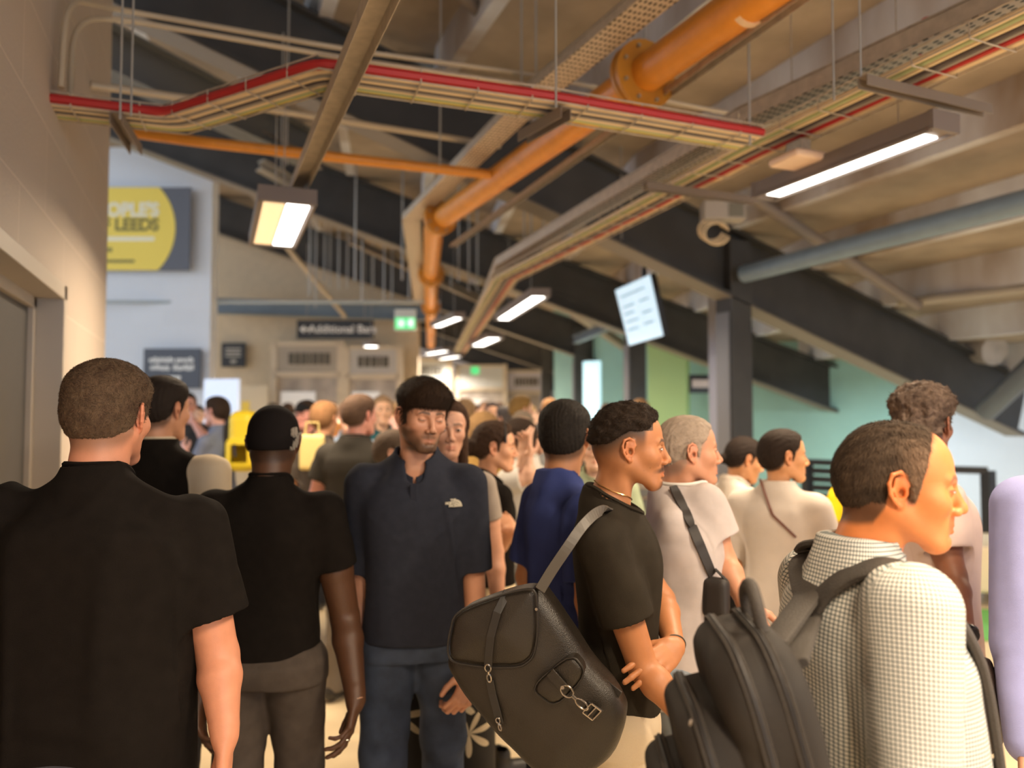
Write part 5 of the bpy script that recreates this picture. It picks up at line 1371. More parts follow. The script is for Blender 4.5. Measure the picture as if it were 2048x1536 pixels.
# necklace
pts = []
for i in range(60):
    t = 2*math.pi*i/60; zz = (1.512-.024*math.cos(t)-.010*max(0, math.cos(t))**6)*p5.sc      # t = 0 is the front
    for j in range(240):
        q = np.array((math.sin(t)*(.15-j*.0006), -.02*p5.sc+math.cos(t)*(.15-j*.0006), zz)); ii = np.round((q-p5.headF.lo)/p5.headF.h).astype(int)
        if (ii >= 0).all() and (ii < p5.headF.n).all() and p5.headF.A[tuple(ii)] < 0: pts.append(Vector(q)+Vector((math.sin(t), math.cos(t), .3))*.003); break
for _ in range(2): pts = [(pts[i-1]+pts[i]*2+pts[(i+1) % len(pts)])/4 for i in range(len(pts))]
mb = MB(); mb.tube(pts, .0016, 5, closed=True); mb.build('necklace', mat('gold', (.95,.66,.30), rough=.25, metal=1), p5.root, smooth=True)
# bracelet on the far wrist
a = p5.arms['L']; wp = Vector(a['W']); axd = (Vector(a['W'])-Vector(a['E'])).normalized(); s1_ = axd.cross(V(0,1,0)).normalized(); s2_ = axd.cross(s1_)
mb = MB(); mb.tube([wp-axd*.014+(s1_*math.cos(t)*.030+s2_*math.sin(t)*.030) for t in np.linspace(0, 2*math.pi, 24, endpoint=False)], .0020, 6, closed=True)
mb.build('bracelet', mat('cord_dark', (.05,.05,.04), rough=.6), p5.root, smooth=True)

# -- man in the blue shirt, seen from behind
loc, H, rz = person_frame(1131, 803, 2.65, 64, .012)
p6 = Person('person', 'man in a bright navy blue shirt with short dark hair, back turned, beside the rucksack', loc, H, rz, lod=0, head=(-40,2,0), skin=(.46,.21,.10), bw=.92, hair=dict(hl='short', col=(.02,.014,.01), fade=.030, fadeamt=.75), neck=1.08)
p6.body(); p6.hair((.014,.011,.009), 'short', thick=.010, top=.020, strands=6000, slen=.010)
bs = cotton('blue_shirt_cloth', (.035,.050,.17), noise=.08, nscale=15)
p6.top('shirt', bs, hem=.86, sleeve='short', st=.8, sr=(.076,.078), grow=.020, neck_r=.070, wr=.012, seed=41, band=False)
p6.collar(bs, r=.068, h=.036, z=1.480, tilt=.25)
p6.trousers(darkcloth('dark_trousers', (.03,.03,.04)), .95)

# -- man in the grey tee with a cross-body strap
loc, H, rz = person_frame(1378, 832, 2.50, 108, .006)
p7 = Person('person', 'older man with cropped grey hair in a pale grey tee with a dark cross-body strap', loc, H, rz, lod=0, head=(-18,0,0), skin=(.55,.26,.15), bw=1.08, depth=1.08, neck=1.1, face=dict(jaw=1.03, browcol=(.25,.15,.10), eyes=.8), hair=dict(hl='short', col=(.30,.24,.19), fade=.03, fadeamt=.55),
   shoulder={'R': ('px', 1408, 1010, 2.42)},
   arms={'R': dict(E=('px',1448,1120,2.40), W=('px',1495,1215,2.28))})
p7.body(); p7.hair((.34,.27,.21), 'short', thick=.005, top=.006, strands=5000, slen=.006)
gt = cotton('grey_marl_tee', (.50,.44,.42), noise=.10, nscale=12)
p7.top('t_shirt', gt, hem=.80, st=.60, grow=.020, sr=(.080,.082), wr=.008, seed=51, neck_r=.076, bandm=cotton('white_rib', (.75,.72,.66)))
p7.trousers(mat('pale_denim', (.26,.30,.34), rough=.85), .95)

# -- two women in white shirts
def bun(y=-.115, z=-.01, r=.030):
    def f(h): h.ell((0,y,z), (r*1.1,r,r*1.1), k=.012)
    return f
wh = cotton('white_shirt_cloth', (.64,.57,.50), noise=.05, nscale=10)
loc, H, rz = person_frame(1490, 874, 3.95, 80, .005)
p8 = Person('person', 'woman in a white tee with a low bun leaning forward beside the column', loc, H, rz, lod=1, head=(8,-16,0), skin=(.58,.28,.13), bw=.90, depth=.95, face=dict(jaw=.92), neck=.88, hair=dict(hl='short', col=(.02,.012,.008), fade=.004),
   arms={'R': dict(E=(.23,.02,1.14), W=(.17,.20,1.02))})
p8.body(); p8.hair((.018,.011,.008), 'short', thick=.008, top=.010, extra=bun(-.118,-.028,.026), rough=.35)
p8.top('t_shirt', wh, hem=.88, st=.75, grow=.022, sr=(.078,.085), wr=.008, seed=61)
p8.trousers(darkcloth('dark_trousers', (.03,.03,.04)), .97)
loc, H, rz = person_frame(1568, 862, 3.30, 36, .005)
p9 = Person('person', 'woman in a white collared shirt with a thin brown strap across the back', loc, H, rz, lod=0, head=(54,0,0), skin=(.60,.29,.13), bw=.98, depth=1.0, face=dict(jaw=.93), neck=.88, hair=dict(hl='short', col=(.02,.012,.008), fade=.004),
   arms={'R': dict(E=(.24,.02,1.14), W=(.14,.22,1.04)), 'L': dict(E=(-.24,.02,1.14), W=(-.14,.22,1.04))})
p9.body(); p9.hair((.020,.012,.008), 'short', thick=.009, top=.011, rough=.30, vox=.0032)
p9.top('shirt', wh, hem=.86, sleeve='short', st=.95, sr=(.080,.082), grow=.024, neck_r=.066, wr=.009, seed=71, band=False, nz=1.45)
p9.collar(wh, r=.066, h=.028, z=1.497, tilt=.25)
p9.trousers(darkcloth('dark_trousers', (.03,.03,.04)), .97)
def strap_over(person, pts, w, t, m, name='strap', label=None):
    """flat strap through body-local points"""
    mb = MB(); pp = [Vector(person.loc(q)) for q in pts]; pp = arc_pts(pp, .12, 5)
    for i in range(len(pp)-1):
        pass
    c = Vector((0, -.0, 1.2*person.sc)); vs = []; fs = []
    for i, q in enumerate(pp):
        tdir = (pp[min(i+1, len(pp)-1)]-pp[max(i-1, 0)]).normalized(); out = Vector((q.x, q.y*1.4, .0)).normalized() if q.z < 1.40*person.sc else (Vector((0,0,1))+Vector((q.x,q.y,0))*1.5).normalized()
        sd = tdir.cross(out).normalized(); out = sd.cross(tdir)
        for (a_, b_) in ((-1,-1),(1,-1),(1,1),(-1,1)): vs.append(q+sd*a_*w/2+out*b_*t/2)
    for i in range(len(pp)-1):
        for k in range(4): fs.append((i*4+k, i*4+(k+1) % 4, i*4+4+(k+1) % 4, i*4+4+k))
    fs += [(3,2,1,0), tuple(len(vs)-4+k for k in range(4))]
    mb.add(vs, fs); o = mb.build(name, m, person.root, smooth=True)
    if label: o['label'] = label
    return o
def surf(person, x, z, side=-1, off=.006):
    """local point on the garment surface seen along local y (side -1: back, +1: front)"""
    F = person.topF; sc = person.sc
    for j in range(400):
        y = side*(.30-j*.0012); q = np.array((x*sc, y, z*sc)); ii = np.round((q-F.lo)/F.h).astype(int)
        if (ii >= 0).all() and (ii < F.n).all() and F.A[tuple(ii)] < 0: return (x, y/sc+side*off, z)
    return None
def surf_line(person, p0, p1, side, n=10, off=.006):
    out = []
    for i in range(n+1):
        t = i/n; q = surf(person, p0[0]*(1-t)+p1[0]*t, p0[1]*(1-t)+p1[1]*t, side, off)
        if q: out.append(q)
    return out
def surf_cam(person, px, py, off=.005):
    F = person.topF; o = person.Minv @ ORG; r = person.Minv.to_3x3() @ ray(px, py)
    for j in range(1400):
        q = np.array(o+r*(.9+j*.002)); ii = np.round((q-F.lo)/F.h).astype(int)
        if (ii >= 0).all() and (ii < F.n).all() and F.A[tuple(ii)] < 0:
            q = q-np.array(r)/np.linalg.norm(r)*off; return tuple(q/person.sc)
    return None
def surf_path(person, pix, n=5, off=.005):
    out = []
    for (x0, y0), (x1, y1) in zip(pix[:-1], pix[1:]):
        for i in range(n): out.append(surf_cam(person, x0+(x1-x0)*i/n, y0+(y1-y0)*i/n, off))
    out.append(surf_cam(person, *pix[-1], off)); return [q for q in out if q]
strap_over(p9, surf_path(p9, [(1520,958),(1545,1030),(1592,1075)], 6, .004), .010, .003, mat('strap_brown', (.16,.06,.04), rough=.6))
mcb = mat('strap_black', (.022,.018,.016), rough=.6)
strap_over(p7, surf_path(p7, [(1346,972),(1370,1020),(1398,1085),(1425,1150)], 5, .006), .030, .005, mcb, 'crossbody_strap')
bgp = p7.loc(('px', 1432, 1195, 2.30)); bag = empty('shoulder_bag', tuple(p7.root.matrix_basis @ Vector(bgp))); tag(bag, 'small black cross-body bag hanging at the hip of the man in the grey tee', 'bag'); bag.rotation_euler = (0,0,rz)
Fb = Fld((-.10,-.06,-.13), (.10,.06,.13), .008); Fb.box((0,0,0), (.042,.025,.062), rad=.02); v, f = Fb.mesh(); link('bag_body', mkmesh('bag_body', v, f), mcb, bag)
mb = MB(); mb.tube([(-.035,0,.055),(0,.0,.085),(.035,0,.055)], .005, 6); mb.build('strap', mcb, bag)

# -- balding man in the checked shirt
def gingham(name):
    m, N, L, b = nmat(name); b.inputs['Roughness'].default_value = .85; b.inputs['Specular IOR Level'].default_value = .2
    a = N.new('ShaderNodeAttribute'); a.attribute_name = 'cloth'; sp = N.new('ShaderNodeSeparateXYZ'); L.new(a.outputs['Vector'], sp.inputs[0])
    outs = []
    for ch in ('X','Y'):
        mu = N.new('ShaderNodeMath'); mu.operation = 'MULTIPLY'; mu.inputs[1].default_value = 1/.0072; L.new(sp.outputs[ch], mu.inputs[0])
        fr = N.new('ShaderNodeMath'); fr.operation = 'FRACT'; L.new(mu.outputs[0], fr.inputs[0])
        lt = N.new('ShaderNodeMath'); lt.operation = 'LESS_THAN'; lt.inputs[1].default_value = .34; L.new(fr.outputs[0], lt.inputs[0]); outs.append(lt)
    ad = N.new('ShaderNodeMath'); ad.operation = 'ADD'; L.new(outs[0].outputs[0], ad.inputs[0]); L.new(outs[1].outputs[0], ad.inputs[1])
    dv = N.new('ShaderNodeMath'); dv.operation = 'MULTIPLY'; dv.inputs[1].default_value = .5; L.new(ad.outputs[0], dv.inputs[0])
    r = N.new('ShaderNodeValToRGB'); r.color_ramp.elements[0].color = (.82,.80,.74,1); r.color_ramp.elements[1].color = (.085,.11,.11,1)
    e = r.color_ramp.elements.new(.5); e.color = (.28,.31,.30,1)
    L.new(dv.outputs[0], r.inputs[0]); L.new(r.outputs[0], b.inputs['Base Color']); return m
chk = gingham('checked_cloth')
SKM = (.70,.235,.070)
loc, H, rz = person_frame(1798, 842, 1.42, 84, .004)
sp = dict(hl='bald', col=(.055,.035,.022), fade=.014, crown=(.0,-.03,.115))
def scalp(c, q, isH):
    # thin hair over the crown, grey at the temple
    nz = .5+.5*fnoise(q*np.array((1,.4,.6)), 260, 3, 2)
    m = (isH*sstep(.052,.034,q[:,1])*sstep(.075,.095,q[:,2]))*(.35+.4*nz); m = m[:,None]; c = c*(1-m)+np.array((.09,.035,.018))*m
    return c
sp['tintf'] = lambda cc, q: cc*(1-(w := (sstep(-.03,.02,q[:,1])*sstep(.11,.05,q[:,2]))[:,None]))+np.array((.22,.14,.09))*w
p10 = Person('person', 'balding man in a green and white checked shirt, profile right, wearing the black backpack', loc, H, rz, lod=0, head=(28,-6,0), skin=SKM, bw=1.06, depth=1.18, neck=1.12, pigment=scalp, headscale=1.02, headfwd=.05,
   face=dict(jaw=1.02, eyes=.45, lid=.005, lip=.9, nose=1.12, browcol=(.16,.07,.035), beard=3, beardcol=(.42,.20,.10), beardamt=.35), hair=sp,
   shoulder={'R': ('px', 1825, 1215, 1.25)},
   arms={'R': dict(E=('px',1835,1550,1.19), W=('px',1950,1760,1.12)), 'L': dict(E=(-.25,.04,1.12), W=(-.22,.22,.98))})
p10.body()
p10.hair((.045,.030,.020), 'bald', thick=.007, top=.003, side=1.0, strands=16000, slen=.014, col2=(.10,.068,.045), rough=.55)
p10.top('checked_shirt', chk, prof=[(.70,0,0,.20,.16),(.95,0,.01,.20,.165),(1.12,0,.008,.195,.155),(1.24,0,.0,.195,.145),(1.33,0,-.008,.192,.138),(1.385,0,-.018,.170,.118),(1.43,0,-.022,.125,.095),(1.47,0,-.024,.085,.074),(1.50,0,-.022,.062,.062)],
   grow=.012, hem=.80, sleeve='long', longr=(.076,.066,.050), neck_r=.066, nz=1.455, wr=.006, seed=81, band=False, uv=True, vox=.0042, wscale=8,
   folds=[((.15,-.08,1.34),(.17,-.08,1.00),.014,.009),((.12,-.12,1.33),(.15,-.12,1.02),.014,-.008),((.20,-.04,1.10),(.13,-.10,1.06),.010,.008),((.21,.0,1.16),(.24,.03,1.00),.012,.007)])
co = p10.collar(chk, r=.069, h=.046, z=1.510, tilt=.46, gap=.25, flare=.024, back=.010, vdrop=.03)
me = co.data; at = me.attributes.new('cloth', 'FLOAT_VECTOR', 'POINT'); vv = np.array([tuple(v.co) for v in me.vertices]); at.data.foreach_set('vector', np.stack([np.arctan2(vv[:,0], vv[:,1]+.02)*.075, vv[:,2]*1.0+np.hypot(vv[:,0], vv[:,1])*.6, vv[:,2]*0], 1).astype(np.float32).ravel())
p10.trousers(darkcloth('charcoal_cotton', (.05,.05,.06)), .92, w=1.1)

# -- man with curly hair behind him
loc, H, rz = person_frame(1846, 772, 2.58, 78, .018)
p11 = Person('person', 'tall man with frizzy greying curls standing behind the balding man, watch on his wrist', loc, H, rz, lod=0, head=(-22,0,0), skin=(.24,.095,.050), bw=1.05, depth=1.05, neck=1.05, hair=dict(hl='short', col=(.03,.018,.012), fade=.03, fadeamt=.8), shoulder={'R': ('px',1872,1030,2.42)},
   arms={'R': dict(E=('px',1905,1150,2.34), W=('px',1932,1275,2.20), H=('px',1945,1360,2.15), curl=(45,50,52,55), pnc=(-1,.2,0))})
p11.body()
p11.hair((.17,.12,.09), 'short', thick=.010, top=.034, side=.55, curly=.007, col2=(.045,.028,.02), rough=.9, strands=9000, slen=.012)
pk = cotton('pale_pink_tee', (.62,.50,.47))
p11.top('t_shirt', pk, hem=.86, st=.62, grow=.018, sr=(.076,.078), wr=.006, seed=91)
p11.trousers(darkcloth('mushroom_trousers', (.20,.15,.12)), .95)
a = p11.arms['R']; wp = Vector(a['W']); axd = (Vector(a['W'])-Vector(a['E'])).normalized(); s1_ = axd.cross(V(0,1,0)).normalized(); s2_ = axd.cross(s1_)
mb = MB(); mb.tube([wp-axd*.02+(s1_*math.cos(t)*.031+s2_*math.sin(t)*.030) for t in np.linspace(0, 2*math.pi, 24, endpoint=False)], .0075, 8, closed=True)
q_ = p11.Minv.to_3x3()@(-_f); mb.disc(wp-axd*.02+q_*.036, q_, .020, .010, 20)
mb.build('wristwatch', mat('watch_black', (.02,.02,.02), rough=.3), p11.root, smooth=True)

# -- man in lavender at the right edge
loc, H, rz = person_frame(2238, 700, 2.15, 60, .01)
p12 = Person('person', 'man in a lavender shirt and tan trousers cut off by the right edge', loc, H, rz, lod=0, head=(10,0,0), skin=(.55,.30,.19), bw=1.16, depth=1.2, hair=dict(hl='short', col=(.03,.02,.012), fade=.01), shoulder={'L': ('px',2052,1015,2.12)},
   arms={'L': dict(E=('px',2044,1290,2.04), W=('px',2056,1500,1.92))})
p12.body(); p12.hair((.03,.02,.012), 'short', thick=.012, top=.018)
p12.top('shirt', cotton('lavender_cloth', (.34,.36,.66), noise=.05, nscale=12), hem=.875, sleeve='long', longr=(.082,.070,.05), grow=.022, wr=.010, seed=95, band=False)
p12.trousers(cotton('tan_chinos', (.46,.28,.14)), .98, w=1.16, legr=(.125,.10,.08))

# -- woman with long hair behind the man in the polo
def longhair(w=.075, dn=-.26, y=-.03, fr=.03):
    def f(h):
        for x in (-1, 1): h.cap((x*w*.80,y+fr,.02), (x*w*1.02,y+fr*.6,dn), .026, .020, k=.03)
        h.ell((0,y-.045,-.08), (w*.95,.045,.15), k=.03); h.cap((0,y-.05,-.10), (0,y-.055,dn), .05, .035, k=.03)
    return f
loc, H, rz = person_frame(895, 797, 3.1, 172, .008)
p13 = Person('person', 'woman with long brown hair and leaf print trousers behind the navy polo', loc, H, rz, lod=0, head=(-6,-4,0), skin=(.62,.33,.22), bw=.88, depth=.9, neck=.85, face=dict(jaw=.9, eyes=.8, browcol=(.10,.05,.03)), hair=dict(hl='short', col=(.05,.025,.014), fade=.004))
p13.body(); p13.hair((.055,.028,.016), 'short', thick=.010, top=.014, extra=longhair(), rough=.4, vox=.0036)
p13.top('top', cotton('stone_top', (.35,.30,.26)), hem=.9, st=.5, grow=.008, sr=(.062,.060))
def leaf_mat():
    m, N, L, b = nmat('leaf_print'); tc = N.new('ShaderNodeTexCoord'); 
    v = N.new('ShaderNodeTexVoronoi'); v.inputs['Scale'].default_value = 5.5; v.feature = 'F1'; L.new(tc.outputs['Object'], v.inputs['Vector'])
    # petals: angle around each cell centre
    sb = N.new('ShaderNodeVectorMath'); sb.operation = 'SUBTRACT'; sc_ = N.new('ShaderNodeVectorMath'); sc_.operation = 'SCALE'; sc_.inputs['Scale'].default_value = 1.0
    L.new(tc.outputs['Object'], sb.inputs[0]); L.new(v.outputs['Position'], sb.inputs[1])
    sp = N.new('ShaderNodeSeparateXYZ'); L.new(sb.outputs[0], sp.inputs[0])
    at = N.new('ShaderNodeMath'); at.operation = 'ARCTAN2'; L.new(sp.outputs['Z'], at.inputs[0]); L.new(sp.outputs['X'], at.inputs[1])
    m7 = N.new('ShaderNodeMath'); m7.operation = 'MULTIPLY'; m7.inputs[1].default_value = 7; L.new(at.outputs[0], m7.inputs[0])
    sn = N.new('ShaderNodeMath'); sn.operation = 'SINE'; L.new(m7.outputs[0], sn.inputs[0])
    ma = N.new('ShaderNodeMath'); ma.operation = 'MULTIPLY_ADD'; ma.inputs[1].default_value = .22; ma.inputs[2].default_value = .36; L.new(sn.outputs[0], ma.inputs[0])
    lt = N.new('ShaderNodeMath'); lt.operation = 'LESS_THAN'; L.new(v.outputs['Distance'], lt.inputs[0]); L.new(ma.outputs[0], lt.inputs[1])
    mx = N.new('ShaderNodeMix'); mx.data_type = 'RGBA'; mx.inputs[6].default_value = (.016,.014,.012,1); mx.inputs[7].default_value = (.62,.52,.36,1)
    L.new(lt.outputs[0], mx.inputs[0]); L.new(mx.outputs[2], b.inputs['Base Color']); b.inputs['Roughness'].default_value = .8; return m
p13.trousers(leaf_mat(), .97, w=1.0, legr=(.115,.11,.12))

# -- woman with the headband, profile right, arms folded
loc, H, rz = person_frame(992, 846, 3.6, 66, .006)
p14 = Person('person', 'woman in profile with black tee and cream skirt, arms folded, beside the navy polo', loc, H, rz, lod=0, head=(24,-4,0), skin=(.66,.34,.20), bw=.90, depth=.95, neck=.88, face=dict(jaw=.92, eyes=.7), hair=dict(hl='short', col=(.04,.02,.012), fade=.004),
   arms={'R': dict(E=('px',990,1100,3.45), W=('px',1026,1062,3.3), H=('px',1004,1035,3.35)), 'L': dict(E=(-.20,.06,1.16), W=(-.02,.20,1.14))})
p14.body(); p14.hair((.045,.024,.014), 'short', thick=.014, top=.018, extra=bun(-.125,-.01,.040), rough=.4, curly=.002)
p14.top('t_shirt', blk, hem=.95, st=.55, grow=.012, sr=(.070,.078))
p14.trousers(cotton('cream_skirt', (.78,.66,.44)), 1.0, skirt=True, hem=.35, name='skirt', wr=.008)
mb = MB(); h = p14.h; mb.tube([h.p((.082*math.cos(t), .045-.01*math.sin(t), .035+.088*math.sin(t))) for t in np.linspace(-.1, math.pi+.1, 18)], .0075, 8); mb.build('headband', mat('headband_black', (.02,.018,.018), rough=.3), p14.root, smooth=True)

# -- woman with curls and yellow top, mostly hidden
loc, H, rz = person_frame(1735, 868, 3.95, 30, .01)
p15 = Person('person', 'woman with long curly brown hair in a yellow top, hidden behind the balding man', loc, H, rz, lod=1, head=(0,0,0), skin=(.6,.32,.2), bw=.86, hair=dict(hl='short', col=(.08,.045,.03), fade=.004), arms={'R': {}, 'L': {}})
p15.body(); p15.hair((.16,.10,.075), 'short', thick=.018, top=.020, curly=.006, extra=longhair(.07,-.20), col2=(.06,.03,.02))
p15.top('top', cotton('yellow_cloth', (.85,.62,.02)), hem=.9, st=.5, grow=.015); p15.trousers(darkcloth('dark_trousers', (.03,.03,.04)), .97)
# ------------------------------------------------------------------ bags
leather = mat('black_leather', (.018,.014,.010), rough=.36, bump=.22, bscale=420, noise=.15, nscale=12, spec=.45)
leather_edge = mat('leather_edge', (.012,.010,.009), rough=.5)
gun = mat('gunmetal', (.30,.27,.24), rough=.25, metal=.9)
def prism_field(F, poly, z0, z1, rad, k=0.0, op='add', bulge=0.0):
    """rounded slab with a polygon outline in the x-y plane of the field"""
    poly = np.array(poly, float); c = poly.mean(0)
    m = rad+.02
    g = F.reg((poly[:,0].min()-m, poly[:,1].min()-m, z0-m), (poly[:,0].max()+m, poly[:,1].max()+m, z1+m+bulge)); sl, X, Y, Z = g
    XX, YY = np.broadcast_arrays(X, Y); XX = XX[:,:,0]; YY = YY[:,:,0]; d = np.full(XX.shape, 1e9); inside = np.zeros(XX.shape, bool); n = len(poly)
    for i in range(n):
        ax, ay = poly[i]; bx, by = poly[(i+1) % n]; ex, ey = bx-ax, by-ay; L = ex*ex+ey*ey+1e-12
        t = np.clip(((XX-ax)*ex+(YY-ay)*ey)/L, 0, 1); d = np.minimum(d, np.hypot(XX-ax-t*ex, YY-ay-t*ey))
        cnd = ((ay > YY) != (by > YY)) & (XX < (bx-ax)*(YY-ay)/(by-ay+1e-12)+ax); inside ^= cnd
    d = np.where(inside, -d, d)
    bl = bulge*np.clip(-d/.09, 0, 1)**.6 if bulge else 0
    zc, hz = (z0+z1)/2, (z1-z0)/2
    q1 = (d+rad)[:,:,None]; q2 = np.abs(Z-zc-(bl[:,:,None]*.5 if bulge else 0))-(hz-rad)-(bl[:,:,None]*.5 if bulge else 0)
    dd = np.sqrt(np.maximum(q1,0)**2+np.maximum(q2,0)**2)+np.minimum(np.maximum(q1,q2),0)-rad
    F.comb(sl, dd.astype(np.float32), k, op)
def smooth_poly(poly, it=2):
    p = [np.array(q, float) for q in poly]
    for _ in range(it):
        o = []
        for i in range(len(p)):
            a, b = p[i], p[(i+1) % len(p)]; o += [a*.8+b*.2, a*.2+b*.8]
        p = o
    return p
# -- leather rucksack hanging off one shoulder
BD = 1.81                                  # its near face
bc = P(1075, 1355, BD); root = empty('rucksack', tuple(bc)); tag(root, 'black leather rucksack with front pocket slung behind the young man in profile', 'bag')
ang = math.radians(14)                     # face is turned a little towards the left
fw = V(math.sin(YAW), math.cos(YAW), 0); rt = V(math.cos(YAW), -math.sin(YAW), 0)
xax = (rt*math.cos(ang)+fw*math.sin(ang)*-1).normalized(); zax = xax.cross(V(0,0,1)); yax = V(0,0,1)   # local z -> towards the viewer
zax = xax.cross(yax)
if zax.dot(fw) > 0: zax = -zax
R_b = Matrix((xax, yax, xax.cross(yax))).transposed().to_4x4()
root.matrix_world = Matrix.Translation(bc) @ R_b
Binv = root.matrix_world.inverted()
def bxy(px, py, d=BD):
    """pixel -> the bag's own face plane"""
    o = Binv @ ORG; r = Binv.to_3x3() @ ray(px, py); t = -o.z/r.z; q = o+r*t; return (q.x, q.y)
body = [bxy(*p) for p in [(905,1300),(888,1330),(920,1390),(968,1446),(1019,1502),(1060,1545),(1110,1590),(1170,1560),(1228,1517),(1259,1438),(1232,1385),(1177,1328),(1136,1262),(1100,1208),(1078,1175),(1050,1180),(1024,1187),(930,1220)]]
pb = np.array(body); TH = .115
F = Fld((pb[:,0].min()-.05, pb[:,1].min()-.05, -TH-.03), (pb[:,0].max()+.05, pb[:,1].max()+.05, .07), .0055)
prism_field(F, smooth_poly(body), -TH, .0, .030, bulge=.022)
v, f = F.mesh(); v = relax(v, f, 2, .4); n_ = vnormals(v, f); v = v+n_*(.0035*fnoise(v, 14, 3, 2)-.004*np.exp(-(fnoise(v*np.array((1,.5,1)), 9, 8, 1)/.12)**2))[:,None]
link('bag_body', mkmesh('bag_body', v, f), leather, root)
flap = [bxy(*p) for p in [(916,1218),(1020,1180),(1068,1172),(1078,1185),(1080,1262),(1072,1308),(1046,1328),(978,1328),(911,1318),(902,1300),(904,1270)]]
pf = np.array(flap)
F = Fld((pf[:,0].min()-.04, pf[:,1].min()-.04, -TH*.6), (pf[:,0].max()+.04, pf[:,1].max()+.04, .08), .0045)
prism_field(F, smooth_poly(flap), -.06, .020, .012, bulge=.022); v, f = F.mesh(); v = relax(v, f, 2, .4)
fl = link('flap', mkmesh('flap', v, f), leather, root)
mb = MB(); ring = [Vector((x, y, .026)) for x, y in smooth_poly(flap)]; mb.tube(ring, .0032, 6, closed=True); mb.build('piping', leather_edge, fl, smooth=True)
def ribbon(pts, w, t, m, name, par):
    mb = MB(); vs = []; pts = [Vector(p) for p in pts]
    for i, q in enumerate(pts):
        d = (pts[min(i+1, len(pts)-1)]-pts[max(i-1, 0)]).normalized(); sd = d.cross(V(0,0,1)).normalized(); u = sd.cross(d).normalized()
        for a_, b_ in ((-1,-1),(1,-1),(1,1),(-1,1)): vs.append(q+sd*a_*w/2+u*b_*t/2)
    fs = [(i*4+k, i*4+(k+1) % 4, i*4+4+(k+1) % 4, i*4+4+k) for i in range(len(pts)-1) for k in range(4)]+[(3,2,1,0), tuple(len(vs)-4+k for k in range(4))]
    mb.add(vs, fs); return mb.build(name, m, par, bevel=.0012)
def b3(px, py, z): x, y = bxy(px, py); return V(x, y, z)
ribbon([b3(1018,1180,.012), b3(1004,1215,.047), b3(992,1262,.050), b3(987,1300,.046), b3(985,1322,.040)], .020, .004, leather_edge, 'closing_strap', root)
ribbon([b3(986,1352,.030), b3(990,1380,.026), b3(1000,1418,.026), b3(1004,1440,.022)], .020, .004, leather_edge, 'closing_strap', root)
def clasp(c, d, L, name, par):
    """snap hook: eye, swivel, hook loop"""
    c = Vector(c); d = Vector(d).normalized(); sd = d.cross(V(0,0,1)).normalized(); mb = MB()
    mb.tube([c+(d*math.cos(t)*.26*L+sd*math.sin(t)*.20*L) for t in np.linspace(0, 2*math.pi, 18, endpoint=False)], .0022, 6, closed=True)
    mb.tube([c+d*.22*L, c+d*.42*L], .0042, 8)
    mb.tube([c+d*(.42+.28-.28*math.cos(t))*L+sd*math.sin(t)*.13*L for t in np.linspace(0, 2*math.pi, 18, endpoint=False)], .0024, 6, closed=True)
    return mb.build(name, gun, par, smooth=True)
clasp(b3(985,1325,.042), b3(987,1352,.036)-b3(985,1325,.042), .036, 'snap_hook', root)
clasp(b3(1002,1432,.028), b3(1006,1446,.028)-b3(1002,1432,.028), .024, 'snap_hook', root)
pk_ = [bxy(*p) for p in [(1149,1296),(1180,1336),(1118,1403),(1074,1372),(1082,1350)]]; pp_ = np.array(pk_)
F = Fld((pp_[:,0].min()-.04, pp_[:,1].min()-.04, -.03), (pp_[:,0].max()+.04, pp_[:,1].max()+.04, .07), .004)
prism_field(F, smooth_poly(pk_), -.01, .042, .010, bulge=.008); v, f = F.mesh(); v = relax(v, f, 1, .4); pk2 = link('front_pocket', mkmesh('front_pocket', v, f), leather, root)
mb = MB(); mb.tube([Vector((x, y, .040)) for x, y in smooth_poly(pk_)], .0025, 6, closed=True); mb.build('piping', leather_edge, pk2, smooth=True)
ribbon([b3(1108,1330,.052), b3(1122,1344,.056), b3(1138,1362,.056)], .024, .005, leather, 'pocket_strap', pk2)
mb = MB(); mb.disc(b3(1134,1357,.060), (0,0,1), .0045, .004, 12); mb.build('rivet', gun, pk2, smooth=True)
clasp(b3(1142,1366,.056), b3(1170,1392,.052)-b3(1142,1366,.056), .062, 'snap_hook', pk2)
ribbon([b3(1176,1398,.044), b3(1190,1408,.038), b3(1204,1420,.030)], .026, .005, leather_edge, 'strap_tab', pk2)
mb = MB(); a_, b_ = b3(1180,1400,.050), b3(1198,1418,.040)
for t in (0, .5, 1.0):
    c_ = a_.lerp(b_, t); sd = (b_-a_).cross(V(0,0,1)).normalized(); mb.tube([c_-sd*.015, c_+sd*.015], .0024, 6)
for sgn in (-1, 1): sd = (b_-a_).cross(V(0,0,1)).normalized()*sgn*.015; mb.tube([a_+sd, b_+sd], .0024, 6)
mb.build('buckle', gun, pk2, smooth=True)
mb = MB(); mb.disc(b3(1078,1212,.030), (0,0,1), .0035, .004, 12); mb.build('rivet', gun, root, smooth=True)
# shoulder strap from the bag's top over the shoulder, and the one returning under the arm
w3 = lambda px, py, d: Binv @ P(px, py, d)
mb = MB(); s_pts = [w3(1080,1180,1.80), w3(1104,1140,1.80), w3(1135,1095,1.80), w3(1162,1055,1.82), w3(1186,1030,1.86), w3(1206,1018,1.93), w3(1222,1022,2.05), w3(1226,1050,2.14)]
dense = arc_pts(s_pts, .04, 4); ribbon(dense, .026, .006, mat('strap_leather', (.075,.066,.055), rough=.45), 'shoulder_strap', root)
ribbon(arc_pts([w3(1080,1185,1.84), w3(1110,1240,1.86), w3(1150,1300,1.84), w3(1210,1368,1.80), w3(1240,1392,1.78)], .05, 4), .022, .006, leather_edge, 'lower_strap', root)

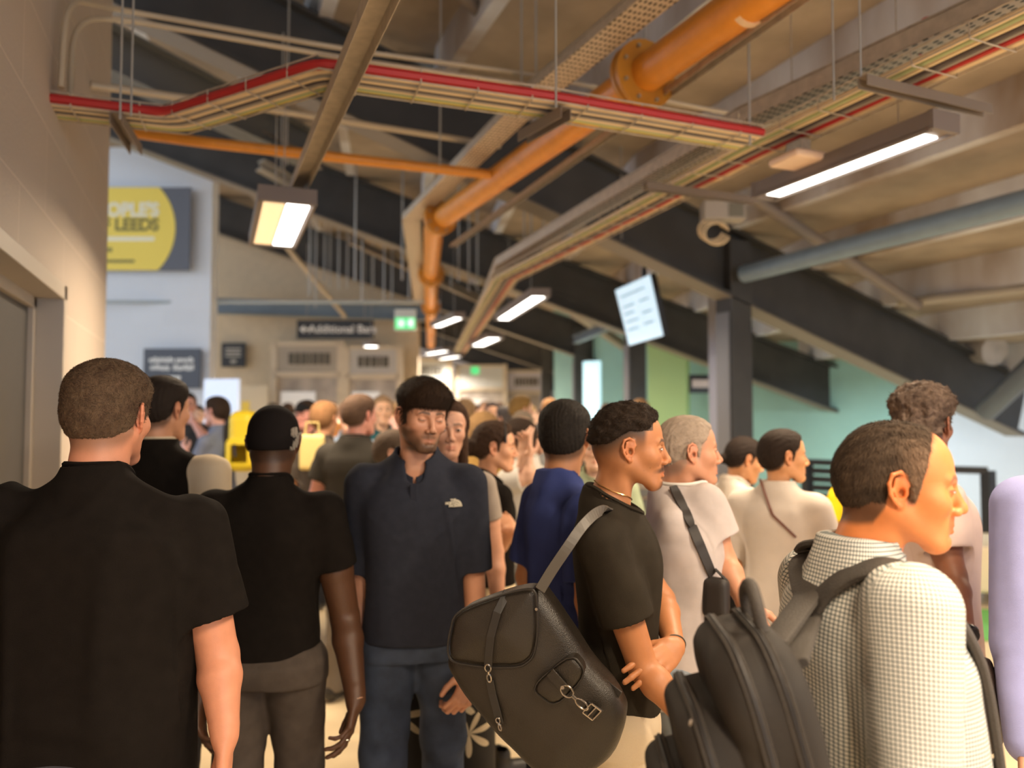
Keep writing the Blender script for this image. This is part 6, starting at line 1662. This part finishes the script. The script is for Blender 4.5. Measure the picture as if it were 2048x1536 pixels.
# -- black backpack on the balding man
nyl = mat('black_nylon', (.018,.0145,.012), rough=.62, bump=.35, bscale=600, noise=.12, nscale=10, spec=.35)
nyl2 = mat('nylon_webbing', (.050,.042,.035), rough=.75, bump=.4, bscale=300)
zipm = mat('zip_tape', (.012,.010,.010), rough=.6); zpull = mat('zip_metal', (.55,.50,.45), rough=.3, metal=.8)
bpf = math.radians(94)                     # the way the back panel faces forwards
fwd = fw*math.cos(bpf)+rt*math.sin(bpf); lat = fwd.cross(V(0,0,1))   # local x to the wearer's right
tilt = math.radians(15)                    # the top leans away from the shoulders, outwards
upv = (V(0,0,1)*math.cos(tilt)+fwd*-math.sin(tilt)); outv = -(fwd*math.cos(tilt)+V(0,0,1)*math.sin(tilt))
bb = P(1572, 1228, 1.17)-upv*.50+outv*.02
root2 = empty('backpack', tuple(bb)); tag(root2, 'black nylon backpack with stacked zipped pockets worn by the balding man', 'bag')
root2.matrix_world = Matrix.Translation(bb) @ Matrix((lat, upv, lat.cross(upv))).transposed().to_4x4()
Pinv = root2.matrix_world.inverted()
outl = Pinv.to_3x3() @ outv; so = 1 if outl.z > 0 else -1
def arch(w, h, r, y0=0.0, n=10, top=1.0):
    pts = [(-w/2, y0)]
    for i in range(n+1): t = math.pi-(math.pi/2)*i/n; pts.append((-w/2+r+r*math.cos(t), y0+h-r*top+r*top*math.sin(t)))
    for i in range(n+1): t = math.pi/2-(math.pi/2)*i/n; pts.append((w/2-r+r*math.cos(t), y0+h-r*top+r*top*math.sin(t)))
    pts.append((w/2, y0)); return pts
BW = .30; BH = .50; T1 = .120
def slab(name, w, h, y0, z0, z1, rad, r=.08, bulge=.01, vox=.0055, xo=0.0, par=None, m=nyl, seed=1):
    pts = [(x+xo, y) for x, y in arch(w, h, r, y0)]
    F = Fld((xo-w/2-.04, y0-.05, -.02), (xo+w/2+.04, y0+h+.05, z1+bulge+.05), vox)
    prism_field(F, pts, z0, z1, rad, bulge=bulge); v, f = F.mesh(); v = relax(v, f, 2, .4); n_ = vnormals(v, f)
    v = v+n_*(.0022*fnoise(v, 16, seed, 2)-.0025*np.exp(-(fnoise(v, 10, seed+2, 1)/.12)**2))[:,None]; v[:,2] *= so
    if so < 0: f = f[:, ::-1]
    return link(name, mkmesh(name, v, f), m, par or root2), pts
def zline(pts, z, name, par, r=.0042, off=.0):
    mb = MB(); q = [Vector((x, y, z*so)) for x, y in pts]
    mb.tube(q, r, 6); zz = mb.build(name, zipm, par, smooth=True)
    mb = MB()
    for k in (-1, 1):
        mb.tube([p+V(0,0,k*.006) for p in q], .0022, 5)
    mb.build('zip_welt', nyl2, zz, smooth=True); return zz
main, pm = slab('main_compartment', BW, BH, 0, .0, T1, .035, .09, .012, seed=2)
zline([(x*1.012, y*1.004+.002) for x, y in pm], .085, 'main_zip', main)
zline([(x*1.012, y*1.004+.002) for x, y in pm], .040, 'seam_piping', main, .003)
pa, pA = slab('front_pocket', .27, .425, .0, T1-.03, T1+.070, .028, .085, .012, seed=5)
zline([(x*1.015, y*1.006+.001) for x, y in pA], T1+.042, 'pocket_zip', pa)
pb2, pB = slab('lower_pocket', .225, .340, .0, T1+.04, T1+.128, .026, .075, .012, seed=7)
zline([(x*1.018, y*1.006+.001) for x, y in pB], T1+.100, 'pocket_zip', pb2)
def pull(p, name, par, L=.038, dz=0):
    p = Vector(p); mb = MB(); mb.tube([p+V(0,-.006-.006*math.cos(t), .006*math.sin(t)*.6) for t in np.linspace(0, 2*math.pi, 12, endpoint=False)], .0018, 5, closed=True)
    mb.box(tuple(p+V(-.006,-.016-.012,-.002)), tuple(p+V(.006,-.012,.002))); o = mb.build(name, zpull, par)
    mb = MB(); mb.box(tuple(p+V(-.007,-.028-L,-.0025)), tuple(p+V(.007,-.026,.0025))); mb.build('pull_tab', nyl2, o, bevel=.002); return o
# the wearer's left/rear side is nearest the camera on the pocket edges
side = -1 if (Pinv @ ORG).x < 0 else 1
for t_, par, z_, src in ((.66, pa, T1+.050, pA), (.62, pa, T1+.042, pA), (.70, pb2, T1+.108, pB)):
    idx = int(len(src)*t_) if side > 0 else int(len(src)*(1-t_)); x_, y_ = src[idx]; pull((x_*1.05, y_, z_*so), 'zip_pull', par)
# grab handle and straps
H1 = [V(-.045,BH-.006,.030*so), V(-.040,BH+.040,.026*so), V(0,BH+.062,.020*so), V(.040,BH+.040,.026*so), V(.045,BH-.006,.030*so)]
mb = MB(); mb.tube(arc_pts(H1, .03, 6), .0105, 10); mb.build('grab_handle', nyl2, root2, smooth=True)
def wp2(px, py, d): return Pinv @ P(px, py, d)
def wide_strap(name, pts, w, t, ref):
    """padded strap lying on the shoulder; ref gives the outward direction at each point (world)"""
    pp = arc_pts([Vector(p) for p in pts], .06, 5); vs = []; n = len(pp); mb = MB()
    for i, q in enumerate(pp):
        d = (pp[min(i+1, n-1)]-pp[max(i-1, 0)]).normalized(); u = (q-ref).normalized(); sd = d.cross(u).normalized(); u = sd.cross(d)
        for (a_, b_) in ((-.5,-.25),(-.42,-.5),(.42,-.5),(.5,-.25),(.5,.25),(.42,.5),(-.42,.5),(-.5,.25)): vs.append(q+sd*a_*w+u*b_*t)
    fs = [(i*8+k, i*8+(k+1) % 8, i*8+8+(k+1) % 8, i*8+8+k) for i in range(n-1) for k in range(8)]+[tuple(range(7,-1,-1)), tuple(8*(n-1)+k for k in range(8))]
    mb.add(vs, fs); return mb.build(name, nyl2, root2, smooth=True)
M10 = p10.root.matrix_basis
def on10(x, y, z): return Pinv @ (M10 @ (V(x, y, z)*p10.sc))
def s10(x, z, side, off): 
    q = surf(p10, x, z, side, off); return None if q is None else on10(*q)
def top10(x, y, off=.010):
    F = p10.topF; sc = p10.sc
    for j in range(300):
        z = 1.56-j*.0012; q = np.array((x*sc, y*sc, z*sc)); ii = np.round((q-F.lo)/F.h).astype(int)
        if (ii >= 0).all() and (ii < F.n).all() and F.A[tuple(ii)] < 0: return on10(x, y, z+off)
ref = on10(.02, -.01, 1.12)
def on_pix(pix, n=4, off=.008):
    return [on10(*q) for q in surf_path(p10, pix, n, off)]
def smooth_pts(p):
    for _ in range(3): p = [p[0]]+[(p[i-1]+p[i]*2+p[i+1])/4 for i in range(1, len(p)-1)]+[p[-1]]
    return p
def arc10(x, th, off=.012):
    F = p10.topF; sc = p10.sc; t = math.radians(th); c = np.array((x*sc, .0, 1.27*sc)); d = np.array((0, math.cos(t), math.sin(t)))
    for j in range(240):
        q = c+d*(.30-j*.001)
        ii = np.round((q-F.lo)/F.h).astype(int)
        if (ii >= 0).all() and (ii < F.n).all() and F.A[tuple(ii)] < 0: q = (q+d*off)/sc; return on10(*q)
    return None
near_s = smooth_pts(on_pix([(1615,1235),(1650,1180),(1700,1148),(1745,1138)], 3, .012)+[q for q in (arc10(.148, t_) for t_ in (100, 84, 68, 52, 36, 20, 4)) if q]+[q for q in (s10(.15, 1.20, 1, .012), s10(.15, 1.12, 1, .012)) if q])
wide_strap('shoulder_strap', [V(.05*side, BH-.06, .006*so)]+near_s, .056, .014, ref)
far_s = smooth_pts(on_pix([(1618,1190),(1600,1130),(1612,1090),(1640,1062)], 3)+[q for q in (top10(-.13, .01, .012), s10(-.13, 1.34, 1, .012), s10(-.13, 1.20, 1, .012)) if q])
wide_strap('shoulder_strap', [V(-.05*side, BH-.06, .006*so)]+far_s, .056, .014, ref)
for sx in (-1, 1):
    q = s10(.13*sx, 1.13, 1, .01); q2 = on10(.215*sx, .0, 1.05)
    mb = MB(); mb.tube(arc_pts([q, q2, V(.12*sx*1.0, .10, .01*so)], .08, 6), .008, 6); mb.build('webbing', nyl2, root2, smooth=True)

# -- dark bag carried between the tall man and the man in lavender
hb = P(1962, 1400, 2.06); root3 = empty('handbag', tuple(hb)); tag(root3, 'dark brown slouchy leather bag hanging between the curly haired man and the man in lavender', 'bag')
F = Fld((-.10,-.08,-.16), (.10,.08,.14), .006); F.ell((0,0,-.03), (.062,.050,.115), k=.01, p=2.6); F.cap((-.01,0,.05), (.02,0,.10), .030, .012, k=.03)
v, f = F.mesh(); v = v+vnormals(v, f)*(.005*fnoise(v, 18, 3, 2))[:,None]
link('bag_body', mkmesh('bag_body', v, f), mat('bag_brown', (.035,.022,.018), rough=.45, bump=.3, bscale=200), root3)
mb = MB(); mb.tube([(.0,0,.09), (-.01,0,.14), (-.03,.01,.17)], .007, 7); mb.build('strap', leather_edge, root3, smooth=True)
# ------------------------------------------------------------------ people farther back
def far_person(label, px, top, d, face, hairc, topc, botc, skin=(.62,.34,.23), hs='short', long=False, sleeve='short', arms=None, head=(0,0,0), bw=1.0, group=None, lod=2, extra=None, thick=.014, cap=None, skirt=False):
    loc, H, rz = person_frame(px, top, d, face, .012)
    H = min(max(H, 1.52), 1.90)
    p = Person('person', label, loc, H, rz, lod=lod, head=head, skin=skin, bw=bw, hair=dict(hl=hs, col=hairc, fade=.01), arms=arms, group=group, neck=.95)
    p.body(); p.hair(hairc, hs, thick=thick, top=thick*1.2, extra=longhair(.07,-.20) if long else extra)
    nm = lambda c: 'cloth_%02x%02x%02x' % tuple(int(255*min(1, v)) for v in c)
    p.top('shirt' if sleeve == 'long' else 't_shirt', cotton(nm(topc), topc), hem=.90, st=.6, sleeve=sleeve, grow=.020, sr=(.075,.076), wr=.008, seed=int(px))
    p.trousers(cotton(nm(botc), botc), .96, skirt=skirt)
    if cap:
        F = Fld(p.T-.15, p.T+.17, .010); h = Head(F, p.headR, p.T, p.hs); h.ell((0,-.015,.045), (.088,.108,.088), k=.01); F.plane_cut(h.p((0,0,.030)), tuple(-(p.headR@Vector((0,-.1,1)))))
        h.ell((0,.11,.036), (.055,.06,.010), k=.01); v, f = F.mesh(); link('cap', mkmesh('cap', v, f), cotton(nm(cap), cap), p.root)
    return p
G = 'people in the blurred crowd'
DK = (.03,.018,.012)
a1 = far_person('bearded man drinking with a raised arm, far left under the slate notice board', 374, 768, 7.4, 150, DK, (.07,.07,.075), (.05,.05,.06), (.66,.33,.26),
   arms={'L': dict(E=('px',412,880,7.0), W=('px',386,842,7.15), H=('px',378,822,7.25))}, lod=1)
a2 = far_person('woman in a denim jacket with dark hair tied back, facing left', 432, 792, 6.35, -75, DK, (.18,.21,.30), (.16,.18,.28), (.68,.38,.32), sleeve='long', extra=lambda h: h.cap((0,-.10,.0), (0,-.13,-.16), .030, .012, k=.02),
   arms={'R': dict(E=(.16,.10,1.16), W=(.06,.28,1.22)), 'L': dict(E=(-.16,.10,1.16), W=(-.06,.26,1.30))}, lod=1)
bpk = P(490, 882, 6.2); rt_ = empty('backpack', tuple(bpk)); tag(rt_, 'bright yellow backpack on the back of the woman in the denim jacket', 'bag'); rt_.rotation_euler = (0,0,-YAW)
F = Fld((-.20,-.15,-.32), (.20,.15,.32), .012); F.box((0,0,0), (.11,.13,.25), rad=.08); F.box((.0,-.05,-.10), (.125,.10,.13), rad=.06, k=.02)
v, f = F.mesh(); link('bag_body', mkmesh('bag_body', v, f), mat('bag_yellow', (.80,.60,.02), rough=.5), rt_)
mb = MB(); mb.tube([(-.10,0,.2),(-.17,.02,.12),(-.17,.02,-.1),(-.10,0,-.2)], .018, 6); mb.build('strap', mat('strap_black', (.02,.02,.02)), rt_)
mb = MB(); mb.tube([(-.03,-.16,-.02),(-.02,-.16,-.12)], .012, 6); mb.build('side_buckle', mat('strap_black', (.02,.02,.02)), rt_)
a3 = far_person('flushed man in a plain black cap beside the patterned cap', 612, 800, 6.5, 200, DK, (.030,.028,.028), (.03,.03,.035), (.78,.36,.30), cap=(.02,.02,.022), lod=1)
a4 = far_person('man with sandy hair and dark brown tee beside the man in the black cap', 650, 802, 5.3, 20, (.25,.13,.06), (.075,.062,.052), (.05,.045,.04), (.78,.42,.24), lod=1,
   arms={'R': dict(E=('px',676,920,5.2), W=('px',684,968,5.1))})
a5 = far_person('man in a light blue shirt folding his arms, behind the charcoal tee', 700, 800, 5.9, 170, (.25,.15,.10), (.36,.46,.62), (.05,.05,.07), (.80,.45,.30), sleeve='long', lod=1)
a6 = far_person('broad man in a charcoal tee and grey trousers, back turned, left of the navy polo', 722, 788, 4.55, 20, (.10,.06,.04), (.048,.044,.038), (.22,.19,.16), (.80,.38,.30), bw=1.12, lod=1, head=(20,0,0),
   arms={'R': dict(E=(.28,-.02,1.16), W=(.22,.12,1.04)), 'L': dict(E=(-.27,-.02,1.16), W=(-.16,.16,1.08))})
a7 = far_person('man in a teal and navy top behind the charcoal tee', 765, 790, 6.5, 160, (.30,.20,.12), (.03,.11,.13), (.03,.03,.04), (.76,.46,.30), lod=1)
a8 = far_person('person in a pale green and white tee half behind the navy polo', 792, 862, 3.95, 90, (.10,.07,.05), (.66,.70,.52), (.20,.2,.2), (.7,.42,.3), lod=1)
tote = P(624, 905, 5.0); rt2 = empty('tote_bag', tuple(tote)); tag(rt2, 'pale yellow tote bag held in front of the man in the black cap', 'bag'); rt2.rotation_euler = (0,0,-YAW)
F = Fld((-.15,-.07,-.16), (.15,.07,.16), .010); F.box((0,0,0), (.085,.02,.12), rad=.02); v, f = F.mesh(); link('bag_body', mkmesh('bag_body', v, f), cotton('tote_yellow', (.80,.66,.28)), rt2)
mb = MB(); mb.tube([(-.05,0,.10),(-.04,0,.20),(.04,0,.20),(.05,0,.10)], .006, 6); mb.build('strap', cotton('tote_yellow', (.8,.66,.28)), rt2)
far_person('blond person in a white top beyond the long haired woman', 932, 796, 6.8, 10, (.34,.22,.12), (.78,.72,.60), (.3,.3,.3), (.75,.5,.36), lod=1)
far_person('person with tousled fair hair behind the woman in profile', 968, 828, 4.9, 20, (.30,.18,.08), (.45,.28,.09), (.2,.2,.2), (.75,.45,.3), long=True, thick=.025, lod=1)
far_person('person in a grey hooded top left of the blue shirt', 1092, 842, 5.2, -40, (.12,.11,.11), (.22,.22,.22), (.08,.08,.08), lod=1, sleeve='long')
far_person('woman eating with raised hands behind the woman in profile', 1036, 838, 4.4, -60, DK, (.60,.58,.54), (.3,.3,.3), (.70,.42,.30), lod=1, arms={'L': dict(E=('px',1060,955,4.2), W=('px',1056,915,4.2)), 'R': dict(E=('px',1042,960,4.25), W=('px',1046,912,4.2))})
far_person('person in a sage green shirt between the blue shirt and the young man in profile', 1192, 852, 4.0, 190, DK, (.36,.42,.28), (.10,.06,.10), (.72,.45,.32), lod=1)
far_person('orange haired person glimpsed beside the second column', 1101, 796, 7.8, 20, (.35,.18,.08), (.30,.24,.2), (.2,.2,.2), (.8,.5,.3))
far_person('fair person glimpsed just above the black fade haircut', 1281, 797, 7.6, 170, (.3,.17,.08), (.4,.35,.3), (.2,.2,.2), (.8,.5,.3))
specs = [(905,795,9.5,'dark green top',(.10,.14,.09),(.06,.04,.03)),(1045,790,6.8,'mustard yellow top',(.72,.50,.08),(.25,.15,.05)),(1030,806,8.7,'mauve top',(.50,.26,.34),(.35,.2,.2)),
 (985,803,8.2,'white top and dark hair',(.7,.68,.66),(.03,.02,.02)),(1008,812,7.5,'charcoal hood',(.08,.08,.09),(.10,.09,.09)),(950,808,10,'dark red top',(.22,.06,.05),(.04,.02,.02)),
 (1062,812,9.9,'cream top',(.75,.66,.50),(.45,.3,.15)),(1078,820,10.5,'black top',(.03,.03,.03),(.03,.02,.02)),(970,800,12,'grey tee',(.3,.3,.32),(.1,.06,.04)),
 (1000,802,13,'navy tee',(.05,.07,.14),(.05,.03,.02)),(1020,800,14.5,'pale blue tee',(.4,.5,.6),(.3,.2,.1)),(890,802,12,'brown tee',(.25,.15,.08),(.06,.04,.02)),
 (870,800,11,'ochre tee',(.5,.35,.12),(.15,.09,.05)),(780,802,11,'dusty pink tee',(.55,.33,.30),(.2,.12,.06)),(745,803,12.5,'black tee near the kiosk',(.03,.03,.03),(.04,.02,.02)),
 (700,803,12,'orange tee near the kiosk',(.7,.3,.10),(.25,.14,.07)),(665,803,12.8,'white tee near the kiosk',(.7,.66,.6),(.05,.03,.02)),(575,805,12.2,'dark tee by the cream notice',(.06,.05,.05),(.04,.02,.01)),
 (545,806,10.9,'tan tee by the cream notice',(.5,.38,.25),(.05,.03,.02)),(1120,804,12,'beige tee by the third column',(.6,.5,.38),(.2,.1,.05)),(1215,806,9.5,'light tee under the teal wall',(.6,.6,.58),(.1,.06,.04)),
 (395,810,9.2,'olive tee below the notice board',(.18,.20,.12),(.06,.04,.03)),(1045,822,5.9,'pale jacket holding something bright',(.70,.66,.58),(.25,.2,.15))]
rs = random.Random(3)
for px, top, d, nm, tc, hc in specs:
    far_person('small blurred figure in the distant crowd, '+nm, px, top, d, rs.choice([0,20,160,185,-60,70,100]), hc, tc, (.08,.08,.1) if rs.random() < .6 else (.35,.3,.22), rs.choice([(.70,.42,.30),(.62,.35,.22),(.36,.18,.10),(.78,.5,.36)]), long=rs.random() < .35, group=G, bw=rs.uniform(.9,1.05))
